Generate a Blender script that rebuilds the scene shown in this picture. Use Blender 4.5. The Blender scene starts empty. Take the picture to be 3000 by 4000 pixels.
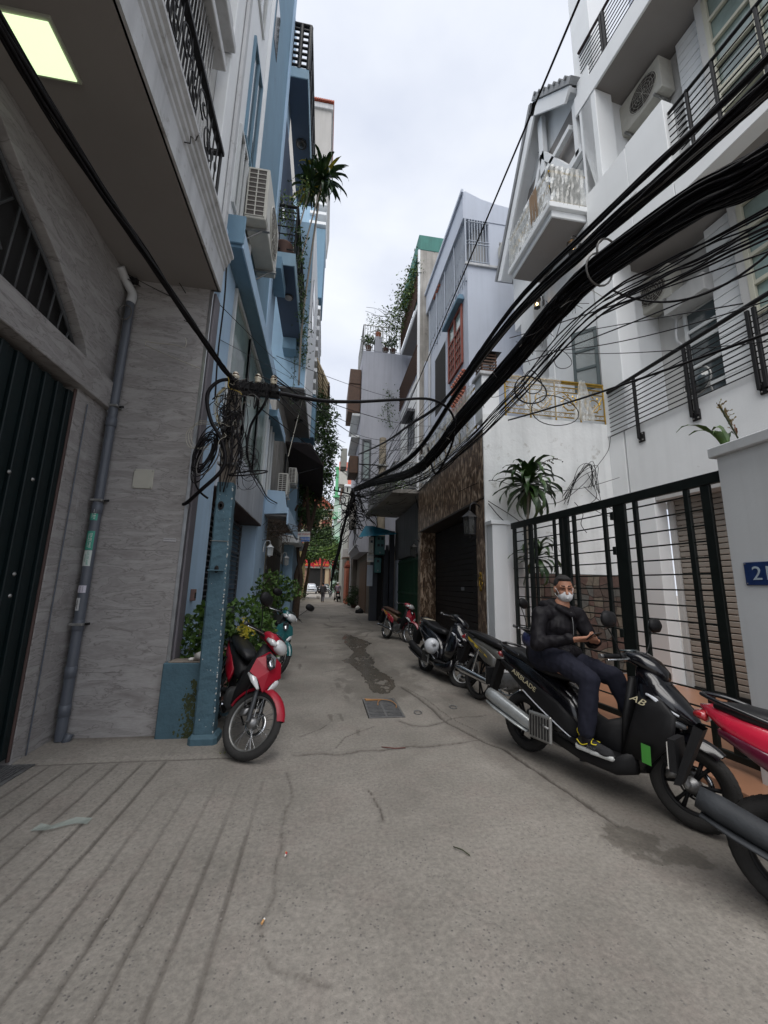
import bpy, bmesh, math, random
import numpy as np
from mathutils import Matrix, Vector, Euler
from mathutils import noise as mnoise
PI = math.pi; R = math.radians
scene = bpy.context.scene
random.seed(7)

# ---------------------------------------------------------------- camera
cam_data = bpy.data.cameras.new('camera'); cam = bpy.data.objects.new('camera', cam_data)
scene.collection.objects.link(cam); scene.camera = cam
_roll, _pitch = R(1.33), R(10.65)
_up = Vector((math.sin(_roll)*math.cos(_pitch), -math.cos(_roll)*math.cos(_pitch), math.sin(_pitch)))
_d = Vector(((1262-1500)/1520.0, (2280.385-2000)/1520.0, 1.0)).normalized()   # the alley's own direction, seen from the camera
_r = _d.cross(_up)
_W = Matrix((_r, _d, _up))
_c = Matrix((_W @ Vector((1, 0, 0)), _W @ Vector((0, -1, 0)), _W @ Vector((0, 0, -1)))).transposed()
cam.matrix_world = Matrix.Translation((0, 0, 1.5)) @ _c.to_4x4()
cam_data.sensor_fit = 'VERTICAL'; cam_data.sensor_height = 36.0; cam_data.lens = 13.68
cam_data.clip_start = 0.05; cam_data.clip_end = 2000.0

# ---------------------------------------------------------------- world: thin overcast over a Nishita sky
world = bpy.data.worlds.new('World'); scene.world = world; world.use_nodes = True
nt = world.node_tree; nt.nodes.clear()
wo = nt.nodes.new('ShaderNodeOutputWorld'); bg = nt.nodes.new('ShaderNodeBackground')
sky = nt.nodes.new('ShaderNodeTexSky'); sky.sky_type = 'NISHITA'; sky.sun_disc = False
SUN_EL, SUN_AZ = R(66), R(205)
sky.sun_elevation = SUN_EL; sky.sun_rotation = SUN_AZ; sky.dust_density = 3.0; sky.air_density = 1.0
tc = nt.nodes.new('ShaderNodeTexCoord'); mp = nt.nodes.new('ShaderNodeMapping')
mp.inputs['Scale'].default_value = (1.0, 1.0, 2.2)
nz = nt.nodes.new('ShaderNodeTexNoise'); nz.inputs['Scale'].default_value = 2.1; nz.inputs['Detail'].default_value = 5; nz.inputs['Roughness'].default_value = .5
cr = nt.nodes.new('ShaderNodeValToRGB')
cr.color_ramp.elements[0].position = .3; cr.color_ramp.elements[0].color = (5.4, 5.8, 6.8, 1)
cr.color_ramp.elements[1].position = .68; cr.color_ramp.elements[1].color = (7.7, 7.95, 8.4, 1)
mx = nt.nodes.new('ShaderNodeMix'); mx.data_type = 'RGBA'; mx.inputs[0].default_value = .88
nt.links.new(tc.outputs['Generated'], mp.inputs[0]); nt.links.new(mp.outputs[0], nz.inputs['Vector'])
nt.links.new(nz.outputs[0], cr.inputs[0]); nt.links.new(sky.outputs[0], mx.inputs[6]); nt.links.new(cr.outputs[0], mx.inputs[7])
nt.links.new(mx.outputs[2], bg.inputs[0]); bg.inputs[1].default_value = .064
nt.links.new(bg.outputs[0], wo.inputs[0])
# ---------------------------------------------------------------- sun behind cloud
sd = bpy.data.lights.new('sun', 'SUN'); sun = bpy.data.objects.new('sun', sd); scene.collection.objects.link(sun)
sd.energy = 1.5; sd.angle = R(60); sd.color = (1, .97, .93)
_az = SUN_AZ
_sv = Vector((math.sin(_az)*math.cos(SUN_EL), math.cos(_az)*math.cos(SUN_EL), math.sin(SUN_EL)))
sun.rotation_euler = (-_sv).to_track_quat('-Z', 'Y').to_euler(); sun.location = (0, 0, 60)
vs = scene.view_settings
scene.display_settings.display_device = 'sRGB'
vs.view_transform = 'Standard'; vs.look = 'None'; vs.exposure = 1.14; vs.gamma = 1; vs.use_curve_mapping = False
scene.render.engine = 'CYCLES'
try:
    scene.cycles.max_bounces = 7; scene.cycles.diffuse_bounces = 4; scene.cycles.glossy_bounces = 3
    scene.cycles.transparent_max_bounces = 8; scene.cycles.transmission_bounces = 4
    scene.cycles.caustics_reflective = False; scene.cycles.caustics_refractive = False
except Exception: pass

# ---------------------------------------------------------------- helpers
COL = scene.collection
WM = {}                      # world matrix of every object made here
CTX = [Matrix.Identity(4)]   # current local frame
class frame:
    def __init__(s, m): s.m = m
    def __enter__(s): CTX.append(CTX[-1] @ s.m)
    def __exit__(s, *a): CTX.pop()
def link(o, parent=None, m=None):
    m = CTX[-1] @ (m if m is not None else Matrix.Identity(4))
    COL.objects.link(o)
    if parent is not None:
        o.parent = parent; o.matrix_parent_inverse = WM[parent.name].inverted()
    o.matrix_basis = m; WM[o.name] = m
    return o
def tag(o, label=None, cat=None, group=None, kind=None):
    if label: o['label'] = label
    if cat: o['category'] = cat
    if group: o['group'] = group
    if kind: o['kind'] = kind
    return o
def thing(name, label, cat, loc=(0, 0, 0), group=None, rot=0):
    o = bpy.data.objects.new(name, None); o.empty_display_size = .2
    link(o, None, Matrix.Translation(loc) @ Matrix.Rotation(rot, 4, 'Z')); return tag(o, label, cat, group)
def mesh_obj(name, verts, faces, m, parent=None, smooth=False, mats=None, fmats=None, mtx=None):
    me = bpy.data.meshes.new(name); me.from_pydata([tuple(v) for v in verts], [], faces)
    for mm in (mats or [m]): me.materials.append(mm)
    if fmats: me.polygons.foreach_set('material_index', fmats)
    if smooth: me.polygons.foreach_set('use_smooth', [True]*len(me.polygons))
    me.update(); o = bpy.data.objects.new(name, me); return link(o, parent, mtx)
_cubes = {}
def cube_mesh(m, bev=False):
    k = (m.name, bev)
    if k not in _cubes:
        bm = bmesh.new(); bmesh.ops.create_cube(bm, size=1.0)
        me = bpy.data.meshes.new('block'); bm.to_mesh(me); bm.free(); me.materials.append(m); _cubes[k] = me
    return _cubes[k]
def box(name, x0, x1, y0, y1, z0, z1, m, parent=None, rz=0):
    o = bpy.data.objects.new(name, cube_mesh(m))
    mt = Matrix.Translation(((x0+x1)/2, (y0+y1)/2, (z0+z1)/2)) @ Matrix.Rotation(rz, 4, 'Z') @ Matrix.Diagonal((abs(x1-x0), abs(y1-y0), abs(z1-z0), 1))
    return link(o, parent, mt)
def bbox(name, x0, x1, y0, y1, z0, z1, m, parent=None, bev=.008, seg=1, mtx=None):
    bm = bmesh.new(); bmesh.ops.create_cube(bm, size=1.0)
    c = Vector(((x0+x1)/2, (y0+y1)/2, (z0+z1)/2)); s = (abs(x1-x0), abs(y1-y0), abs(z1-z0))
    for v in bm.verts: v.co = Vector((v.co.x*s[0], v.co.y*s[1], v.co.z*s[2]))
    bmesh.ops.bevel(bm, geom=bm.edges[:], offset=min(bev, min(s)*.4), segments=seg, affect='EDGES', profile=.5)
    me = bpy.data.meshes.new(name); bm.to_mesh(me); bm.free(); me.materials.append(m)
    return link(bpy.data.objects.new(name, me), parent, Matrix.Translation(c) @ (mtx or Matrix.Identity(4)))
_cyl = {}
def cyl_mesh(m, n=8, taper=1.0):
    k = (m.name, n, taper)
    if k not in _cyl:
        vs_, fs = [], []
        for z, r in ((-.5, 1), (.5, taper)):
            for i in range(n): a = 2*PI*i/n; vs_.append((r*math.cos(a), r*math.sin(a), z))
        for i in range(n): j = (i+1) % n; fs.append((i, j, n+j, n+i))
        fs.append(tuple(range(n-1, -1, -1))); fs.append(tuple(range(n, 2*n)))
        me = bpy.data.meshes.new('rod'); me.from_pydata(vs_, [], fs); me.materials.append(m)
        for i in range(n): me.polygons[i].use_smooth = True
        _cyl[k] = me
    return _cyl[k]
def rod(name, p, q, r, m, parent=None, n=8, taper=1.0):
    p, q = Vector(p), Vector(q); d = q-p; L = max(d.length, 1e-6)
    o = bpy.data.objects.new(name, cyl_mesh(m, n, taper))
    mt = Matrix.Translation((p+q)/2) @ d.to_track_quat('Z', 'Y').to_matrix().to_4x4() @ Matrix.Diagonal((r, r, L, 1))
    return link(o, parent, mt)
def tube_geo(pts, rad, n=6, closed=False):
    P = [Vector(p) for p in pts]; N = len(P); rs = rad if hasattr(rad, '__len__') else [rad]*N
    vs_, fs = [], []; up = None
    for i in range(N):
        if closed: t = P[(i+1) % N]-P[i-1]
        else: t = P[min(i+1, N-1)]-P[max(i-1, 0)]
        if t.length < 1e-9: t = Vector((0, 0, 1))
        t.normalize()
        if up is None:
            up = Vector((0, 0, 1)) if abs(t.z) < .9 else Vector((1, 0, 0))
        a = t.cross(up)
        if a.length < 1e-6: a = t.cross(Vector((.3, .9, .1)))
        a.normalize(); b = a.cross(t).normalized(); up = b
        for k in range(n):
            th = 2*PI*k/n; vs_.append(P[i]+(a*math.cos(th)+b*math.sin(th))*rs[i])
    for i in range(N if closed else N-1):
        j = (i+1) % N
        for k in range(n):
            l = (k+1) % n; fs.append((i*n+k, i*n+l, j*n+l, j*n+k))
    if not closed:
        fs.append(tuple(range(n-1, -1, -1))); fs.append(tuple((N-1)*n+k for k in range(n)))
    return vs_, fs
def tube(name, pts, rad, m, parent=None, n=6, closed=False):
    v, f = tube_geo(pts, rad, n, closed); return mesh_obj(name, v, f, m, parent, smooth=True)
class MB:
    """collects pieces into one mesh"""
    def __init__(s): s.v = []; s.f = []
    def add(s, v, f):
        o = len(s.v); s.v += [tuple(p) for p in v]; s.f += [tuple(i+o for i in q) for q in f]; return s
    def tube(s, pts, rad, n=5, closed=False): return s.add(*tube_geo(pts, rad, n, closed))
    def box(s, x0, x1, y0, y1, z0, z1):
        v = [(x, y, z) for x in (x0, x1) for y in (y0, y1) for z in (z0, z1)]
        return s.add(v, [(0, 1, 3, 2), (4, 6, 7, 5), (0, 4, 5, 1), (2, 3, 7, 6), (0, 2, 6, 4), (1, 5, 7, 3)])
    def build(s, name, m, parent=None, smooth=False): return mesh_obj(name, s.v, s.f, m, parent, smooth)
def smooth_path(pts, k=6):
    P = [Vector(p) for p in pts]; out = []
    for i in range(len(P)-1):
        p0 = P[max(i-1, 0)]; p1 = P[i]; p2 = P[i+1]; p3 = P[min(i+2, len(P)-1)]
        for j in range(k):
            t = j/k
            out.append(.5*((2*p1)+(p2-p0)*t+(2*p0-5*p1+4*p2-p3)*t*t+(3*p1-p0-3*p2+p3)*t**3))
    out.append(P[-1]); return out
def prism(name, poly, axis, a0, a1, m, parent=None, bev=0):
    """extrude a 2-D outline along an axis: 'x' -> poly in (y,z); 'y' -> (x,z); 'z' -> (x,y)"""
    def mk(u, v, a): return {'x': (a, u, v), 'y': (u, a, v), 'z': (u, v, a)}[axis]
    bm = bmesh.new(); A = [bm.verts.new(mk(u, v, a0)) for u, v in poly]; B = [bm.verts.new(mk(u, v, a1)) for u, v in poly]
    n = len(poly); bm.faces.new(A[::-1]); bm.faces.new(B)
    for i in range(n): bm.faces.new((A[i], A[(i+1) % n], B[(i+1) % n], B[i]))
    bmesh.ops.recalc_face_normals(bm, faces=bm.faces[:])
    if bev: bmesh.ops.bevel(bm, geom=bm.edges[:], offset=bev, segments=1, affect='EDGES', profile=.5)
    bmesh.ops.triangulate(bm, faces=[f for f in bm.faces if len(f.verts) > 4])
    me = bpy.data.meshes.new(name); bm.to_mesh(me); bm.free(); me.materials.append(m)
    return link(bpy.data.objects.new(name, me), parent)
def copy_tree(o, delta, label=None, group=None):
    """copy of a thing with its parts and sub-parts, its base moved by matrix delta"""
    c = o.copy(); COL.objects.link(c); c.matrix_basis = delta @ o.matrix_basis; WM[c.name] = c.matrix_basis.copy()
    if label: c['label'] = label
    if group: c['group'] = group
    for ch in list(o.children):
        k = ch.copy(); COL.objects.link(k); k.parent = c
        for g in list(ch.children):
            h = g.copy(); COL.objects.link(h); h.parent = k
    return c
def loft(name, secs, m, parent=None, n=16, axis='x', smooth=True, caps=True, mtx=None):
    """secs: (pos, centre_u, centre_v, half_u, half_v, exponent); axis x: u=y v=z; z: u=x v=y; y: u=x v=z"""
    vs_, fs = [], []
    for s in secs:
        p, cu, cv, hu, hv = s[:5]; e = s[5] if len(s) > 5 else 2.4
        for k in range(n):
            a = 2*PI*(k+.5)/n; ca, sa = math.cos(a), math.sin(a)
            u = cu+hu*math.copysign(abs(ca)**(2/e), ca); v = cv+hv*math.copysign(abs(sa)**(2/e), sa)
            vs_.append({'x': (p, u, v), 'y': (u, p, v), 'z': (u, v, p)}[axis])
    for i in range(len(secs)-1):
        for k in range(n): l = (k+1) % n; fs.append((i*n+k, i*n+l, (i+1)*n+l, (i+1)*n+k))
    if caps: fs.append(tuple(range(n-1, -1, -1))); fs.append(tuple((len(secs)-1)*n+k for k in range(n)))
    if axis == 'y': fs = [f[::-1] for f in fs]
    return mesh_obj(name, vs_, fs, m, parent, smooth, mtx=mtx)
def revolve(name, prof, m, parent=None, n=24, mtx=None, smooth=True, closed=True):
    """profile (r, h) revolved about local Z"""
    vs_, fs = [], []; K = len(prof)
    for i in range(n):
        a = 2*PI*i/n
        for r, h in prof: vs_.append((r*math.cos(a), r*math.sin(a), h))
    for i in range(n):
        j = (i+1) % n
        for k in range(K if closed else K-1):
            l = (k+1) % K; fs.append((i*K+k, j*K+k, j*K+l, i*K+l))
    return mesh_obj(name, vs_, fs, m, parent, smooth, mtx=mtx)
def text_obj(name, s, size, m, parent, mtx, depth=.002, align='CENTER', shear=0, sx=1.0):
    cu = bpy.data.curves.new(name, 'FONT'); cu.body = s; cu.size = size; cu.extrude = depth; cu.align_x = align; cu.align_y = 'CENTER'; cu.shear = shear
    cu.resolution_u = 3
    t = bpy.data.objects.new('tmp', cu); COL.objects.link(t)
    dg = bpy.context.evaluated_depsgraph_get(); me = bpy.data.meshes.new_from_object(t.evaluated_get(dg))
    bpy.data.objects.remove(t); bpy.data.curves.remove(cu)
    me.materials.clear(); me.materials.append(m); me.name = name
    return link(bpy.data.objects.new(name, me), parent, mtx @ Matrix.Diagonal((sx, 1, 1, 1)))
def face_mtx(loc, right, up):
    r_, u_ = Vector(right).normalized(), Vector(up).normalized(); n_ = r_.cross(u_).normalized(); u_ = n_.cross(r_)
    return Matrix.Translation(loc) @ Matrix((r_, u_, n_)).transposed().to_4x4()

# ---------------------------------------------------------------- materials
MATS = {}
def mat(name, col, rough=.7, metal=0., amt=.12, sc=2.0, bump=.15, bsc=60., streak=0., dirt=None, spec=.5, coat=0., obj=False, trans=0., alpha=1., emis=None, es=0., speck=0.):
    """procedural surface: large blotches, vertical rain streaks, fine relief"""
    if name in MATS: return MATS[name]
    m = bpy.data.materials.new(name); m.use_nodes = True; t = m.node_tree; N = t.nodes; L = t.links
    b = N['Principled BSDF']
    b.inputs['Roughness'].default_value = rough; b.inputs['Metallic'].default_value = metal
    b.inputs['Specular IOR Level'].default_value = spec; b.inputs['Coat Weight'].default_value = coat; b.inputs['Coat Roughness'].default_value = .06
    b.inputs['Transmission Weight'].default_value = trans; b.inputs['Alpha'].default_value = alpha
    if emis: b.inputs['Emission Color'].default_value = (*emis, 1); b.inputs['Emission Strength'].default_value = es
    b.inputs['Base Color'].default_value = (*col, 1)
    if amt > 0 or bump > 0:
        if obj: src = N.new('ShaderNodeTexCoord').outputs['Object']
        else: src = N.new('ShaderNodeNewGeometry').outputs['Position']
    if amt > 0:
        n1 = N.new('ShaderNodeTexNoise'); n1.inputs['Scale'].default_value = sc; n1.inputs['Detail'].default_value = 7; n1.inputs['Roughness'].default_value = .62
        L.new(src, n1.inputs['Vector'])
        r1 = N.new('ShaderNodeMapRange'); r1.inputs[1].default_value = .3; r1.inputs[2].default_value = .7; r1.inputs[3].default_value = 1-amt; r1.inputs[4].default_value = 1+amt
        L.new(n1.outputs[0], r1.inputs[0]); fac = r1.outputs[0]
        if streak > 0:
            mp_ = N.new('ShaderNodeMapping'); mp_.inputs['Scale'].default_value = (7, 7, .35); L.new(src, mp_.inputs[0])
            n2 = N.new('ShaderNodeTexNoise'); n2.inputs['Scale'].default_value = 1.2; n2.inputs['Detail'].default_value = 5; L.new(mp_.outputs[0], n2.inputs['Vector'])
            r2 = N.new('ShaderNodeMapRange'); r2.inputs[1].default_value = .45; r2.inputs[2].default_value = .75; r2.inputs[3].default_value = 1; r2.inputs[4].default_value = 1-streak
            L.new(n2.outputs[0], r2.inputs[0]); mu = N.new('ShaderNodeMath'); mu.operation = 'MULTIPLY'; L.new(fac, mu.inputs[0]); L.new(r2.outputs[0], mu.inputs[1]); fac = mu.outputs[0]
        vm = N.new('ShaderNodeVectorMath'); vm.operation = 'SCALE'; vm.inputs[0].default_value = col; L.new(fac, vm.inputs['Scale'])
        out = vm.outputs[0]
        if dirt:
            n3 = N.new('ShaderNodeTexNoise'); n3.inputs['Scale'].default_value = sc*2.3; n3.inputs['Detail'].default_value = 9; n3.inputs['Roughness'].default_value = .7; L.new(src, n3.inputs['Vector'])
            r3 = N.new('ShaderNodeMapRange'); r3.inputs[1].default_value = dirt[3]; r3.inputs[2].default_value = dirt[3]+.12; L.new(n3.outputs[0], r3.inputs[0])
            mx_ = N.new('ShaderNodeMix'); mx_.data_type = 'RGBA'; mx_.inputs[7].default_value = (*dirt[:3], 1); L.new(r3.outputs[0], mx_.inputs[0]); L.new(out, mx_.inputs[6]); out = mx_.outputs[2]
        L.new(out, b.inputs['Base Color'])
        rr = N.new('ShaderNodeMapRange'); rr.inputs[3].default_value = max(rough-.08, .02); rr.inputs[4].default_value = min(rough+.1, 1); L.new(n1.outputs[0], rr.inputs[0]); L.new(rr.outputs[0], b.inputs['Roughness'])
    if bump > 0:
        nb = N.new('ShaderNodeTexNoise'); nb.inputs['Scale'].default_value = bsc; nb.inputs['Detail'].default_value = 4; L.new(src, nb.inputs['Vector'])
        bu = N.new('ShaderNodeBump'); bu.inputs['Strength'].default_value = bump; bu.inputs['Distance'].default_value = .01
        L.new(nb.outputs[0], bu.inputs['Height']); L.new(bu.outputs[0], b.inputs['Normal'])
    MATS[name] = m; return m
def plain(name, col, rough=.5, metal=0., **k): return mat(name, col, rough, metal, amt=k.pop('amt', .06), bump=k.pop('bump', 0), sc=k.pop('sc', 9), **k)

white = mat('white_plaster', (.76, .78, .79), .85, amt=.05, sc=1.1, bump=.12, bsc=45, streak=.05, dirt=(.36, .35, .32, .66))
white_clean = mat('white_paint_smooth', (.78, .80, .81), .8, amt=.03, sc=1.3, bump=.05, bsc=60, streak=.02)
white_rough = mat('white_old_plaster', (.75, .77, .77), .9, amt=.08, sc=1.6, bump=.5, bsc=18, streak=.12, dirt=(.40, .39, .36, .60))
offwhite = mat('offwhite_plaster', (.50, .50, .49), .88, amt=.07, sc=1.3, bump=.15, bsc=40, streak=.10, dirt=(.3, .29, .27, .62))
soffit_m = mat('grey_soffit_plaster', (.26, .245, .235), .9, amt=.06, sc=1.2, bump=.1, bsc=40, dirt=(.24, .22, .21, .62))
trim_w = mat('fascia_plaster', (.52, .53, .54), .85, amt=.1, sc=2.5, bump=.15, bsc=35, streak=.25, dirt=(.24, .23, .22, .58))
greywall = mat('blue_grey_plaster', (.50, .54, .62), .88, amt=.05, sc=.8, bump=.12, bsc=35, streak=.06, dirt=(.3, .31, .33, .66))
blue = mat('sky_blue_plaster', (.39, .54, .69), .85, amt=.07, sc=1.2, bump=.12, bsc=40, streak=.08, dirt=(.16, .24, .33, .63))
blue_deep = mat('slate_blue_plaster', (.16, .27, .36), .85, amt=.08, sc=1.2, bump=.12, bsc=40, streak=.08, dirt=(.08, .12, .16, .63))
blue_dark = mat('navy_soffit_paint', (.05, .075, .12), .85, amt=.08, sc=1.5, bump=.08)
pole_blue = mat('flaked_teal_paint', (.058, .115, .148), .75, amt=.18, sc=6, bump=.6, bsc=30, dirt=(.36, .38, .36, .70))
conc = mat('stained_concrete', (.33, .31, .28), .92, amt=.28, sc=1.2, bump=.4, bsc=25, streak=.35, dirt=(.09, .085, .075, .60))
conc_pole = mat('pole_concrete', (.22, .19, .16), .92, amt=.25, sc=5, bump=.5, bsc=40, dirt=(.08, .07, .06, .58))
alu_panel = mat('grey_cladding_panel', (.46, .49, .53), .5, amt=.1, sc=.9, bump=.03, bsc=20, streak=.2)
black_iron = mat('black_iron', (.012, .012, .013), .55, spec=.25, amt=.2, sc=12, bump=.1, bsc=90)
dark_steel = mat('dark_green_steel', (.004, .010, .011), .5, spec=.25, amt=.2, sc=8, bump=.06, bsc=70)
gate_black = mat('gate_black_green', (.007, .010, .009), .5, spec=.25, amt=.3, sc=9, bump=.08, bsc=60)
green_gate = mat('green_steel_gate', (.012, .06, .03), .55, amt=.3, sc=4, bump=.1, bsc=40)
grille_grey = mat('grey_steel_grille', (.085, .09, .10), .55, amt=.15, sc=6, bump=.05)
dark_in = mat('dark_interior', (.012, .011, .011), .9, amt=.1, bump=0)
brown_door = mat('dark_brown_shutter', (.010, .008, .008), .6, amt=.15, sc=3, bump=.05)
glass = mat('window_glass', (.05, .065, .07), .06, amt=.1, sc=.7, bump=0, spec=.9)
glass_l = mat('window_glass_pale', (.24, .31, .29), .10, amt=.45, sc=.9, bump=0, spec=.9)
wframe = mat('white_window_frame', (.60, .62, .62), .5, amt=.05, bump=0)
cream_f = mat('cream_window_frame', (.50, .49, .40), .55, amt=.08, bump=0)
ac_white = mat('aged_ac_casing', (.50, .49, .44), .5, amt=.08, sc=7, bump=.03, dirt=(.28, .26, .22, .66))
ac_dark = mat('ac_inside', (.05, .04, .035), .6, amt=.2, sc=10, bump=0)
pvc = mat('grey_pvc', (.085, .095, .115), .4, amt=.08, sc=5, bump=.03)
pvc_w = mat('white_pvc', (.5, .51, .52), .4, amt=.06, bump=0)
cable_m = mat('black_cable', (.006, .005, .006), .5, spec=.2, amt=.25, sc=10, bump=0)
cable_g = mat('grey_cable', (.09, .085, .08), .5, amt=.2, bump=0)
cable_w = mat('pale_cable', (.38, .36, .30), .5, amt=.2, bump=0)
cable_y = mat('yellow_cable', (.45, .33, .06), .5, amt=.2, bump=0)
gold = mat('gold_cast_metal', (.42, .27, .05), .35, .85, amt=.3, sc=14, bump=.15, bsc=60)
terra = mat('terracotta', (.38, .12, .07), .8, amt=.18, sc=6, bump=.2)
redwood = mat('red_brown_wood', (.23, .055, .035), .5, amt=.12, sc=8, bump=.05)
brownwood = mat('brown_wood', (.10, .05, .028), .6, amt=.2, sc=7, bump=.1)
rooftile = mat('red_roof_tile', (.36, .085, .05), .75, amt=.25, sc=5, bump=.2)
porcelain = mat('porcelain', (.52, .47, .36), .3, amt=.2, sc=20, bump=0, coat=.5)
alu = mat('aluminium_trim', (.45, .46, .47), .3, .9, amt=.15, sc=8, bump=.05)
galv = mat('galvanised_steel', (.30, .30, .29), .45, .7, amt=.25, sc=9, bump=.1)
green_band = mat('green_plaster', (.06, .19, .16), .85, amt=.12, sc=1.5, bump=.1, streak=.2)
pinktile = mat('pink_floor_tile', (.42, .20, .16), .5, amt=.1, sc=4, bump=.03)
orangetile = mat('orange_floor_tile', (.34, .17, .10), .35, amt=.12, sc=5, bump=.02)
lamp_black = mat('lantern_black', (.015, .015, .016), .4, amt=.15, bump=0)
lamp_glow = mat('lantern_bulb', (.9, .6, .3), .4, amt=0, bump=0, emis=(1, .62, .28), es=9)
lamp_glass = mat('lantern_glass', (.10, .10, .09), .1, amt=0, bump=0, alpha=.4)
panel_glow = mat('ceiling_panel_light', (.9, .95, .8), .4, amt=0, bump=0, emis=(.72, .95, .52), es=.56)
bulb_glow = mat('white_bulb', (.9, .9, .9), .4, amt=0, bump=0, emis=(1, .98, .9), es=5)

def marble_mat(name, base, vein, dark, scl, rough, stretch, objc=True, rot=0.35, lo=.36):
    m = bpy.data.materials.new(name); m.use_nodes = True; t = m.node_tree; N = t.nodes; L = t.links; b = N['Principled BSDF']
    src = N.new('ShaderNodeTexCoord').outputs['Object'] if objc else N.new('ShaderNodeNewGeometry').outputs['Position']
    mp_ = N.new('ShaderNodeMapping'); mp_.inputs['Scale'].default_value = stretch; mp_.inputs['Rotation'].default_value = (rot, -rot, 0) if objc else (0, rot, 0); L.new(src, mp_.inputs[0])
    n1 = N.new('ShaderNodeTexNoise'); n1.inputs['Scale'].default_value = scl; n1.inputs['Detail'].default_value = 6; n1.inputs['Distortion'].default_value = .9; L.new(mp_.outputs[0], n1.inputs['Vector'])
    c1 = N.new('ShaderNodeValToRGB'); e = c1.color_ramp.elements
    e[0].position = lo; e[0].color = (*dark, 1); e[1].position = .66; e[1].color = (*vein, 1)
    x = e.new(.475); x.color = (*base, 1); x = e.new(.5); x.color = (dark[0]*.9, dark[1]*.9, dark[2]*.9, 1); x = e.new(.515); x.color = (*base, 1)
    L.new(n1.outputs[0], c1.inputs[0])
    n2 = N.new('ShaderNodeTexNoise'); n2.inputs['Scale'].default_value = scl*9; n2.inputs['Detail'].default_value = 5; L.new(mp_.outputs[0], n2.inputs['Vector'])
    r = N.new('ShaderNodeMapRange'); r.inputs[3].default_value = .8; r.inputs[4].default_value = 1.2; L.new(n2.outputs[0], r.inputs[0])
    vm = N.new('ShaderNodeVectorMath'); vm.operation = 'SCALE'; L.new(c1.outputs[0], vm.inputs[0]); L.new(r.outputs[0], vm.inputs['Scale'])
    L.new(vm.outputs[0], b.inputs['Base Color']); b.inputs['Roughness'].default_value = rough
    bu = N.new('ShaderNodeBump'); bu.inputs['Strength'].default_value = .25; bu.inputs['Distance'].default_value = .006; L.new(n1.outputs[0], bu.inputs['Height']); L.new(bu.outputs[0], b.inputs['Normal'])
    MATS[name] = m; return m
marble = marble_mat('grey_veined_tile', (.30, .287, .28), (.345, .332, .325), (.205, .19, .185), 2.0, .55, (1.5, 1.5, 6.0), objc=False, rot=-.30, lo=.25)
brown_marble = marble_mat('brown_veined_marble', (.20, .125, .075), (.62, .48, .35), (.045, .025, .016), 5.5, .35, (2.4, 2.4, .9), objc=False, rot=.1)
# ================================================================ GROUND
def vnoise(x, y, seed=0):
    """cheap smooth value noise on numpy arrays"""
    rs = np.random.RandomState(seed); T = rs.rand(256, 256)
    xi = np.floor(x).astype(int); yi = np.floor(y).astype(int); fx = x-xi; fy = y-yi
    fx = fx*fx*(3-2*fx); fy = fy*fy*(3-2*fy)
    a = T[xi % 256, yi % 256]; b = T[(xi+1) % 256, yi % 256]; c = T[xi % 256, (yi+1) % 256]; d = T[(xi+1) % 256, (yi+1) % 256]
    return (a*(1-fx)+b*fx)*(1-fy)+(c*(1-fx)+d*fx)*fy
def fbm(x, y, o=4, seed=0):
    s = 0; amp = .5
    for i in range(o): s = s+amp*vnoise(x*2**i, y*2**i, seed+i); amp *= .5
    return s
def dist_poly(X, Y, P):
    D = np.full(X.shape, 9.)
    for (x0, y0), (x1, y1) in zip(P[:-1], P[1:]):
        dx, dy = x1-x0, y1-y0; t = np.clip(((X-x0)*dx+(Y-y0)*dy)/(dx*dx+dy*dy+1e-9), 0, 1)
        D = np.minimum(D, np.hypot(X-x0-t*dx, Y-y0-t*dy))
    return D
def in_poly(X, Y, P):
    r = np.zeros(X.shape, bool); n = len(P)
    for i in range(n):
        x0, y0 = P[i]; x1, y1 = P[(i+1) % n]
        c = ((y0 > Y) != (y1 > Y)) & (X < (x1-x0)*(Y-y0)/((y1-y0) if y1 != y0 else 1e-9)+x0); r ^= c
    return r
def sstep(a, b, x): t = np.clip((x-a)/(b-a), 0, 1); return t*t*(3-2*t)
GROOVES = [-.38, -.545, -.715, -.89, -1.06, -1.235, -1.41, -1.60, -1.775, -1.945, -2.12, -2.3]
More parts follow.
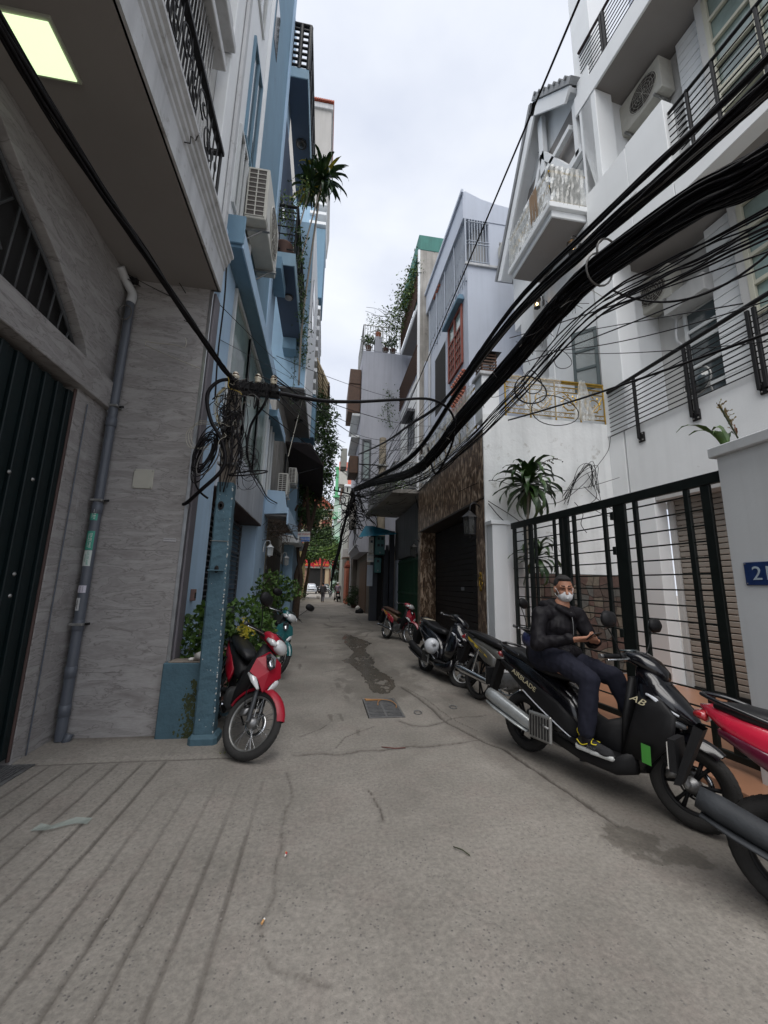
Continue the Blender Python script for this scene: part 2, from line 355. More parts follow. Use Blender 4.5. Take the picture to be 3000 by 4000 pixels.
CRACKS = [([(-.16, 3.89), (.05, 3.9), (.19, 3.86), (.30, 3.88), (.42, 3.92), (.58, 3.9), (.73, 3.93), (.91, 3.97), (1.04, 3.94), (1.31, 3.98), (1.6, 4.05)], .016, .016),
          ([(-.21, 3.56), (-.17, 3.36), (-.14, 3.17), (-.17, 2.98), (-.18, 2.79), (-.165, 2.6), (-.18, 2.48), (-.165, 2.26), (-.2, 2.12), (-.18, 2.04), (-.16, 1.97), (-.11, 1.9), (-.03, 1.86), (.1, 1.8)], .005, .007),
          ([(.41, 3.22), (.43, 3.12), (.44, 3.01), (.47, 2.9), (.45, 2.8)], .008, .006),
          ([(1.24, 6.1), (1.33, 5.7), (1.38, 5.41), (1.43, 5.0), (1.43, 4.68), (1.5, 4.45), (1.56, 4.3), (1.66, 4.01), (1.78, 3.8), (1.83, 3.45), (1.9, 3.1), (1.97, 2.6)], .024, .014),
          ([(1.31, 6.0), (1.47, 5.4), (1.5, 5.0), (1.55, 4.75), (1.62, 4.5), (1.70, 4.3)], .008, .006),
          ([(.92, 4.66), (.97, 4.58), (1.04, 4.5), (1.2, 4.47), (1.3, 4.52), (1.4, 4.58), (1.56, 4.7), (1.65, 4.73), (1.73, 4.75), (1.87, 4.74), (2.0, 4.78)], .015, .011),
          ([(.2, 4.0), (.3, 4.25), (.62, 4.5)], .004, .004), ([(-.15, 4.3), (.05, 4.5), (.12, 4.62)], .005, .005),
          ([(.1, 7.2), (.5, 7.5), (.75, 7.6)], .006, .006), ([(.15, 9.0), (.45, 8.7), (.6, 8.9), (.9, 8.6)], .008, .008),
          ([(.0, 10.2), (.4, 10.5), (.8, 10.3), (1.3, 10.5)], .01, .008), ([(.3, 11.6), (.7, 11.2), (1.2, 11.5), (1.9, 11.3), (2.6, 11.3)], .012, .01),
          ([(-.2, 12.2), (.3, 12.5), (.8, 12.2)], .01, .008), ([(.0, 9.6), (.35, 9.5), (.7, 9.7)], .008, .006)]
PUDDLE = [(.80, 12.6), (1.0, 11.9), (1.2, 11.3), (1.35, 10.6), (1.12, 9.9), (1.05, 9.2), (1.12, 8.5), (1.08, 8.1), (1.02, 7.6), (1.13, 7.05), (1.22, 6.6), (1.16, 6.15), (1.0, 5.8), (.86, 5.72), (.76, 6.0), (.74, 6.5), (.72, 7.0), (.66, 7.5), (.58, 7.9), (.42, 8.2), (.62, 8.6), (.74, 9.1), (.70, 10.0), (.62, 10.8), (.6, 11.6)]
PRINTS = [([(.30, 6.6), (.36, 6.7), (.42, 6.5), (.52, 6.55), (.55, 6.35), (.46, 6.1)], .06), ([(.46, 6.3), (.42, 6.0), (.43, 5.85)], .045), ([(.30, 6.4), (.31, 6.15)], .035), ([(.16, 4.95), (.17, 4.72)], .02), ([(.27, 4.95), (.29, 4.72)], .022), ([(.37, 5.7), (.4, 5.6)], .03), ([(.43, 4.4), (.44, 4.28)], .02)]
xs = np.concatenate([np.arange(-3.0, 3.2, .0125), np.arange(3.2, 5.7, .05)])
yl = [0.9]
while yl[-1] < 30: yl.append(yl[-1]+max(.012, .0048*yl[-1]))
ys = np.array(yl)
X, Y = np.meshgrid(xs, ys)
wob = (fbm(X*9, Y*9, 3, 5)-.45)*.03
Z = (fbm(X*1.1, Y*1.1, 3, 1)-.45)*.022+(fbm(X*14, Y*14, 3, 2)-.45)*.0028
grime = sstep(.52, .78, fbm(X*1.7+3, Y*1.3, 5, 81))*.22; wet = np.zeros_like(X)
strength = .55+.45*fbm(X*2.2, Y*2.2, 3, 9)*2
for i, gx_ in enumerate(GROOVES):
    top = 3.84 if i >= 5 else 3.42-.02*i
    dd = np.abs(X-gx_-wob*.35); k = sstep(.017, .006, dd)*sstep(top+.02, top-.03, Y)
    k = k*np.where(i >= 5, 1., .35+.65*sstep(3.2, 2.2, Y))
    Z -= k*.0085*np.clip(strength, .3, 1.2); grime = np.maximum(grime, k*.62*np.clip(strength, .2, 1.1))
    rid = sstep(.035, .02, dd)*(1-k)*sstep(top+.02, top-.03, Y); Z += rid*.0012
# joint between the apron and the kerb strip
kj = sstep(.012, .004, np.abs(Y-3.86+wob*.2-.02*(X+1)*.2))*sstep(-.35, -.6, X); Z -= kj*.006; grime = np.maximum(grime, kj*.6)
Z += sstep(3.87, 3.95, Y)*sstep(-.35, -.8, X)*sstep(5.2, 4.6, Y)*.012
for P, w_, dp in CRACKS:
    D = dist_poly(X+wob*1.1, Y+wob*1.1, P); nn = .5+fbm(X*16, Y*16, 2, 31); k = sstep(w_*nn*1.3, w_*nn*.35, D)
    Z -= k*dp; grime = np.maximum(grime, k*(.85 if len(P) != 14 or w_ > .01 else .5)); halo = sstep(w_*5, 0, D); grime = np.maximum(grime, halo*.28)
# raised parking strip to the right of the gutter
edge = np.interp(Y, [0, 5.0, 5.78, 5.95, 6.6, 7.6, 8.7, 10.4, 11.2, 14, 16, 30], [9, 9, 1.9, 1.55, 1.32, 1.22, 1.16, 1.36, 1.9, 2.1, 1.6, 1.5])+wob*2
st = sstep(-.03, .10, X-edge); Z += st*.035
# worn, patchy joints further up the alley
cell = vnoise(X*1.6+3*wob, Y*.9, 61); ring = sstep(.035, .0, np.abs(cell-.5))*sstep(6.5, 8, Y)*(fbm(X*1.2, Y*.8, 3, 63) > .45); grime = np.maximum(grime, ring*.6)
inside = in_poly(X+wob*3.5, Y+wob*5, PUDDLE); ragged = .55*fbm(X*5, Y*4, 4, 41)+.45*fbm(X*17, Y*13, 3, 43)
wet = np.where(inside & (ragged > .31), 1., 0.); damp = dist_poly(X, Y, PUDDLE+[PUDDLE[0]])
wet = np.maximum(wet, sstep(.55, .05, damp+(ragged-.45)*1.1)*.58)
wet = np.maximum(wet, sstep(.11, .02, np.abs(X-edge+.02))*((Y > 5.9) & (Y < 11.5))*.5)
for P, w_ in PRINTS:
    D = dist_poly(X+wob*1.2, Y+wob*1.2, P); wet = np.maximum(wet, sstep(w_*1.15, w_*.8, D+(ragged-.45)*.06)*.6)
stain = np.exp(-(((X-1.92)/.17)**2+((Y-2.5)/.10)**2))+np.exp(-(((X-2.08)/.24)**2+((Y-2.26)/.08)**2))*.8+np.exp(-(((X-2.0)/.2)**2+((Y-2.4)/.12)**2))*.6
wet = np.maximum(wet, sstep(.38, .52, stain+(ragged-.46)*2.6)*(stain > .1)*sstep(.1, .3, stain)*.62)
wet = np.maximum(wet, sstep(.5, .8, fbm(X*1.1+7, Y*.5, 4, 71)+.12*(Y > 8))*.3*(Y > 7))
D = dist_poly(X, Y, [(1.0, 12.3), (1.35, 13.2), (1.9, 13.6), (2.6, 13.5)]); wet = np.maximum(wet, sstep(.16, .05, D+(ragged-.45)*.3)*.75)
wet = np.maximum(wet, sstep(.35, .1, np.hypot((X-1.75), (Y-5.0)*.5)+(ragged-.4)*.5)*.25)
Z -= (wet > .9)*.004
bike_row_dark = sstep(2.6, 2.1, np.abs(X-2.25)*2+np.abs(Y-4.5)*.45+ragged*1.5)*.30; grime = np.maximum(grime, bike_row_dark)  # ragged-edged darker band along the row of bikes on the right
grime = np.maximum(grime, sstep(.25, .0, X+1.5-0*Y)*0)
grime = np.maximum(grime, sstep(.14, .0, np.abs(Y-4.4))*(X < -.85)*.5*ragged*2)
# recesses for the iron drain covers
gr = (X > .60) & (X < 1.02) & (Y > 4.77) & (Y < 5.53); Z[gr] = -.12
g2 = (X < -2.24) & (Y > 2.6) & (Y < 3.88); Z[g2] = -.12
Z += sstep(2.4, 2.9, X)*.02
ny, nx = X.shape
me = bpy.data.meshes.new('alley_pavement')
vv = np.stack([X, Y, Z], -1).reshape(-1, 3).astype(np.float32)
idx = np.arange(nx*ny).reshape(ny, nx)
q = np.stack([idx[:-1, :-1], idx[:-1, 1:], idx[1:, 1:], idx[1:, :-1]], -1).reshape(-1, 4)
me.vertices.add(len(vv)); me.vertices.foreach_set('co', vv.ravel())
me.loops.add(q.size); me.loops.foreach_set('vertex_index', q.ravel().astype(np.int32))
me.polygons.add(len(q)); me.polygons.foreach_set('loop_start', (np.arange(len(q))*4).astype(np.int32)); me.polygons.foreach_set('loop_total', np.full(len(q), 4, np.int32))
me.update(calc_edges=True); me.validate()
me.polygons.foreach_set('use_smooth', np.ones(len(q), bool))
for nm, arr in (('grime', grime), ('wet', wet)):
    at = me.attributes.new(nm, 'FLOAT', 'POINT'); at.data.foreach_set('value', arr.ravel().astype(np.float32))

def ground_material():
    m = bpy.data.materials.new('cast_concrete_ground'); m.use_nodes = True; t = m.node_tree; N = t.nodes; L = t.links; b = N['Principled BSDF']
    P = N.new('ShaderNodeNewGeometry').outputs['Position']
    def noise(sc, det=6, ro=.6, dist=0): n = N.new('ShaderNodeTexNoise'); n.inputs['Scale'].default_value = sc; n.inputs['Detail'].default_value = det; n.inputs['Roughness'].default_value = ro; n.inputs['Distortion'].default_value = dist; L.new(P, n.inputs['Vector']); return n.outputs[0]
    def mrange(s, a, b_, c, d): r = N.new('ShaderNodeMapRange'); r.inputs[1].default_value = a; r.inputs[2].default_value = b_; r.inputs[3].default_value = c; r.inputs[4].default_value = d; L.new(s, r.inputs[0]); return r.outputs[0]
    def mix(f, a, b_):
        x = N.new('ShaderNodeMix'); x.data_type = 'RGBA'
        if hasattr(f, 'is_linked') or not isinstance(f, float): L.new(f, x.inputs[0])
        else: x.inputs[0].default_value = f
        for s, i in ((a, 6), (b_, 7)):
            if isinstance(s, tuple): x.inputs[i].default_value = (*s, 1)
            else: L.new(s, x.inputs[i])
        return x.outputs[2]
    big = mix(mrange(noise(.9, 8, .65), .32, .68, 0, 1), (.186, .172, .151), (.295, .272, .242))
    tint = mix(mrange(noise(2.6, 6, .7, .5), .5, .75, 0, .6), big, (.25, .212, .19))
    fine = mix(mrange(noise(38, 5, .7), .35, .65, 0, 1), (.80, .80, .80), (1.15, 1.15, 1.14))
    mm = N.new('ShaderNodeMix'); mm.data_type = 'RGBA'; mm.blend_type = 'MULTIPLY'; mm.inputs[0].default_value = 1; L.new(tint, mm.inputs[6]); L.new(fine, mm.inputs[7]); c = mm.outputs[2]
    # exposed aggregate: small dark and pale stones in the worn zones
    vo = N.new('ShaderNodeTexVoronoi'); vo.inputs['Scale'].default_value = 62; vo.inputs['Randomness'].default_value = 1; L.new(P, vo.inputs['Vector'])
    pick = N.new('ShaderNodeSeparateColor'); L.new(vo.outputs['Color'], pick.inputs[0])
    thr = mrange(noise(1.7, 4, .6), .42, .7, .93, .60)
    gt = N.new('ShaderNodeMath'); gt.operation = 'GREATER_THAN'; L.new(pick.outputs[0], gt.inputs[0]); L.new(thr, gt.inputs[1])
    dd = mrange(vo.outputs['Distance'], .22, .34, 1, 0)
    mu = N.new('ShaderNodeMath'); mu.operation = 'MULTIPLY'; L.new(gt.outputs[0], mu.inputs[0]); L.new(dd, mu.inputs[1])
    stone = mix(pick.outputs[1], (.085, .08, .08), (.20, .19, .175))
    f = N.new('ShaderNodeMath'); f.operation = 'MULTIPLY'; f.inputs[1].default_value = .75; L.new(mu.outputs[0], f.inputs[0]); c = mix(f.outputs[0], c, stone)
    pits = mrange(noise(120, 3, .5), .66, .72, 0, .6); c = mix(pits, c, (.08, .075, .07))
    ga = N.new('ShaderNodeAttribute'); ga.attribute_name = 'grime'; wa = N.new('ShaderNodeAttribute'); wa.attribute_name = 'wet'
    c = mix(ga.outputs['Fac'], c, (.055, .045, .038))
    dk = N.new('ShaderNodeMix'); dk.data_type = 'RGBA'; dk.blend_type = 'MULTIPLY'; L.new(wa.outputs['Fac'], dk.inputs[0]); L.new(c, dk.inputs[6]); dk.inputs[7].default_value = (.40, .385, .36, 1); c = dk.outputs[2]
    L.new(c, b.inputs['Base Color'])
    L.new(mrange(wa.outputs['Fac'], .45, 1, .84, .16), b.inputs['Roughness']); b.inputs['Specular IOR Level'].default_value = .4
    h1 = noise(55, 6, .7); h2 = noise(9, 5, .6)
    ad = N.new('ShaderNodeMath'); ad.operation = 'MULTIPLY_ADD'; ad.inputs[1].default_value = 1.2; L.new(h2, ad.inputs[0]); L.new(h1, ad.inputs[2])
    sb = N.new('ShaderNodeMath'); sb.operation = 'MULTIPLY_ADD'; sb.inputs[1].default_value = .5; L.new(mu.outputs[0], sb.inputs[0]); L.new(ad.outputs[0], sb.inputs[2])
    bu = N.new('ShaderNodeBump'); bu.inputs['Distance'].default_value = .006; L.new(sb.outputs[0], bu.inputs['Height'])
    L.new(mrange(wa.outputs['Fac'], .5, 1, .75, .12), bu.inputs['Strength']); L.new(bu.outputs[0], b.inputs['Normal'])
    return m
ground_m = ground_material(); me.materials.append(ground_m)
link(tag(bpy.data.objects.new('alley_pavement', me), kind='structure'))
tag(mesh_obj('ground', [(-150, -60, -.16), (150, -60, -.16), (150, 260, -.16), (-150, 260, -.16)], [(0, 1, 2, 3)], ground_m), kind='structure')
tag(mesh_obj('road_surface', [(-6, 29.9, -.01), (9, 29.9, -.01), (9, 75, 0), (-6, 75, 0)], [(0, 1, 2, 3)], ground_m), kind='structure')
# iron drain covers
iron = mat('worn_cast_iron', (.13, .13, .13), .6, .2, amt=.35, sc=14, bump=.25, bsc=60, dirt=(.12, .08, .06, .70))
def drain(name, label, x0, x1, y0, y1, cols, rows, along):
    t = thing(name, label, 'drain cover', ((x0+x1)/2, (y0+y1)/2, 0))
    w_ = .022
    for a in ((x0, x0+w_, y0, y1), (x1-w_, x1, y0, y1), (x0+w_, x1-w_, y0, y0+w_), (x0+w_, x1-w_, y1-w_, y1)): box('frame_side', *a, -.03, .006, iron, t)
    cw = (x1-x0-2*w_)/cols
    for c in range(cols-1): box('centre_rib', x0+w_+cw*(c+1)-.012, x0+w_+cw*(c+1)+.012, y0+w_, y1-w_, -.026, .003, iron, t)
    rh = (y1-y0-2*w_)/rows
    for r_ in range(rows):
        yy = y0+w_+rh*(r_+.5)
        if along == 'x': box('bar', x0+w_, x1-w_, yy-rh*.24, yy+rh*.24, -.018, .001, iron, t)
    if along == 'y':
        n = rows
        for r_ in range(n):
            xx = x0+w_+(x1-x0-2*w_)*(r_+.5)/n; box('bar', xx-.006, xx+.006, y0+w_, y1-w_, -.024, .001, iron, t)
    return t
drain('drain_cover', 'square cast iron drain cover with two rows of slots in the middle of the alley', .60, 1.02, 4.77, 5.53, 2, 13, 'x')
drain('drain_cover', 'barred iron drain cover at the foot of the dark green gate', -3.0, -2.24, 2.6, 3.88, 1, 26, 'y')
# litter and small things on the ground
tan = plain('dry_leaf_tan', (.38, .20, .08), .8); leafy = plain('dry_leaf_green', (.13, .14, .03), .7)
tag(tube('straw_strip', smooth_path([(.62, 5.50, .012), (.72, 5.46, .016), (.86, 5.43, .02), (.95, 5.36, .02), (.99, 5.2, .018), (.97, 5.1, .012)]), .006, tan), 'dry orange plant strip lying across the drain cover', 'litter')
tag(tube('straw_strip', smooth_path([(.82, 5.42, .018), (.78, 5.34, .02), (.76, 5.22, .012)]), .006, tan), 'short dry strip hanging into the drain cover slots', 'litter')
tag(bbox('leaf_litter', .63, .84, 5.44, 5.49, .006, .012, tan), 'flat brown dead leaf on the far edge of the drain cover', 'leaf')
buttc = plain('filter_cork', (.55, .30, .12), .8); buttw = plain('cigarette_paper', (.7, .68, .64), .8); redp = plain('red_wrapper', (.45, .03, .03), .5)
t = thing('cigarette_butt', 'crushed cigarette butt with red band beside the long crack', 'litter', (-.13, 2.55, 0))
rod('filter', (-.132, 2.56, .010), (-.126, 2.545, .010), .0045, buttc, t); rod('paper', (-.128, 2.547, .012), (-.133, 2.528, .009), .004, buttw, t); rod('band', (-.126, 2.55, .0125), (-.130, 2.538, .010), .005, redp, t)
t = thing('cigarette_butt', 'tan cigarette filter lying in the lower end of the long crack', 'litter', (-.19, 2.1, 0)); rod('filter', (-.194, 2.095, .008), (-.188, 2.112, .008), .005, buttc, t); rod('paper', (-.186, 2.115, .01), (-.186, 2.118, .008), .0045, buttw, t)
clearp = mat('pale_green_film', (.42, .50, .46), .35, amt=.15, bump=.2, alpha=.45)
tag(mesh_obj('plastic_strip', [(-1.66, 2.93, .006), (-1.56, 2.90, .02), (-1.44, 2.97, .012), (-1.36, 2.95, .016), (-1.37, 3.03, .008), (-1.47, 3.03, .018), (-1.57, 2.97, .01), (-1.64, 2.99, .014)], [(0, 1, 6, 7), (1, 2, 5, 6), (2, 3, 4, 5)], clearp), 'torn strip of pale green plastic film on the grooved apron', 'litter')
twigm = plain('twig_brown', (.04, .045, .02), .8)
tag(tube('twig', [(.83, 2.50, .008), (.87, 2.46, .012), (.90, 2.42, .006)], .003, twigm), 'small dark green twig on the open concrete in front', 'twig')
for i, (x, y, lb) in enumerate([(1.2, 4.9, 'rusty iron lifting ring beside the drain cover'), (1.7, 5.08, 'rusty iron lifting ring near the grey motorbike wheel')]):
    tag(tube('lifting_ring', [(x+.045*math.cos(a), y+.05*math.sin(a), .012+.006*math.sin(a)) for a in np.linspace(0, 2*PI, 14)[:-1]], .006, iron, closed=True), lb, 'ring', 'iron rings set in the concrete')
redtwig = plain('red_string', (.13, .03, .025), .8)
tag(tube('string_scrap', [(.62, 3.95, .008), (.74, 3.90, .01), (.84, 3.91, .008)], .004, redtwig), 'scrap of red string in the crack across the alley', 'litter')
for i, (x, y) in enumerate([(-.75, 3.98), (-.80, 3.93), (-.72, 4.02)]):
    tag(mesh_obj('weed_sprig', [(x+math.cos(a)*r_, y+math.sin(a)*r_, z) for a in np.linspace(0, 5.2, 5)+i for r_, z in ((.004, .005), (.03, .03), (.022, .012))], [(k*3, k*3+1, k*3+2) for k in range(5)], leafy), ('left hand tiny yellow green weed on the kerb strip', 'middle tiny weed on the kerb strip nearest the camera', 'right hand tiny weed closest to the teal pole foot')[i], 'weed', 'weeds on the kerb strip')
rs = random.Random(3); peb = MB()
for i in range(420):
    x = rs.uniform(-2.1, 2.6); y = 1.3+rs.random()**1.3*6; r_ = rs.uniform(.002, .006); h = r_*.7
    if rs.random() < .35: x = GROOVES[rs.randrange(12)]+rs.uniform(-.008, .008)
    peb.add([(x-r_, y, .002), (x, y-r_*.8, .002), (x+r_, y+.001, .002), (x, y+r_*.9, .002), (x, y, h+.003)], [(0, 1, 4), (1, 2, 4), (2, 3, 4), (3, 0, 4)])
tag(peb.build('loose_grit', plain('grit', (.22, .2, .18), .9, amt=.4, sc=40)), kind='stuff')
# ================================================================ SHARED BUILDERS
def axes(loc, u, v):
    u, v = Vector(u).normalized(), Vector(v).normalized(); z = u.cross(v)
    return Matrix.Translation(loc) @ Matrix((u, v, z)).transposed().to_4x4()
LEFTW = ((0, -1, 0), (1, 0, 0))     # u along the wall towards the camera, v out of a left-hand wall
RIGHTW = ((0, 1, 0), (-1, 0, 0))
def spiral(c, r0, r1, turns, a0, n=22, plane='xz', off=0):
    out = []
    for i in range(n+1):
        t = i/n; a = a0+turns*2*PI*t; r = r0+(r1-r0)*t
        p = (c[0]+r*math.cos(a), off, c[1]+r*math.sin(a))
        out.append(p)
    return out
def ac_unit(name, label, mtx, W=.8, D=.3, H=.58, side=True, bracket=True, group='air conditioner units on the facades'):
    with frame(mtx):
        t = thing(name, label, 'air conditioner', group=group)
        bbox('casing', 0, W, .02, D, 0, H, ac_white, t, bev=.012)
        # fan side
        fc = (W*.40, H*.5); fr = min(H*.42, W*.34)
        fm = face_mtx((fc[0], D+.001, fc[1]), (-1, 0, 0), (0, 0, 1))
        revolve('fan_ring', [(fr, 0), (fr, .012), (fr-.02, .014), (fr-.02, 0)], ac_white, t, 26, fm)
        revolve('fan_opening', [(0, .003), (fr-.02, .003), (fr-.02, -.0), (0, 0)], ac_dark, t, 26, fm)
        for k in range(5):
            rr = fr*(.2+.17*k); mesh_obj('guard_ring', *tube_geo([fm @ Vector((rr*math.cos(a), rr*math.sin(a), .01)) for a in np.linspace(0, 2*PI, 19)[:-1]], .0035, 4, True), ac_white, t)
        for k in range(6): a = k*PI/6; rod('guard_bar', fm @ Vector((fr*math.cos(a), fr*math.sin(a), .013)), fm @ Vector((-fr*math.cos(a), -fr*math.sin(a), .013)), .003, ac_white, t, 4)
        bbox('service_panel', W*.80, W*.985, D, D+.006, H*.06, H*.94, ac_white, t, bev=.004)
        if side:      # finned coil seen through the end grille
            for uu, sgn in ((W, 1), (0, -1)):
                box('coil_opening', uu-(.002 if sgn > 0 else .004), uu+(.004 if sgn > 0 else .002), .045, D-.035, H*.05, H*.95, ac_dark, t)
                for k in range(11):
                    z = H*(.05+.9*k/10); box('side_bar', min(uu, uu+sgn*.012), max(uu, uu+sgn*.012), .04, D-.03, z-.006, z+.006, ac_white, t)
                for v_ in (.045, D*.5, D-.035): box('side_bar', min(uu, uu+sgn*.015), max(uu, uu+sgn*.015), v_-.008, v_+.008, H*.04, H*.96, ac_white, t)
        if bracket:
            for uu in (W*.15, W*.85):
                box('bracket_arm', uu-.02, uu+.02, -.04, D+.04, -.045, -.004, galv, t)
                rod('bracket_brace', (uu, -.03, -.28), (uu, D*.8, -.03), .012, galv, t, 6)
                box('bracket_plate', uu-.022, uu+.022, -.045, -.02, -.33, .0, galv, t)
    return t
def railing(name, p, q, z0, z1, t, m=black_iron, bars=5, posts=3, top=.03, bar=.011, vertical=False, nv=10):
    """one straight flight as parts of thing t"""
    p, q = Vector((*p, 0)), Vector((*q, 0)); d = q-p; Z = Vector((0, 0, 1))
    rod('top_rail', p+Z*z1, q+Z*z1, top, m, t, 8)
    for i in range(posts): c = p+d*(i/(posts-1)) if posts > 1 else p; rod('post', c+Z*(z0-.02), c+Z*z1, bar*1.7, m, t, 6)
    if vertical:
        rod('bottom_rail', p+Z*(z0+.08), q+Z*(z0+.08), bar*1.3, m, t, 6)
        for i in range(nv): c = p+d*((i+.5)/nv); rod('bar', c+Z*(z0+.08), c+Z*z1, bar, m, t, 5)
    else:
        for i in range(bars): z = z0+(z1-z0)*(i+.6)/(bars+.4); rod('bar', p+Z*z, q+Z*z, bar, m, t, 5)
def leaf_cluster(mb, c, r, n, size, rs, squash=(1, 1, 1), droop=.3, shell=.35):
    for _ in range(n):
        while True:
            d = Vector((rs.uniform(-1, 1), rs.uniform(-1, 1), rs.uniform(-1, 1)))
            if .1 < d.length < 1: break
        d = d.normalized()*(shell+(1-shell)*rs.random())
        p = Vector(c)+Vector((d.x*r*squash[0], d.y*r*squash[1], d.z*r*squash[2]))
        a = Vector((rs.gauss(0, 1), rs.gauss(0, 1), rs.gauss(0, .6)-droop)).normalized(); w_ = a.cross(Vector((rs.gauss(0, 1), rs.gauss(0, 1), rs.gauss(0, 1))))
        if w_.length < .01: continue
        w_.normalize(); s = size*rs.uniform(.6, 1.35); nrm = a.cross(w_)
        mb.add([p, p+a*s*.5+w_*s*.22+nrm*s*.08, p+a*s, p+a*s*.5-w_*s*.22+nrm*s*.08], [(0, 1, 2), (0, 2, 3)])
def leaf_mat(name, c1, c2, rough=.5):
    m = bpy.data.materials.new(name); m.use_nodes = True; t = m.node_tree; N = t.nodes; L = t.links; b = N['Principled BSDF']
    n = N.new('ShaderNodeTexNoise'); n.inputs['Scale'].default_value = 7; n.inputs['Detail'].default_value = 3; L.new(N.new('ShaderNodeNewGeometry').outputs['Position'], n.inputs['Vector'])
    r = N.new('ShaderNodeValToRGB'); r.color_ramp.elements[0].position = .38; r.color_ramp.elements[0].color = (*c1, 1); r.color_ramp.elements[1].position = .64; r.color_ramp.elements[1].color = (*c2, 1)
    L.new(n.outputs[0], r.inputs[0]); L.new(r.outputs[0], b.inputs['Base Color']); b.inputs['Roughness'].default_value = rough
    return m
leaf_dark = leaf_mat('foliage_dark', (.018, .04, .012), (.05, .10, .025))
leaf_mid = leaf_mat('foliage_mid', (.03, .07, .016), (.08, .15, .03))
leaf_lime = leaf_mat('foliage_light', (.06, .12, .02), (.16, .24, .04))
leaf_yel = leaf_mat('foliage_yellow', (.30, .24, .02), (.50, .42, .03))
bark = mat('bark', (.075, .05, .035), .95, amt=.3, sc=9, bump=.8, bsc=30)
palebark = mat('pale_bark', (.26, .23, .19), .9, amt=.2, sc=12, bump=.5, bsc=40)
potm = mat('brown_pot', (.10, .05, .035), .7, amt=.15, bump=.1)
def strap_leaf(L, w, droop, m, cache={}):
    k = (round(L, 3), w, droop, m.name)
    if k in cache: return cache[k]
    vs_, fs = [], []; n = 8; ang = R(62); x = z = 0; pts = []
    for i in range(n+1):
        t = i/n; pts.append((x, z, w*math.sin(PI*min(t*1.0+.06, 1))**.6*(1-.25*t)+.002)); a = ang-droop*t*t*1.25; x += L/n*math.cos(a); z += L/n*math.sin(a)
    for i, (x, z, ww) in enumerate(pts): wv = .010*math.sin(i*1.9+droop*5); vs_ += [(x, -ww, z+ww*.35+wv), (x, 0, z), (x, ww, z+ww*.35-wv)]
    for i in range(n): a = i*3; fs += [(a, a+3, a+4, a+1), (a+1, a+4, a+5, a+2)]
    me = bpy.data.meshes.new('leaf'); me.from_pydata(vs_, [], fs); me.materials.append(m); me.polygons.foreach_set('use_smooth', [True]*len(fs)); cache[k] = me; return me
def dracaena(t, c, n, L, rs, mats, w=.03, lo=-60, hi=80, up=(0, 0, 1)):
    for i in range(n):
        az = i*2.399+rs.uniform(-.3, .3); el = lo+(hi-lo)*((i+.5)/n)**.8
        me = strap_leaf(L*(1 if i % 3 else .8), w, R(rs.choice((70, 100, 130, 155))) if el > 10 else R(rs.choice((40, 80, 110))), mats[0] if rs.random() > .12 or len(mats) < 2 else mats[1])
        o = bpy.data.objects.new('leaf', me)
        mt = Matrix.Translation(Vector(c)+Vector((0, 0, .12*(el-lo)/(hi-lo)))) @ Matrix.Rotation(az, 4, 'Z') @ Matrix.Rotation(-R(el-62)*.85, 4, 'Y') @ Matrix.Scale(rs.uniform(.8, 1.15), 4)
        link(o, t, mt)

# ================================================================ LEFT SIDE: grey tiled house with green gate
GH = thing('tiled_house', 'grey veined tile house at the left edge with arched grille window and moulded balcony', 'house', (-2.4, 3, 0))
def slab_mesh(sx, sz, m, T=.02, cache={}):
    k = (round(sx, 3), round(sz, 3), m.name)
    if k in cache: return cache[k]
    bm = bmesh.new(); bmesh.ops.create_cube(bm, size=1)
    for v in bm.verts: v.co = Vector((v.co.x*sx, v.co.y*T, v.co.z*sz))
    bmesh.ops.bevel(bm, geom=bm.edges[:], offset=.0015, segments=1, affect='EDGES'); me = bpy.data.meshes.new('tile'); bm.to_mesh(me); bm.free(); me.materials.append(m); cache[k] = me; return me
def tile_wall(t, u0, u1, z0, z1, tu, tz, m, mk, rs, gap=.0014, uoff=0):
    """tiles as single parts; mk(u,z,jitter)->Matrix"""
    z = z0
    while z < z1-.01:
        zz = min(z+tz, z1); u = u0
        while u < u1-.01:
            uu = min(u+tu, u1)
            link(bpy.data.objects.new('tile', slab_mesh(uu-u-gap, zz-z-gap, m)), t, mk((u+uu)/2, (z+zz)/2, rs.uniform(-.0012, .0012))); u = uu
        z = zz
rs = random.Random(11)
box('side_wall', -2.42, -1.515, 4.415, 4.60, 0, 4.95, soffit_m, GH)
tile_wall(GH, -2.42, -1.515, .0, 4.95, .905, .60, marble, lambda u, z, j: Matrix.Translation((u, 4.402+j, z)), rs)
RZ = Matrix.Rotation(PI/2, 4, 'Z')
box('gate_pier_core', -2.72, -2.44, 3.875, 4.60, 0, 3.3, soffit_m, GH)
tile_wall(GH, 3.875, 4.40, 0, 3.3, .27, .60, marble, lambda u, z, j: Matrix.Translation((-2.43+j, u, z)) @ RZ, rs)
bbox('lintel_beam', -2.75, -2.36, -.5, 4.392, 3.30, 3.60, marble, GH, bev=.006)
arch = [(3.95, 3.6), (4.40, 3.6), (4.40, 4.95), (0, 4.95), (0, 4.9), (1.2, 4.88), (2.0, 4.84), (2.58, 4.71), (2.97, 4.44), (3.35, 4.22), (3.67, 3.94), (3.86, 3.75)]
prism('arch_wall', arch, 'x', -2.72, -2.42, marble, GH, bev=.004)
box('back_wall', -2.95, -2.75, -.5, 4.5, 0, 4.95, dark_in, GH)
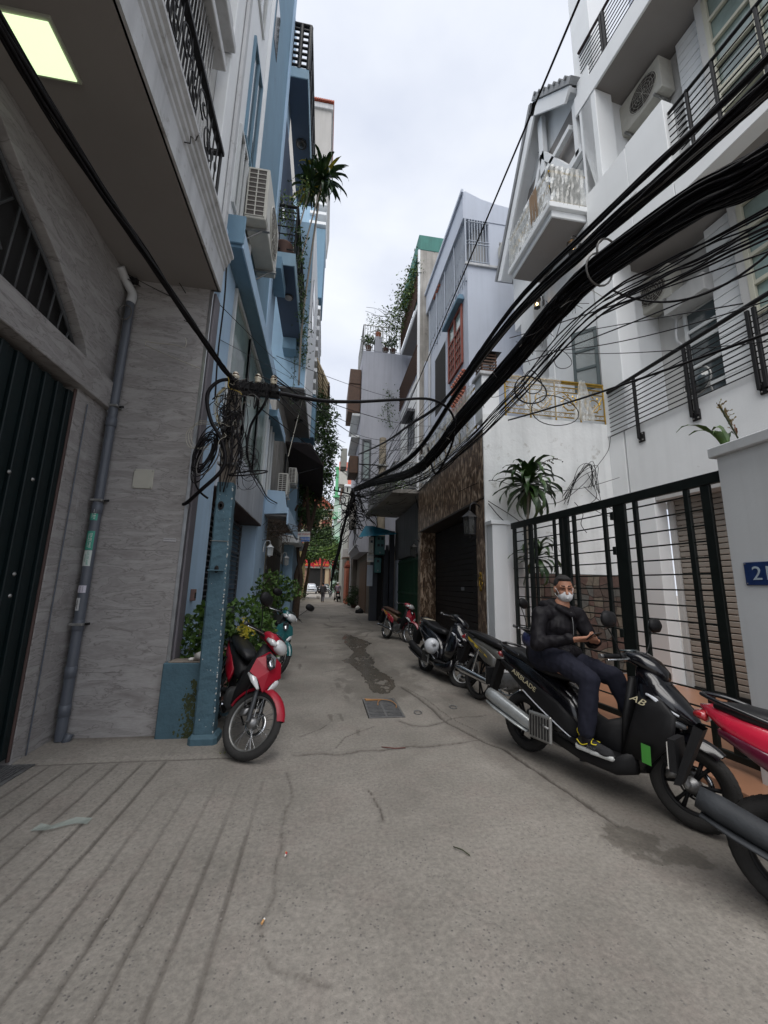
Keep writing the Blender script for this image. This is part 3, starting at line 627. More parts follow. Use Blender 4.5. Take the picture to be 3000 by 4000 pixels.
# arched grille
gy0 = -2.50; mat('arch_iron', (.05, .052, .055), .5)
box('arch_glass', -2.57, -2.56, 0, 4.0, 3.6, 4.95, dark_in, GH)
def gcurve(pts, r, nm='scroll'): tube(nm, [(gy0, y, z) for y, z in pts], r, MATS['arch_iron'], GH, 5)
gcurve([(0, 4.86), (1.2, 4.84), (2.0, 4.79), (2.56, 4.66), (2.95, 4.39), (3.32, 4.17), (3.64, 3.89), (3.88, 3.63)], .022, 'arch_frame')
gcurve([(0, 3.64), (3.9, 3.64)], .022, 'arch_frame')
for y in np.arange(2.95, 3.85, .125):
    top = np.interp(y, [2.56, 2.95, 3.32, 3.64, 3.88], [4.66, 4.39, 4.17, 3.89, 3.63]); gcurve([(y, 3.64), (y+.03, top)], .010, 'grille_bar')
for cy, cz, r0, s in ((2.2, 4.05, .30, 1), (2.62, 4.18, .22, -1), (2.72, 3.85, .16, 1), (1.7, 4.2, .34, -1), (1.75, 3.85, .2, 1), (2.35, 4.45, .16, 1)):
    pts = [(cy+s*p[0], cz+p[2]) for p in spiral((0, 0), r0, .03, 1.6, 1.2)]; gcurve(pts, .012)
gcurve([(2.9, 4.35), (2.75, 4.1), (2.9, 3.9), (2.6, 3.66)], .012)
# gate
GT = thing('folding_gate', 'very dark green ribbed steel gate with rows of round bolts, left edge', 'gate', (-2.6, 3.2, 0))
for i in range(36):
    y = 3.86-.078*i; bbox('slat', -2.50, -2.44-(i % 2)*.022, y-.073, y-.004, .06, 3.24, dark_steel, GT, bev=.006)
box('backing', -2.56, -2.51, 1.0, 3.87, .04, 3.27, dark_steel, GT); rod('edge_post', (-2.44, 3.868, .03), (-2.44, 3.868, 3.28), .014, mat('brown_edge', (.06, .035, .03), .7), GT)
for z in (.45, 1.35, 1.52, 2.30):
    for y in (3.30, 3.05, 2.80, 3.55): revolve('bolt', [(0, .014), (.010, .011), (.017, .002), (.017, 0), (0, 0)], galv, GT, 10, face_mtx((-2.437, y, z-(3.55-y)*.03), (0, 1, 0), (0, 0, 1)), closed=False)
# soffit, lit panel, cornice
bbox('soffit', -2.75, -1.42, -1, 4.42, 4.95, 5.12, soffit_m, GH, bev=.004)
CL = thing('ceiling_light', 'square greenish white ceiling panel light glowing in the balcony soffit', 'ceiling light', (-2.02, 2.29, 4.94))
bbox('rim', -2.19, -1.86, 2.12, 2.46, 4.925, 4.949, mat('light_rim', (.35, .36, .3), .5), CL, bev=.003)
box('diffuser', -2.168, -1.882, 2.142, 2.438, 4.915, 4.925, panel_glow, CL)
prof = [(-1.44, 4.95), (-1.40, 4.95), (-1.40, 5.24), (-1.385, 5.26), (-1.385, 5.30), (-1.36, 5.32), (-1.355, 5.36), (-1.335, 5.37), (-1.33, 5.41), (-1.30, 5.43), (-1.30, 5.47), (-1.44, 5.47)]
prism('cornice', prof, 'y', -1, 4.42, trim_w, GH)
prof2 = [(4.42+(x+1.40)*.6, z) for x, z in prof[1:11]]; prism('cornice_return', [(4.40, 4.95)]+prof2+[(4.40, 5.47)], 'x', -1.6, -1.405, trim_w, GH)
box('balcony_floor', -1.9, -1.42, -1, 4.42, 5.12, 5.45, trim_w, GH)
# jagged crack in the cornice
crackm = plain('crack_dirt', (.03, .028, .025), .95)
tube('crack', [(-1.384, 2.98, 5.25), (-1.36, 3.03, 5.31), (-1.352, 3.0, 5.35), (-1.332, 3.06, 5.39), (-1.30, 3.03, 5.44)], .005, crackm, GH, 4)
# wrought iron balcony rail
WR = thing('balcony_railing', 'black wrought iron railing with scrolls on the moulded balcony, top left', 'railing', (-1.33, 2, 5.47))
rx = -1.335
bbox('top_rail', rx-.03, rx+.03, -.5, 3.72, 6.07, 6.12, black_iron, WR, bev=.006); rod('bottom_rail', (rx, -.5, 5.53), (rx, 3.7, 5.53), .012, black_iron, WR, 6); rod('end_post', (rx, 3.69, 5.47), (rx, 3.69, 6.1), .018, black_iron, WR, 6)
bbox('wall_flange', rx-.5, rx+.02, 3.67, 3.72, 6.07, 6.11, black_iron, WR, bev=.004)
def rs_curve(pts, r=.008): tube('scroll', [(rx, y, z) for y, z in pts], r, black_iron, WR, 5)
for i in range(8):
    c = 3.35-i*.44
    if i < 1:
        for k in range(3): rod('twisted_bar', (rx, c+.22-k*.11, 5.53), (rx, c+.22-k*.11, 6.07), .008, black_iron, WR, 5); tube('ring', [(rx, c+.22-k*.11+.028*math.cos(a), 5.75+.05*math.sin(a)) for a in np.linspace(0, 2*PI, 11)[:-1]], .007, black_iron, WR, 4, True)
    rs_curve([(c+p[0], 5.70+p[2]) for p in spiral((0, 0), .16, .015, 1.5, PI*.5)]); rs_curve([(c-.2-p[0], 5.90+p[2]) for p in spiral((0, 0), .15, .015, 1.5, -PI*.5)])
    rs_curve([(c+.05, 5.55), (c-.05, 5.75), (c-.16, 6.05)]); rod('bar', (rx, c-.36, 5.53), (rx, c-.36, 6.07), .008, black_iron, WR, 5)
# upper floors
box('upper_wall', -2.1, -1.62, -1, 4.40, 5.47, 15, offwhite, GH)
bbox('corner_pilaster', -1.62, -1.47, 4.02, 4.42, 5.47, 15, white, GH, bev=.01)
for x0, x1, y0, y1 in ((-1.50, -1.435, 4.36, 4.47), (-1.46, -1.415, 4.30, 4.36)): bbox('pilaster_moulding', x0, x1, y0, y1, 5.47, 15, trim_w, GH, bev=.008)
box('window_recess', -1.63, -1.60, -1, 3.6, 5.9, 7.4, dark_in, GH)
for i in range(34): y = 3.62-i*.062; rod('window_bar', (-1.52, y, 5.75), (-1.52, y, 7.5), .006, galv, GH, 5)
for a, b_, c, d, e in ((-1.62, -1.44, 3.83, 7.42, 7.72), (-1.62, -1.42, 4.0, 8.0, 8.42), (-1.62, -1.44, 3.6, 9.6, 10)):
    bbox('upper_cornice', a, b_, -1, c, d, d+.12, trim_w, GH, bev=.01); bbox('upper_cornice', a, b_-.05, -1, c-.04, d+.12, e, trim_w, GH, bev=.01)
# trim and things on the side wall
bbox('steel_corner_trim', -1.515, -1.475, 4.385, 4.60, .05, 4.93, alu, GH, bev=.004)
bbox('corner_post', -1.475, -1.452, 4.42, 4.60, .7, 4.93, mat('mauve_grey_paint', (.15, .14, .155), .7), GH, bev=.006)
PW = thing('drain_pipe', 'grey plastic drain pipe with stickers running down the corner of the tiled wall', 'pipe', (-2.33, 4.34, 0))
rod('pipe_length', (-2.335, 4.335, .02), (-2.335, 4.335, 2.30), .046, pvc, PW, 20); rod('pipe_length', (-2.335, 4.335, 2.30), (-2.335, 4.335, 4.62), .044, pvc, PW, 20)
for z in (1.05, 2.2, .62, .28, 3.15): rod('pipe_collar', (-2.335, 4.335, z-.05), (-2.335, 4.335, z+.05), .051, pvc, PW, 20)
for z in (1.06, 2.29, 3.33):
    bbox('pipe_clamp', -2.395, -2.275, 4.28, 4.40, z-.012, z+.012, galv, PW, bev=.004); rod('clamp_screw', (-2.28, 4.33, z), (-2.235, 4.33, z+.005), .012, black_iron, PW, 8)
tube('pipe_elbow', smooth_path([(-2.335, 4.335, 4.60), (-2.33, 4.33, 4.72), (-2.38, 4.27, 4.82), (-2.40, 4.15, 4.90)]), .046, pvc_w, PW, 14)
rod('pipe_thin', (-2.405, 4.02, .02), (-2.405, 4.02, 3.2), .006, pvc, PW, 8)
rod('floor_stub', (-2.28, 4.32, .0), (-2.26, 4.34, .07), .035, pvc, PW, 12)
stg = plain('sticker_green', (.05, .30, .22), .6); stw = plain('sticker_pale', (.50, .55, .52), .6); stk = plain('sticker_print', (.02, .03, .03), .6)
def pipe_sticker(z0, z1, base, ink, lines, label, a0=-150, a1=-45, x=-2.335, y=4.335, r_=.0485):
    st = thing('sticker', label, 'sticker', (x, y-r_, (z0+z1)/2), 'phone number stickers on the drain pipe')
    A = np.linspace(R(a0), R(a1), 7); v = [(x+r_*math.cos(a), y+r_*math.sin(a), z) for a in A for z in (z0, z1)]
    mesh_obj('paper', v, [(2*i, 2*i+2, 2*i+3, 2*i+1) for i in range(6)], base, st, True)
    for k, (s, sz) in enumerate(lines):
        a = R(a0)+(R(a1)-R(a0))*(.72-.26*k if k else .70)
        n = Vector((math.cos(a), math.sin(a), 0)); text_obj('print', s, sz, ink, st, face_mtx(Vector((x, y, (z0+z1)/2))+n*(r_+.0012), (0, 0, 1), Vector((n.y, -n.x, 0))), .0004)
pipe_sticker(2.08, 2.20, stg, buttw, [('418 637', .030), ('KHOAN CAT', .012)], 'torn green phone number sticker near the top clamp of the drain pipe')
pipe_sticker(1.78, 1.97, stg, buttw, [('0944 330 622', .027), ('KHOAN CAT BE TONG', .013)], 'long green sticker reading 0944 330 622 on the drain pipe')
pipe_sticker(1.62, 1.775, stw, stg, [('0977 337 377', .024), ('KHOAN CAT', .013)], 'pale sticker with green digits just under the long green one')
pipe_sticker(1.36, 1.43, plain('sticker_white', (.55, .53, .6), .6), stk, [('THONG TAC', .010), ('HUT BE PHOT', .009)], 'small white sticker with fine print on the middle of the pipe')
pipe_sticker(1.19, 1.31, plain('sticker_grey', (.52, .53, .53), .6), stk, [('HUT BE PHOT', .014), ('0988 ...', .016)], 'lowest sticker with black print on the drain pipe', a0=-170, a1=-85)
NP = thing('wall_notice', 'faint white paper notice stuck on the tiled wall beside the steel trim', 'notice', (-1.62, 4.385, 1.92))
bbox('paper', -1.685, -1.56, 4.385, 4.390, 1.90, 1.935, plain('paper_grey', (.42, .41, .42), .8), NP, bev=.001); text_obj('print', 'KHOAN RUT LOI BE TONG', .010, stk, NP, face_mtx((-1.622, 4.3835, 1.922), (1, 0, 0), (0, 0, 1)), .0005)
BP = thing('blank_plate', 'blank cream metal plate with corner screws on the tiled side wall', 'plate', (-1.95, 4.38, 2.56))
cream = plain('cream_plate', (.42, .41, .36), .5); bbox('plate', -2.06, -1.86, 4.375, 4.390, 2.455, 2.665, cream, BP, bev=.004)
for a in (-2.045, -1.875):
    for z in (2.47, 2.65): rod('screw', (a, 4.370, z), (a, 4.377, z), .006, galv, BP, 8)
HG = thing('coat_hanger', 'white wire coat hanger caught on the cable above the tiled wall', 'hanger', (-1.8, 4.2, 4.1))
tube('hanger_wire', smooth_path([(-1.62, 4.12, 3.98), (-1.72, 4.14, 4.02), (-1.94, 4.16, 4.03), (-2.02, 4.16, 4.035), (-2.03, 4.16, 4.0), (-1.98, 4.16, 3.975), (-1.7, 4.14, 3.86), (-1.42, 4.1, 3.75)], 5), .004, cable_w, HG, 5)
tube('hanger_hook', smooth_path([(-1.62, 4.12, 3.98), (-1.60, 4.11, 4.03), (-1.615, 4.1, 4.09)], 4), .004, cable_w, HG, 5)
tag(tube('cable_loop', [(-2.33+.065*math.cos(a), 4.25, 4.42+.09*math.sin(a)) for a in np.linspace(0, 2*PI, 22)[:-1]], .008, cable_g, n=5, closed=True), 'small ring of grey cable hanging beside the white pipe elbow', 'cable coil')
CM = thing('security_camera', 'small black security camera in the corner under the soffit', 'camera', (-2.36, 4.3, 4.88)); bbox('camera_body', -2.42, -2.28, 4.28, 4.34, 4.84, 4.90, black_iron, CM, bev=.008); rod('camera_mount', (-2.35, 4.38, 4.86), (-2.35, 4.33, 4.92), .02, pvc_w, CM)

# ================================================================ BLUE HOUSE
BH = thing('blue_house', 'sky blue house with long ledge, glass shopfront upstairs and grille doors below', 'house', (-1.9, 8, 0))
F = -1.6
box('ground_pier', -1.9, F+.02, 4.60, 5.60, 0, 6.05, blue, BH); box('ground_pier', -2.4, F, 9.45, 11.0, 0, 6.1, blue, BH); box('inner_wall', -2.6, -2.42, 4.6, 11.0, 0, 3.0, dark_in, BH)
box('reveal_wall', -2.05, F-.01, 9.38, 9.45, .0, 2.82, blue, BH); box('upper_core', -2.4, F-.03, 4.60, 9.45, 2.86, 17.8, blue, BH); box('blue_side_face', -2.4, -1.475, 4.602, 4.66, 3.0, 6.05, blue, BH)
for a, b_ in ((5.62, 6.85), (6.86, 8.1), (8.11, 9.40)): bbox('cladding_panel', F-.02, -1.50, a, b_-.006, 2.82, 3.62, alu_panel, BH, bev=.004)
box('shop_soffit', -2.1, -1.52, 5.61, 9.44, 2.80, 2.82, mat('brown_soffit', (.05, .035, .035), .8), BH)
# glazed first floor
for a, b_ in ((5.68, 6.9), (6.9, 8.15), (8.15, 9.42)):
    box('window_pane', F-.02, F+.004, a+.04, b_-.04, 3.70, 5.98, glass_l, BH)
    for y in (a, b_): bbox('window_stile', F, F+.05, y-.028, y+.028, 3.64, 6.03, wframe, BH, bev=.005)
    bbox('window_rail', F, F+.045, a, b_, 3.62, 3.70, wframe, BH, bev=.005); bbox('window_rail', F, F+.045, a, b_, 5.96, 6.04, wframe, BH, bev=.005)
for a, b_ in ((9.75, 10.2), (10.2, 10.62), (10.62, 11.0)):
    box('window_pane', F-.01, F+.006, a+.03, b_-.03, 3.75, 5.6, glass, BH); bbox('window_stile', F, F+.05, a-.022, a+.022, 3.7, 5.7, wframe, BH, bev=.005)
bbox('floor_ledge', F-.05, -1.35, 4.9, 9.5, 6.06, 6.28, blue_deep, BH, bev=.006); bbox('ledge_fascia', -1.349, -1.325, 4.88, 9.52, 6.04, 6.32, blue, BH, bev=.005)
bbox('ledge_end', F-.05, -1.325, 4.86, 4.90, 6.10, 6.55, blue_deep, BH, bev=.008)
bbox('floor_ledge', F-.02, -1.36, 9.52, 11.3, 5.62, 5.80, blue_deep, BH, bev=.006); bbox('ledge_fascia', -1.359, -1.335, 9.53, 11.4, 5.60, 5.84, blue, BH, bev=.005)
# pale upper bay with windows
box('upper_bay', -1.9, F+.02, 4.45, 6.08, 6.6, 17.8, white_clean, BH)
for y0, y1, z0, z1 in ((5.22, 5.84, 8.40, 10.35), (5.0, 5.42, 6.9, 8.2), (4.9, 5.6, 11.2, 13.0)):
    box('window_pane', F+.018, F+.025, y0, y1, z0, z1, glass, BH)
    for a, b_, c, d in ((y0-.05, y0, z0-.05, z1+.05), (y1, y1+.05, z0-.05, z1+.05), (y0, y1, z1, z1+.05), (y0, y1, z0-.05, z0), ((y0+y1)/2-.02, (y0+y1)/2+.02, z0, z1)): box('window_frame', F+.02, F+.06, a, b_, c, d, blue_deep if z0 > 8 and z0 < 9 else wframe, BH)
bbox('bay_moulding', F+.02, F+.08, 6.02, 6.10, 6.6, 17.8, white_clean, BH, bev=.006)
bbox('pilaster', F-.03, F+.05, 6.12, 8.05, 6.3, 17.8, blue_deep, BH, bev=.01); bbox('pilaster_edge', F, F+.075, 8.05, 8.32, 6.3, 17.8, blue, BH, bev=.008)
bbox('upper_window', F+.05, F+.06, 6.3, 6.7, 12.4, 13.6, glass, BH)
# balconies
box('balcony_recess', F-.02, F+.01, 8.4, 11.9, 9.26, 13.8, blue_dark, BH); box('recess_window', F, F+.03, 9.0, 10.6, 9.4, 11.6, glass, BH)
for z0, z1, xo, y1, nm in ((8.92, 9.27, -1.05, 11.55, 'a'), (14.66, 14.99, -1.06, 11.9, 'b')):
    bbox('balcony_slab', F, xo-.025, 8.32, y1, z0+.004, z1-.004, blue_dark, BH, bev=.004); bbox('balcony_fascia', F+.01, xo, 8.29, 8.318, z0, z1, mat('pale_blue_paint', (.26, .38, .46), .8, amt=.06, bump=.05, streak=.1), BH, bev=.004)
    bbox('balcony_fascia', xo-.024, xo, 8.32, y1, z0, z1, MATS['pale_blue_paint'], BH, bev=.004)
bbox('inset_beam', F+.01, -1.32, 8.05, 9.0, 8.6, 8.918, blue_deep, BH, bev=.004)
bbox('inset_beam', F+.01, -1.2, 11.1, 11.6, 8.55, 8.918, blue_deep, BH, bev=.004)
B2 = thing('balcony_railing', 'black bar railing of the lower planted balcony on the blue house', 'railing', (-1.3, 8.3, 9.27), 'black railings of the blue house')
railing('r', (F+.03, 8.33), (-1.08, 8.33), 9.27, 10.62, B2, bars=6, posts=2, top=.035, bar=.014); railing('r', (-1.08, 8.33), (-1.08, 11.5), 9.27, 10.62, B2, bars=6, posts=6, top=.035, bar=.014)
B3 = thing('balcony_railing', 'black bar railing of the highest balcony against the sky, blue house', 'railing', (-1.3, 8.3, 15), 'black railings of the blue house')
railing('r', (F+.03, 8.33), (-1.09, 8.33), 14.99, 16.55, B3, bars=7, posts=3, top=.05, bar=.035); railing('r', (-1.09, 8.33), (-1.09, 11.8), 14.99, 16.55, B3, bars=7, posts=6, top=.05, bar=.02)
def dome_light(c, lb, r_=.12, m=None):
    t = thing('ceiling_lamp', lb, 'ceiling lamp', c, 'round lamps under the balconies'); revolve('lamp_ring', [(r_, 0), (r_, -.03), (r_*.85, -.035), (r_*.85, 0)], lamp_black, t, 24, Matrix.Translation(c)); revolve('lamp_bowl', [(0, -.085), (r_*.4, -.078), (r_*.7, -.055), (r_*.84, -.025), (r_*.84, 0)], m or soffit_m, t, 24, Matrix.Translation(c), closed=False)
dome_light((-1.28, 9.35, 8.92), 'round lamp with pale bowl under the planted balcony of the blue house')
dome_light((-1.33, 9.9, 14.66), 'dark round lamp under the highest balcony of the blue house', .16, lamp_black)
ac_unit('air_conditioner', 'large cream air conditioner with grid end high on the pale bay of the blue house', axes((-1.56, 6.75, 7.20), *LEFTW), W=1.25, D=.36, H=.98)
ac_unit('air_conditioner', 'white air conditioner beside the blue pier above the small canopy', axes((-1.47, 11.95, 4.02), *LEFTW), W=.62, D=.30, H=.64)
ac_unit('air_conditioner', 'farther small air conditioner half hidden behind the white one', axes((-1.38, 13.9, 4.85), *LEFTW), W=.7, D=.28, H=.55)
# grille doors
GD = thing('grille_door', 'grey steel doors of horizontal bars in the blue house doorway behind the pole', 'door', (-1.95, 7.3, 0))
for a, b_ in ((5.62, 6.52), (6.54, 7.45), (7.47, 8.4), (8.42, 9.36)):
    for y in (a, b_-.05): bbox('stile', -1.97, -1.92, y, y+.05, .05, 2.78, grille_grey, GD, bev=.004)
    for z in (.06, .95, 2.1, 2.72): bbox('rail', -1.965, -1.925, a+.05, b_-.05, z, z+.05, grille_grey, GD, bev=.004)
    for i in range(26):
        z = .16+i*.098
        if z < 2.68: box('slat', -1.958, -1.93, a+.05, b_-.05, z, z+.022, grille_grey, GD)
bbox('handle', -1.92, -1.90, 8.35, 8.38, 1.0, 1.25, galv, GD, bev=.004)
bbox('door_step', -1.95, -1.2, 5.62, 9.4, -.02, .14, pinktile, BH, bev=.004)
# small blue canopy and items by the second pier
SC = thing('door_canopy', 'small pale blue concrete canopy over the far doorway left of the alley', 'canopy', (-1.4, 10.5, 3.2))
prism('canopy_slab', [(-1.60, 3.42), (-1.60, 3.50), (-1.0, 3.46), (-.98, 3.02), (-1.03, 3.0), (-1.04, 3.38)], 'y', 10.35, 14.2, blue, SC); prism('canopy_front', [(-1.6, 3.25), (-1.6, 3.9), (-1.12, 3.88), (-1.02, 3.3)], 'y', 10.3, 10.35, blue, SC); box('canopy_under', -1.59, -1.05, 10.36, 14.1, 3.22, 3.26, soffit_m, SC)
def wall_lantern(c, lb, s=.16, lit=False, side=1, grp='pale lanterns beside the gate', body=None):
    t = thing('wall_lantern', lb, 'lantern', c, grp); b_ = body or lamp_black; x, y, z = c
    revolve('lantern_roof', [(0, s*1.25), (s*.12, s*1.15), (s*.3, s*.98), (s*.62, s*.72), (s*.66, s*.66), (0, s*.66)], b_, t, 6, Matrix.Translation(c), smooth=False)
    revolve('lantern_base', [(0, -s*.95), (s*.15, -s*.9), (s*.2, -s*.75), (s*.5, -s*.68), (s*.5, -s*.6), (0, -s*.6)], b_, t, 6, Matrix.Translation(c), smooth=False)
    revolve('lantern_glass', [(s*.40, -s*.6), (s*.46, s*.66)], lamp_glass if b_ is lamp_black else mat('milky_glass', (.45, .48, .48), .3), t, 6, Matrix.Translation(c), smooth=False, closed=False)
    for k in range(6): a = k*PI/3; rod('lantern_bar', (x+s*.43*math.cos(a), y+s*.43*math.sin(a), z-s*.62), (x+s*.50*math.cos(a), y+s*.50*math.sin(a), z+s*.68), s*.035, b_, t, 5)
    if lit: revolve('bulb', [(0, -s*.3), (s*.12, -s*.2), (s*.16, 0), (s*.10, s*.2), (0, s*.3)], lamp_glow, t, 10, Matrix.Translation(c), closed=False)
    tube('lantern_bracket', smooth_path([(x, y, z+s*1.2), (x+side*s*.15, y, z+s*1.75), (x+side*s*.6, y, z+s*1.75), (x+side*s*.95, y, z+s*1.3), (x+side*s*.98, y, z+s*.4)], 4), s*.06, b_, t, 6); box('back_plate', min(x+side*s*.98, x+side*s*1.1), max(x+side*s*.98, x+side*s*1.1), y-s*.25, y+s*.25, z-s*.1, z+s*.7, b_, t)
    return t
wall_lantern((-1.38, 10.25, 2.28), 'white lantern on the blue pier under the small canopy', .15, side=-1, body=wframe)
wall_lantern((-1.42, 15.2, 2.3), 'farther white lantern beyond the brown metal gate', .18, side=-1, body=wframe)
GB = thing('sheet_gate', 'brown sheet metal gate with pierced top between the two white lanterns', 'gate', (-1.62, 12.8, 0))
sheetm = mat('brown_sheet_metal', (.07, .058, .045), .6, .2, amt=.25, sc=2, bump=.1, streak=.4)
for i in range(6): bbox('sheet', -1.66, -1.62, 11.3+i*.62, 11.3+i*.62+.61, .05, 2.35, sheetm, GB, bev=.005); box('pierced_slot', -1.63, -1.612, 11.42+i*.62, 11.80+i*.62, 2.42, 2.50, dark_in, GB); bbox('header', -1.66, -1.62, 11.3+i*.62, 11.3+i*.62+.61, 2.36, 2.6, sheetm, GB, bev=.005)
bbox('gate_post', -1.75, -1.58, 11.0, 11.3, 0, 3.0, mat('yellow_grey_post', (.19, .17, .12), .9), GB, bev=.01)
HN = thing('house_number', 'small dark house number plate on the far post of the blue house', 'sign', (-1.57, 11.1, 1.9)); bbox('plate', -1.578, -1.566, 11.02, 11.22, 1.62, 2.15, mat('dark_plate', (.03, .035, .045), .5), HN, bev=.003); text_obj('digits', '25', .12, buttw, HN, face_mtx((-1.563, 11.12, 1.9), (0, -1, 0), (0, 0, 1)), .001)
HN = thing('house_number', 'small blue number plate on the second blue pier', 'sign', (-1.595, 10.3, 1.75)); bbox('plate', -1.598, -1.588, 10.2, 10.36, 1.55, 1.85, blue_deep, HN, bev=.003); text_obj('digits', '23', .08, buttw, HN, face_mtx((-1.586, 10.28, 1.7), (0, -1, 0), (0, 0, 1)), .001)
SW = thing('switch_box', 'rusty bell box on the narrow blue pier left of the pole', 'switch box', (-1.56, 5.15, 1.33)); bbox('case', -1.58, -1.535, 5.10, 5.19, 1.26, 1.40, mat('rusty_box', (.22, .13, .11), .6, amt=.3, bump=.1), SW, bev=.005); bbox('socket', -1.536, -1.528, 5.125, 5.165, 1.29, 1.36, dark_in, SW)
# low blue wall + planter between tiled wall and pole
LW = thing('low_wall', 'low blue wall with mossy stains joining the tiled wall to the pole', 'wall', (-1.3, 4.35, 0))
bbox('wall_body', -1.51, -1.10, 4.30, 4.48, 0, .70, pole_blue, LW, bev=.008); bbox('wall_cap', -1.47, -1.12, 4.31, 4.49, .70, .712, conc_pole, LW, bev=.003)
mossm = mat('moss_stain', (.045, .055, .022), .95, amt=.4, sc=14, bump=.7, bsc=30)
rs = random.Random(5); mb = MB()
for i in range(260):
    z = rs.random()**1.2*.52+.02; x = -1.20+rs.gauss(0, .045)*(1.2-z); r_ = rs.uniform(.006, .018); a0 = rs.random()*6
    mb.add([(x, 4.2965, z)]+[(x+r_*rs.uniform(.5, 1.2)*math.cos(a0+a), 4.298-.002*rs.random(), z+r_*rs.uniform(.6, 1.4)*math.sin(a0+a)) for a in (0, 1.25, 2.5, 3.75, 5.0)], [(0, k, k % 5+1) for k in range(1, 6)])
tag(mb.build('moss', mossm, LW), kind='stuff')
CP = thing('paper_cup', 'tipped white paper cup on the low blue wall', 'cup', (-1.22, 4.39, .74)); revolve('cup', [(.028, 0), (.038, .085), (.036, .085), (.026, .003)], buttw, CP, 16, Matrix.Translation((-1.24, 4.36, .75)) @ Matrix.Rotation(R(75), 4, 'Y')); bbox('crumpled_tissue', -1.30, -1.25, 4.35, 4.42, .712, .735, buttw, CP, bev=.01)

# ================================================================ UTILITY POLE
UP = thing('utility_pole', 'square concrete pole, lower part painted teal, loaded with cables and porcelain insulators', 'utility pole', (-1.05, 4.2, 0))
v = []; f = []
def sq_pole(name, z0, z1, w0, w1, m, segs=10, jit=.0):
    vs_, fs = [], []; r2 = random.Random(4); n = 12
    for i in range(segs+1):
        t_ = i/segs; z = z0+(z1-z0)*t_; w = (w0+(w1-w0)*t_)/2; c = Vector((-1.035-.028*z/2.5+ .0*z, 4.22))
        pr = [(-1, -.8), (-.8, -1), (0, -1.0), (.8, -1), (1, -.8), (1, 0), (1, .8), (.8, 1), (0, 1), (-.8, 1), (-1, .8), (-1, 0)]
        for k, (a, b_) in enumerate(pr): j = r2.uniform(-jit, jit); vs_.append((c.x+a*(w+j), c.y+b_*(w*.9+j), z))
    for i in range(segs):
        for k in range(n): l = (k+1) % n; fs.append((i*n+k, i*n+l, (i+1)*n+l, (i+1)*n+k))
    fs.append(tuple(range(n-1, -1, -1))); fs.append(tuple(segs*n+k for k in range(n))); return mesh_obj(name, vs_, fs, m, UP)
sq_pole('painted_shaft', -.02, 2.52, .185, .165, pole_blue, 60, .0028); sq_pole('concrete_shaft', 2.52, 3.62, .15, .135, conc_pole, 30, .004)
bbox('pole_foot', -1.16, -.90, 4.10, 4.34, -.02, .10, pole_blue, UP, bev=.03)
revolve('bolt_hole', [(0, .002), (.030, .002), (.034, 0), (0, 0)], dark_in, UP, 12, face_mtx((-1.08, 4.137, 2.27), (1, 0, 0), (0, 0, 1)) @ Matrix.Diagonal((.9, 1.35, 1, 1)))
revolve('bolt_hole', [(0, .002), (.02, .002), (.022, 0), (0, 0)], dark_in, UP, 12, face_mtx((-1.06, 4.137, 1.62), (1, 0, 0), (0, 0, 1)) @ Matrix.Diagonal((1, 1.7, 1, 1)))
bbox('step_iron', -1.13, -.99, 4.07, 4.15, 1.60, 1.612, pole_blue, UP, bev=.003); bbox('mould_line', -1.15, -.97, 4.134, 4.142, 1.90, 1.905, conc_pole, UP, bev=.001)
flk = mat('bare_concrete_chip', (.40, .42, .41), .9, amt=.3, sc=30, bump=.4); mb = MB(); rs = random.Random(8)
for i in range(90):
    z = rs.uniform(.1, 2.5); x = -1.035-.028*z/2.5+ .088-.003*z+rs.uniform(-.004, .002); r_ = rs.uniform(.004, .012); y = 4.135+rs.uniform(0, .01)
    if rs.random() < .25: x -= rs.uniform(0, .15); y = 4.133; r_ *= .6
    mb.add([(x, y-.002, z)]+[(x+r_*.7*math.cos(a), y+(.004 if math.cos(a) > 0 else 0), z+r_*rs.uniform(.7, 1.5)*math.sin(a)) for a in (0, 1.25, 2.5, 3.75, 5.0)], [(0, k, k % 5+1) for k in range(1, 6)])
tag(mb.build('paint_chips', flk, UP), kind='stuff')
bbox('cross_arm', -1.14, -.60, 4.13, 4.19, 3.58, 3.66, black_iron, UP, bev=.004); bbox('cross_arm', -1.14, -.60, 4.27, 4.31, 3.58, 3.64, black_iron, UP, bev=.004)
for x in (-1.07, -.83, -.66):
    k = revolve('insulator', [(0, .0), (.030, .0), (.036, .02), (.030, .035), (.040, .05), (.040, .065), (.026, .075), (.030, .095), (.018, .11), (0, .112)], porcelain, UP, 16, Matrix.Translation((x, 4.16, 3.67)), closed=False)
    rod('insulator_pin', (x, 4.16, 3.6), (x, 4.16, 3.69), .010, black_iron, UP, 6); rod('insulator_cap', (x, 4.16, 3.745), (x, 4.16, 3.758), .033, brownwood, UP, 12)
for z in (3.08, 2.72, 3.3): bbox('steel_band', -1.16, -.975, 4.125, 4.31, z-.014, z+.014, galv, UP, bev=.004)
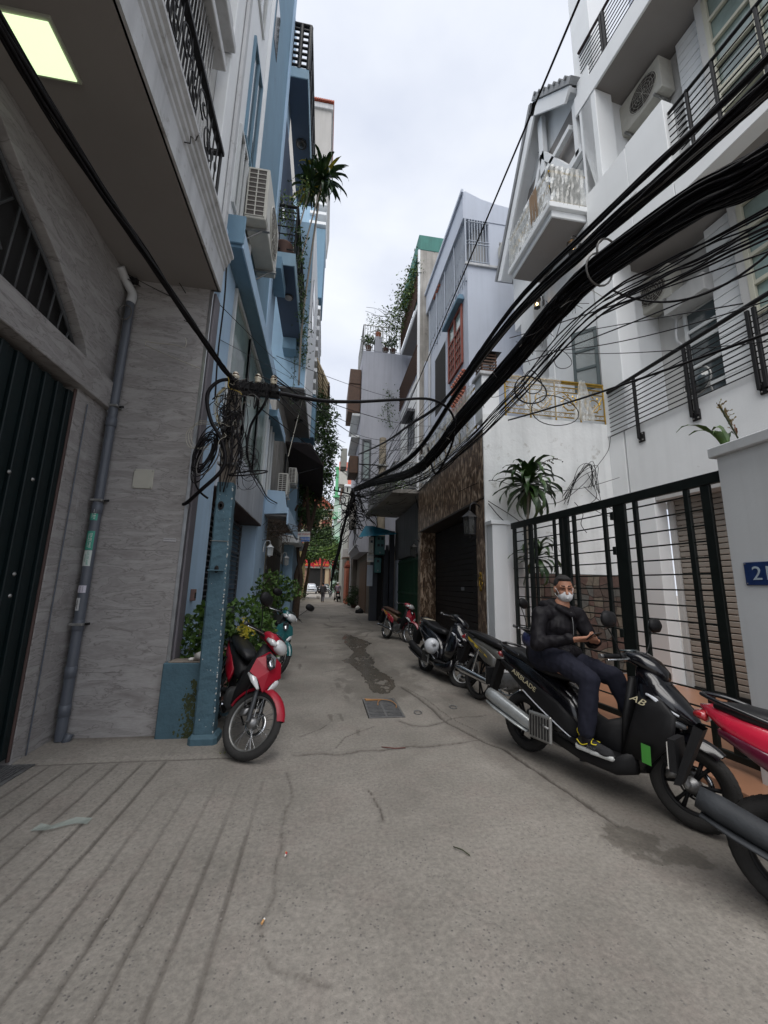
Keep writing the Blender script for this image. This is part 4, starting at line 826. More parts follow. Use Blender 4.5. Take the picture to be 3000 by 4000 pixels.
# ================================================================ FAR LEFT BUILDINGS
pale_blue = MATS['pale_blue_paint']
lb2 = mat('light_blue_wall', (.30, .45, .58), .85, amt=.06, sc=1.2, bump=.08, streak=.08)
A = thing('light_blue_house', 'light blue house beyond the blue one with a deep grey overhang and two round lamps', 'house', (-1.6, 13.8, 0))
box('upper_block', -3.0, -.90, 11.62, 15.9, 7.56, 13.7, lb2, A); box('overhang_soffit', -1.7, -.905, 11.64, 15.88, 7.52, 7.555, soffit_m, A)
bbox('white_drip', -.90, -.86, 11.6, 15.9, 7.5, 13.8, white_clean, A, bev=.01); box('lower_block', -3.2, -1.66, 11.3, 16.4, 2.6, 7.5, conc, A)
for z in (10.4, 11.3): bbox('window', -.895, -.84, 12.2, 13.2, z, z+.7, glass, A, bev=.01)
dome_light((-1.26, 12.35, 7.52), 'nearer round lamp in the grey overhang of the light blue house', .16, lamp_black); dome_light((-1.22, 14.1, 7.52), 'farther round lamp in the grey overhang of the light blue house', .16, lamp_black)
rod('lamp_wire', (-1.0, 12.4, 7.5), (-1.25, 11.7, 5.3), .012, cable_w, A, 5)
A = thing('stepped_house', 'tall house behind with a stack of white slab edges and slate blue boxes', 'house', (-1.5, 18, 0))
box('core', -3.2, -1.25, 16.0, 19.9, 0, 19.5, lb2, A)
for i in range(9):
    z = 9.6+i*.52; bbox('slab_edge', -1.26, -.74-.02*(i % 2), 16.0, 19.8, z, z+.2, white_clean, A, bev=.01); box('louvre_void', -1.25, -.86, 16.02, 19.7, z+.2, z+.52, soffit_m, A)
bbox('slate_box', -1.26, -.72, 15.98, 17.6, 14.35, 18.05, blue_deep, A, bev=.01); bbox('slate_box', -1.26, -.70, 15.95, 17.0, 7.6, 9.5, blue_deep, A, bev=.01)
for z in (18.2, 18.75, 19.3): bbox('white_slat', -1.5, -.72, 15.9, 18.5, z, z+.17, white_clean, A, bev=.01)
creamw = mat('cream_grey_wall', (.42, .41, .39), .88, amt=.06, sc=1, bump=.08, streak=.1)
A = thing('cream_tower', 'cream topmost storey with a ribbed roof edge high above the planted balcony', 'house', (-1.5, 18, 19.6))
prism('curved_wall', [(-3.2, 19.6), (-1.5, 19.6), (-.75, 20.2), (-.66, 21.5), (-.80, 26.0), (-3.2, 26.0)], 'y', 16.6, 20.0, creamw, A); bbox('fascia_band', -3.2, -.72, 16.5, 20.1, 26.0, 26.35, trim_w, A, bev=.02)
for i in range(12): rod('roof_rib', (-1.95+i*.11, 16.4, 26.43), (-1.95+i*.11, 20.2, 26.43), .055, rooftile, A, 8)
tube('drain_bend', smooth_path([(-1.4, 16.4, 22.6), (-1.15, 16.4, 22.5), (-1.05, 16.4, 22.1), (-1.05, 16.4, 19.9)]), .06, galv, A, 8)
# slatted awning over the vines
A = thing('slatted_awning', 'pale wooden slatted awning jutting out above the hanging vines', 'awning', (-.7, 17, 10))
woodp = mat('pale_wood', (.34, .27, .17), .8, amt=.2, sc=8, bump=.1)
for i in range(9): y = 16.05+i*.42; rod('slat', (-.75, y, 11.25), (-.22, y, 10.15), .055, woodp, A, 4)
for x, z in ((-.75, 11.3), (-.48, 10.75), (-.2, 10.2)): rod('batten', (x, 16, z), (x, 19.6, z), .045, woodp, A, 4)
rod('outer_beam', (-.18, 15.9, 10.0), (-.18, 19.8, 10.7), .05, brownwood, A, 4)
# dark tarpaulin awning
darkcl = mat('dark_tarpaulin', (.035, .028, .030), .8, amt=.2, sc=2, bump=.1)
A = thing('dark_awning', 'dark brown sloping sheet awning under the light blue house', 'awning', (-.8, 15, 6))
bm = [(-1.62, 14.0, 6.62), (-.72, 14.0, 6.62), (-.22, 14.6, 6.0), (-.20, 16.4, 5.35), (-.30, 18.0, 5.3), (-1.55, 18.0, 5.9), (-1.62, 16.2, 6.1)]
v = bm+[(x, y, z-.05) for x, y, z in bm]; n = 7
mesh_obj('sheet', v, [tuple(range(n)), tuple(range(2*n-1, n-1, -1))]+[(i, n+i, n+(i+1) % n, (i+1) % n) for i in range(n)], darkcl, A)
rod('strut', (-1.6, 14.2, 5.3), (-.3, 14.8, 5.95), .025, black_iron, A, 6); rod('strut', (-1.6, 14.2, 6.2), (-1.6, 14.25, 4.9), .03, black_iron, A, 6)
# walls along the left further on
A = thing('dark_doorway_house', 'narrow house with a slate blue door and white wall behind the tree trunk', 'house', (-2, 18, 0))
box('wall', -3.4, -1.62, 15.0, 20.4, 0, 6.2, conc, A); bbox('slate_door', -1.63, -1.58, 16.6, 18.8, .1, 2.5, grille_grey, A, bev=.01); bbox('canopy', -1.65, -1.0, 15.1, 18.9, 3.0, 3.3, white_rough, A, bev=.02); box('sill_wall', -1.66, -1.60, 15.1, 16.5, .1, 2.2, blue_deep, A)
A = thing('pale_wall', 'plain pale plastered boundary wall past the tree trunk on the left', 'wall', (-2, 25, 0)); bbox('wall_body', -2.3, -1.78, 20.5, 30.0, 0, 3.0, offwhite, A, bev=.02); bbox('wall_coping', -2.34, -1.74, 20.45, 30.05, 3.0, 3.12, trim_w, A, bev=.02)
yel = mat('yellow_plaster', (.42, .33, .12), .88, amt=.1, sc=1, bump=.05, streak=.15)
A = thing('yellow_gatepost', 'yellow painted wall with a flag at the far left of the alley', 'wall', (-2.2, 37, 0)); bbox('wall_body', -3.2, -2.05, 32, 44, 0, 4.4, yel, A, bev=.03); bbox('wall_coping', -3.25, -1.98, 31.9, 44.1, 4.4, 4.6, trim_w, A, bev=.02)
A = thing('grey_house', 'dim grey house behind the vines on the left side', 'house', (-3, 25, 0)); box('wall', -6, -2.4, 20.6, 31, 0, 9.5, conc, A)
for i in range(3): bbox('window', -2.41, -2.36, 22+i*2.6, 23.3+i*2.6, 4.6, 6.2, glass, A, bev=.02)
# sign on the trunk
A = thing('tree_sign', 'small white advertising board tied to the trunk of the left tree', 'sign', (-1.15, 17.0, 3.9))
with frame(axes((-.90, 16.4, 3.40), (1, -.12, .05), (0, .1, 1))):
    bbox('board', -.27, .27, -.21, .21, -.01, .01, buttw, A, bev=.004); bbox('lower_strip', -.26, .26, -.20, -.01, .011, .013, plain('sign_blue', (.10, .22, .55), .6), A, bev=.001)
    text_obj('print', 'LAP MANG', .115, redp, A, Matrix.Translation((0, .10, .014)), .001); text_obj('print', '0936.010', .13, buttw, A, Matrix.Translation((0, -.10, .016)), .001)

# ================================================================ END OF THE ALLEY
pinkw = mat('salmon_plaster', (.50, .36, .24), .85, amt=.06, sc=.6, bump=.05, streak=.1)
A = thing('salmon_house', 'salmon coloured villa with a red hipped roof closing the far end of the alley', 'house', (0, 82, 0))
box('wall', -7.5, 1.2, 78, 88, 0, 16.2, pinkw, A)
prism('roof', [(-8.4, 16.2), (2.0, 16.2), (-1.6, 19.2), (-4.6, 19.2)], 'y', 77.2, 89, rooftile, A); bbox('eave', -8.4, 2.0, 77.2, 89, 15.95, 16.2, white_clean, A, bev=.03)
for x0 in (-5.2, -3.0, -.9):
    for z in (8.4, 12.2):
        w_ = bbox('window', x0, x0+1.5, 77.93, 77.99, z, z+2.6, redwood, A, bev=.03); bbox('window_head', x0+.1, x0+1.4, 77.90, 77.94, z+1.9, z+2.5, buttw, A, bev=.02); bbox('sill_balustrade', x0-.2, x0+1.7, 77.6, 77.9, z-.7, z-.1, white_clean, A, bev=.03)
bbox('string_course', -7.6, 1.3, 77.7, 78, 7.0, 7.5, white_clean, A, bev=.03)
greenp = mat('mint_green_paint', (.12, .40, .20), .8, amt=.08, bump=.05)
A = thing('green_house', 'slender mint green house front with balconies next to the salmon villa', 'house', (2, 72, 0))
box('wall', 1.35, 3.2, 70, 76, 0, 17.0, mat('pale_mint', (.42, .55, .46), .85, amt=.08), A); rod('finial_column', (1.6, 70, 17), (1.6, 70, 22.4), .28, greenp, A, 12); bbox('finial_cap', 1.15, 2.05, 69.6, 70.5, 22.4, 22.8, greenp, A, bev=.05)
for z in (4.2, 8.6, 13.0, 17.0): bbox('balcony', 1.0, 3.3, 69.2, 70, z, z+.25, greenp, A, bev=.03); [rod('baluster', (1.1+i*.22, 69.3, z+.25), (1.1+i*.22, 69.3, z+1.1), .03, greenp, A, 5) for i in range(10)]; bbox('handrail', 1.0, 3.3, 69.25, 69.35, z+1.1, z+1.2, greenp, A, bev=.02)
A = thing('red_roof_house', 'brown house with a steep red tiled roof peeking over the right side', 'house', (3.4, 50, 0))
box('wall', 2.2, 6.5, 50, 56, 0, 12.6, creamw, A); box('attic', 1.7, 5.2, 49.4, 55, 12.7, 14.3, brownwood, A)
prism('roof_slab', [(49.0, 14.2), (49.2, 14.1), (53, 18.2), (52.8, 18.4)], 'x', 1.4, 5.6, rooftile, A)
for r_ in range(10):
    for c in range(14): o = link(bpy.data.objects.new('tile', slab_mesh(.27, .36, rooftile, .05)), A, Matrix.Translation((1.55+c*.29+(r_ % 2)*.14, 49.15+r_*.38, 14.35+r_*.405)) @ Matrix.Rotation(R(-42), 4, 'X'))
for i in range(14): rod('balcony_bar', (1.5+i*.2, 48.6, 9.6), (1.5+i*.2, 48.6, 10.8), .03, white_clean, A, 4)
bbox('balcony', 1.4, 4.4, 48.5, 50, 9.3, 9.6, white_clean, A, bev=.03); bbox('balcony_rail', 1.4, 4.4, 48.5, 48.65, 10.8, 10.9, white_clean, A, bev=.02)
# red banner shop
A = thing('banner_shop', 'shop with a red banner across its front at the end of the alley', 'shop', (-1, 76, 0))
redb = plain('banner_red', (.50, .02, .03), .7); yl_ = plain('banner_yellow', (.65, .42, .04), .7)
box('shop_front', -4.2, 1.4, 76.5, 77.9, 0, 7.2, mat('brownpink_wall', (.30, .17, .12), .85), A); box('shop_opening', -3.2, .2, 76.4, 76.49, .1, 4.4, dark_in, A); bbox('awning_lip', -4.0, 1.2, 76.0, 76.5, 4.4, 4.9, conc, A, bev=.02); box('door_pillar', .3, 1.0, 76.3, 76.5, 0, 4.5, pinkw, A)
bbox('banner', -3.9, .9, 75.85, 75.93, 4.75, 6.3, redb, A, bev=.01); text_obj('banner_text', 'CHUC MUNG NAM MOI', .44, yl_, A, face_mtx((-1.5, 75.84, 5.1), (1, 0, 0), (0, 0, 1)), .01); text_obj('banner_text', 'NHA VAN HOA', .5, redp, A, face_mtx((-1.5, 75.84, 5.85), (1, 0, 0), (0, 0, 1)), .01)
def flag(x, y, z, h, lb, ang=.5):
    t = thing('flag', lb, 'flag', (x, y, z), 'red flags with a yellow star'); rod('flagpole', (x, y, z), (x+.5*ang, y, z+h), .03, buttw, t, 6)
    vs_ = []; nx_, nz_ = 6, 5
    for i in range(nx_+1):
        for j in range(nz_+1): vs_.append((x+.5*ang+i*.11*(1 if ang > 0 else -1), y+.06*math.sin(i*1.3+j*.5), z+h-.05-j*.22-i*.10))
    mesh_obj('cloth', vs_, [(i*(nz_+1)+j, (i+1)*(nz_+1)+j, (i+1)*(nz_+1)+j+1, i*(nz_+1)+j+1) for i in range(nx_) for j in range(nz_)], redb, t, True)
    S = [(x+.5*ang+(.33 if ang > 0 else -.33)+(.17 if k % 2 == 0 else .065)*math.cos(PI/2+k*PI/5), y-.12, z+h-.85+(.17 if k % 2 == 0 else .065)*math.sin(PI/2+k*PI/5)) for k in range(10)]; mesh_obj('star', S, [tuple(range(10))], yl_, t)
flag(-2.9, 52, 3.0, 3.2, 'red flag hanging on the yellow wall at the left', .4); flag(-2.3, 62, 2.2, 3.4, 'red flag standing left of the banner', .3); flag(1.9, 56, 1.6, 3.6, 'red flag hanging in front of the right trees', -.3)
# ================================================================ RIGHT SIDE: garage block with terrace
GR = thing('garage_house', 'brown marble garage front with white terrace wall above it', 'building', (4, 8.7, 0))
rs = random.Random(21)
def bm_slab(name, x0, x1, y0, y1, z0, z1): return bbox(name, x0, x1, y0, y1, z0, z1, brown_marble, GR, bev=.003)
for z0, z1 in ((0, .75), (.753, 1.5), (1.503, 2.25), (2.253, 3.05)):
    bm_slab('marble_slab', 2.75, 3.2, 6.42, 6.80, z0, z1); bm_slab('marble_slab', 2.75, 3.2, 11.03, 11.33, z0, z1)
for y0, y1 in ((6.42, 7.55), (7.553, 8.7), (8.703, 9.9), (9.903, 11.33)):
    for z0, z1 in ((3.09, 3.72), (3.723, 4.34)): bm_slab('marble_slab', 2.75+rs.uniform(0, .003), 2.95, y0, y1, z0, z1)
bbox('door_head', 2.72, 3.25, 6.78, 11.05, 3.04, 3.088, mat('bronze_trim', (.05, .042, .038), .4, .3), GR, bev=.004)
box('garage_core', 2.96, 5.28, 6.42, 11.3, 3.09, 4.36, offwhite, GR); box('garage_back', 5.2, 5.35, 6.42, 11.3, 0, 3.1, dark_in, GR); box('garage_side', 3.21, 5.28, 6.425, 6.60, 0, 3.09, dark_in, GR); box('garage_side', 3.21, 5.28, 11.0, 11.3, 0, 3.09, brown_door, GR)
GDr = thing('garage_shutter', 'dark brown garage shutter set back behind the marble piers', 'shutter', (3.3, 8.9, 0))
for i in range(24): bbox('slat', 3.22, 3.26, 6.8, 11.03, .02+i*.125, .02+i*.125+.118, brown_door, GDr, bev=.006)
NT = thing('notice', 'small white notice on the dark garage shutter', 'notice', (3.2, 9, 1.45)); bbox('paper', 3.205, 3.215, 8.72, 8.92, 1.42, 1.50, plain('grey_note', (.25, .26, .28), .7), NT, bev=.002)
prism('parapet_coping', [(2.72, 4.36), (3.05, 4.36), (3.05, 4.60), (2.95, 4.60)], 'y', 6.42, 11.4, trim_w, GR)
bbox('terrace_wall', 2.752, 5.30, 6.38, 6.418, .0, 4.66, white_rough, GR, bev=.004)
bbox('terrace_curb', 2.96, 3.10, 6.45, 11.2, 4.36, 4.62, white, GR, bev=.01)
stone_c = [mat('stone_'+n_, c, .8, amt=.3, sc=14, bump=.4, bsc=30) for n_, c in (('brown', (.075, .055, .045)), ('tan', (.13, .11, .085)), ('grey', (.09, .088, .08)), ('rust', (.09, .055, .045)))]
SP = thing('stone_panel', 'crazy paving stone panel at the foot of the white wall behind the gate', 'stone cladding', (4.8, 6.36, .9))
bbox('backing', 3.6, 5.29, 6.36, 6.38, .12, 1.77, mat('mortar', (.05, .048, .045), .95), SP, bev=.002)
NXs, NZs = 12, 9; G_ = [[(3.6+ix*1.69/NXs+(rs.uniform(-.045, .045) if 0 < ix < NXs else 0), .14+iz*1.62/NZs+(rs.uniform(-.05, .05) if 0 < iz < NZs else 0)) for iz in range(NZs+1)] for ix in range(NXs+1)]
for ix in range(NXs):
    for iz in range(NZs):
        P4 = [G_[ix][iz], G_[ix+1][iz], G_[ix+1][iz+1], G_[ix][iz+1]]
        if rs.random() < .3: P4.insert(2, ((P4[1][0]+P4[2][0])/2+.03, (P4[1][1]+P4[2][1])/2))
        cx_ = sum(p[0] for p in P4)/len(P4); cz_ = sum(p[1] for p in P4)/len(P4); prism('stone', [(cx_+(p[0]-cx_)*.93, cz_+(p[1]-cz_)*.93) for p in P4], 'y', 6.335+rs.uniform(0, .012), 6.361, rs.choice(stone_c), SP, bev=.004)
# golden terrace railing
GO = thing('gold_railing', 'gilded cast scroll railing wrapped in clear plastic on the terrace wall', 'railing', (4.4, 6.38, 4.7))
gy_ = 6.40
for z, r_ in ((4.74, .014), (4.83, .012), (5.26, .012), (5.36, .014), (5.48, .026), (5.44, .012)): rod('rail', (3.22, gy_, z), (5.30, gy_, z), r_, gold, GO, 6)
for x in (3.22, 3.72, 4.24, 4.76, 5.28): rod('post', (x, gy_, 4.66), (x, gy_, 5.48), .018, gold, GO, 6)
for i in range(20): x = 3.28+i*.105; [tube('small_scroll', [(x+.03*math.cos(a)*(1-a/8), gy_, z+.028*math.sin(a)*(1-a/9)) for a in np.linspace(0, 5, 8)], .006, gold, GO, 4) for z in (4.785, 5.31)]
for i in range(4):
    cx_, cz_ = 3.48+i*.52, 5.045; s = 1 if i % 2 else -1
    tube('scroll', [(cx_+s*p[0], gy_-.005, cz_+p[2]) for p in spiral((0, 0), .19, .02, 1.7, 2.4, 30)], [.013-.006*k/30 for k in range(31)], gold, GO, 6)
    tube('scroll', smooth_path([(cx_-.25, gy_, cz_-s*.16), (cx_-.1, gy_, cz_-s*.2), (cx_+.06, gy_, cz_-s*.05), (cx_+.22, gy_, cz_+s*.18)]), .010, gold, GO, 5)
    for k in range(9):
        a = k*.7; c = Vector((cx_+.12*math.cos(a), gy_-.012, cz_+.13*math.sin(a))); d = Vector((math.cos(a+.9), 0, math.sin(a+.9))); w_ = Vector((-d.z, 0, d.x)); mesh_obj('gilded_leaf', [c, c+d*.045+w_*.02, c+d*.085, c+d*.045-w_*.02, c+d*.04+Vector((0, -.015, 0))], [(0, 1, 4), (1, 2, 4), (2, 3, 4), (3, 0, 4)], gold, GO)
plast = mat('clear_plastic_film', (.62, .64, .64), .18, amt=.15, sc=6, bump=1.0, bsc=14, alpha=.30, coat=.6); plast2 = mat('milky_plastic_film', (.62, .63, .60), .25, amt=.2, sc=8, bump=1.0, bsc=12, alpha=.5, coat=.5)
def film(name, p0, p1, z0, z1, nx_, nz_, m, parent, amp=.03, seed=0, top=None, flare=0):
    r2 = random.Random(seed); p0, p1 = Vector((*p0, 0)), Vector((*p1, 0)); d = p1-p0; nrm = Vector((d.y, -d.x, 0)).normalized(); vs_ = []
    for i in range(nx_+1):
        for j in range(nz_+1):
            t_ = i/nx_; s = j/nz_; tt = t_ if not flare else .5+(t_-.5)*(1-flare*s)
            w_ = amp*(mnoise.noise(Vector((t_*nx_*.9, s*nz_*.35, seed)))+.6*abs(math.sin(i*1.9+seed+s*2)))
            vs_.append(p0+d*tt+nrm*w_+Vector((0, 0, z0+(z1-z0)*s+.02*r2.uniform(-1, 1)*(1 if j in (0, nz_) else .3))))
    return mesh_obj(name, vs_, [(i*(nz_+1)+j, (i+1)*(nz_+1)+j, (i+1)*(nz_+1)+j+1, i*(nz_+1)+j+1) for i in range(nx_) for j in range(nz_)], m, parent, False)
PF = thing('plastic_wrap', 'clear plastic film draped over the gold terrace railing', 'plastic film', (4.2, 6.36, 4.9))
film('film', (3.26, 6.345), (4.35, 6.345), 4.70, 5.50, 26, 14, plast, PF, .035, 3); film('film', (4.55, 6.34), (5.02, 6.34), 4.68, 5.50, 14, 14, plast2, PF, .03, 7, flare=.75)
PT = thing('wrapped_railing', 'railing along the garage parapet wrapped in crumpled milky plastic', 'railing', (2.85, 8.8, 4.6))
for z in (4.66, 5.1, 5.5): rod('rail', (2.86, 6.9, z), (2.86, 11.0, z), .02, gold, PT, 6)
for i in range(9): rod('post', (2.86, 6.95+i*.5, 4.6), (2.86, 6.95+i*.5, 5.5), .014, gold, PT, 6)
film('film', (2.80, 11.0), (2.80, 6.9), 4.45, 5.58, 70, 14, plast2, PT, .05, 11)
def post_lamp(x, y, z0, z1, lb, s=1.0):
    t = thing('post_lamp', lb, 'lamp', (x, y, z0), 'wooden lanterns on the terrace posts'); bbox('pedestal', x-.15*s, x+.15*s, y-.15*s, y+.15*s, z0, z1, white, t, bev=.01); bbox('pedestal_cap', x-.19*s, x+.19*s, y-.19*s, y+.19*s, z1, z1+.06*s, trim_w, t, bev=.01)
    zz = z1+.06*s; box('lamp_core', x-.07*s, x+.07*s, y-.07*s, y+.07*s, zz, zz+.36*s, lamp_glass, t)
    for a in (-1, 1):
        for b_ in (-1, 1): rod('corner_strut', (x+a*.12*s, y+b_*.12*s, zz), (x+a*.12*s, y+b_*.12*s, zz+.36*s), .012*s, brownwood, t, 5)
    for k in range(6): zc = zz+.03*s+k*.058*s; [box('louvre', x+a-.008*s, x+a+.008*s, y-.13*s, y+.13*s, zc, zc+.022*s, brownwood, t) for a in (-.13*s, .13*s)]; [box('louvre', x-.13*s, x+.13*s, y+a-.008*s, y+a+.008*s, zc, zc+.022*s, brownwood, t) for a in (-.13*s, .13*s)]
    mesh_obj('lamp_roof', [(x-.2*s, y-.2*s, zz+.36*s), (x+.2*s, y-.2*s, zz+.36*s), (x+.2*s, y+.2*s, zz+.36*s), (x-.2*s, y+.2*s, zz+.36*s), (x, y, zz+.47*s)], [(0, 1, 4), (1, 2, 4), (2, 3, 4), (3, 0, 4), (3, 2, 1, 0)], black_iron, t)
post_lamp(2.95, 6.62, 4.6, 5.48, 'dark wooden lantern on the near corner post of the terrace', 1.15); post_lamp(2.92, 11.15, 4.6, 5.36, 'brown wooden lantern on the far post of the terrace', .95)
wall_lantern((2.56, 6.62, 2.58), 'black iron lantern hanging on the near marble pier', .235, grp='black lanterns on the garage piers'); wall_lantern((2.58, 11.18, 2.48), 'black iron lantern on the far marble pier by the green gate', .20, grp='black lanterns on the garage piers')
HB = thing('door_bell_relief', 'small gilded relief plaque on the near marble pier', 'plaque', (2.73, 6.6, 1.6))
for k in range(16): a = k*.8; tube('relief', [(2.735, 6.6+.05*math.cos(a)+.02*math.cos(3*a), 1.6+.13*math.sin(a)), (2.725, 6.6+.07*math.cos(a+.3), 1.6+.17*math.sin(a+.3)), (2.738, 6.6+.04*math.cos(a+.7), 1.6+.11*math.sin(a+.7))], .009, gold, HB, 5)

# ================================================================ WHITE GABLE HOUSE (behind the terrace)
GA = thing('gable_house', 'white gabled house with truss vents, lit lanterns and plastic wrapped balcony', 'house', (6, 8, 0))
gx_ = 5.3
box('lower_wall', gx_, 9, 6.46, 8.0, 4.3, 9.4, white, GA); box('lower_wall', gx_+.5, 9, 8.0, 8.7, 4.3, 9.4, offwhite, GA); box('lower_wall', gx_, 9, 8.7, 9.4, 4.3, 9.4, white, GA); bbox('column', gx_-.02, gx_+.22, 7.92, 8.16, 4.4, 9.4, white_clean, GA, bev=.01); bbox('column', gx_-.02, gx_+.22, 8.72, 8.96, 4.4, 9.4, white_clean, GA, bev=.01)
prism('gable_wall', [(6.42, 9.4), (10.2, 9.4), (10.2, 11.6), (7.95, 14.75), (6.42, 13.0)], 'x', gx_+.25, 9, white, GA)
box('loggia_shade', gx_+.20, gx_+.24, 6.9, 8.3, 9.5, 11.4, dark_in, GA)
for a, b_ in (((10.45, 11.35), (7.95, 14.95)), ((7.95, 14.95), (6.43, 13.15))):
    d = Vector((b_[0]-a[0], b_[1]-a[1])).normalized(); n_ = Vector((-d.y, d.x)); 
    if n_.y < 0: n_ = -n_
    prism('barge_board', [a, b_, (b_[0]-n_.x*.3, b_[1]-n_.y*.3), (a[0]-n_.x*.3, a[1]-n_.y*.3)], 'x', gx_-.16, gx_-.10, white_clean, GA)
    prism('roof_slope', [(a[0]+n_.x*.02, a[1]+n_.y*.02), (b_[0]+n_.x*.02, b_[1]+n_.y*.02), (b_[0]+n_.x*.16, b_[1]+n_.y*.16), (a[0]+n_.x*.16, a[1]+n_.y*.16)], 'x', gx_-.20, 9, mat('grey_roof_tile', (.24, .25, .26), .7, amt=.2, bump=.2), GA)
    prism('roof_underside', [(a[0]-n_.x*.02, a[1]-n_.y*.02), (b_[0]-n_.x*.02, b_[1]-n_.y*.02), (b_[0]-n_.x*.1, b_[1]-n_.y*.1), (a[0]-n_.x*.1, a[1]-n_.y*.1)], 'x', gx_-.10, gx_+.3, white, GA)
    Ln = (Vector(b_)-Vector(a)).length; k = int(Ln/.32) if a[0] < 9 else 0
    for i in range(k): p = Vector(a)+d*(i+.5)*.32+n_*.15; rod('tile_roll', (gx_-.24, p.x, p.y), (gx_+.5, p.x, p.y), .045, MATS['grey_roof_tile'], GA, 8)
def gbeam(p, q, w_=.16, x0=None): 
    p, q = Vector(p), Vector(q); d = (q-p).normalized(); n_ = Vector((-d.y, d.x))*w_/2; prism('truss_member', [tuple(p+n_), tuple(q+n_), tuple(q-n_), tuple(p-n_)], 'x', gx_+.02, gx_+.14, white_clean, GA)
box('vent_recess', gx_+.235, gx_+.248, 6.7, 9.2, 11.5, 13.3, soffit_m, GA)
gbeam((9.6, 11.42), (6.45, 11.42), .2); gbeam((7.95, 11.4), (7.95, 14.4), .2); gbeam((9.0, 11.5), (7.95, 13.2), .15); gbeam((7.0, 11.5), (7.95, 13.2), .15); gbeam((8.6, 11.5), (7.95, 12.4), .1); gbeam((7.3, 11.5), (7.95, 12.4), .1); gbeam((9.0, 12.5), (6.8, 12.5), .14); gbeam((9.3, 11.4), (9.3, 12.0), .12); gbeam((6.6, 11.4), (6.6, 12.9), .12)
BA = 4.5
bbox('balcony_slab', BA, gx_+.3, 6.5, 8.3, 9.45, 9.62, white_clean, GA, bev=.01); bbox('balcony_slab', BA-.08, gx_+.3, 6.42, 8.38, 9.62, 9.76, white_clean, GA, bev=.01); box('balcony_soffit', BA+.03, gx_+.25, 6.53, 8.27, 9.44, 9.449, soffit_m, GA)
BR = thing('wrapped_balcony_railing', 'gold balcony railing wrapped in clear plastic high on the gable house', 'railing', (4.5, 7.4, 9.8))
for z in (9.85, 10.65): rod('rail', (BA, 6.5, z), (BA, 8.3, z), .02, gold, BR, 6); rod('rail', (BA, 6.5, z), (gx_+.2, 6.5, z), .02, gold, BR, 6)
for i in range(8): cx_ = 6.6+i*.23; tube('scroll', [(BA, cx_+p[0], 10.22+p[2]) for p in spiral((0, 0), .13, .02, 1.3, i)], .010, gold, BR, 4)
film('film', (BA-.03, 8.35), (BA-.03, 6.45), 9.70, 10.72, 44, 14, plast2, BR, .035, 5); film('film', (BA-.03, 6.44), (gx_, 6.44), 9.70, 10.74, 18, 14, plast2, BR, .03, 9)
for i in range(3): mesh_obj('cardboard_flap', [(BA-.06, 6.9+i*.12, 9.9+i*.05), (BA-.06, 6.98+i*.12, 9.9), (BA-.07, 7.02+i*.1, 10.7), (BA-.06, 6.92+i*.1, 10.74)], [(0, 1, 2, 3)], mat('cardboard', (.25, .16, .09), .8), BR)
wall_lantern((5.05, 6.98, 10.95), 'unlit black lantern beside the truss vents of the gable house', .17, grp='black lanterns of the gable house'); wall_lantern((5.02, 6.62, 8.85), 'lit black lantern right of the wrapped balcony, next to the white pillar', .18, lit=True, grp='black lanterns of the gable house'); wall_lantern((5.02, 8.08, 8.62), 'lit black lantern on the left column under the wrapped balcony', .17, lit=True, grp='black lanterns of the gable house')
WS = thing('open_shutter', 'open dark green glazed shutter above the gold railing', 'shutter', (5.28, 6.6, 6))
with frame(axes((5.30, 6.45, 5.50), (-.45, .45, 0), (0, 0, 1))):
    for a, b_, c, d in ((0, .06, 0, 1.35), (.42, .48, 0, 1.35), (.06, .42, 0, .08), (.06, .42, 1.27, 1.35), (.06, .42, .45, .51), (.06, .42, .86, .92)): bbox('shutter_frame', a, b_, c, d, -.02, .02, mat('slate_green_frame', (.03, .05, .055), .5), WS, bev=.004)
    box('shutter_glass', .05, .43, .05, 1.3, -.004, .004, mat('frosted_glass', (.25, .28, .28), .2, alpha=.55, bump=0), WS)

# ================================================================ HOUSE 21 (nearest right)
A21 = math.atan2(.1, 1)
M21 = Matrix.Translation((5.3, 6.4, 0)) @ Matrix((Vector((.0995, -.995, 0)), Vector((-.995, -.0995, 0)), Vector((0, 0, -1)))).transposed().to_4x4()
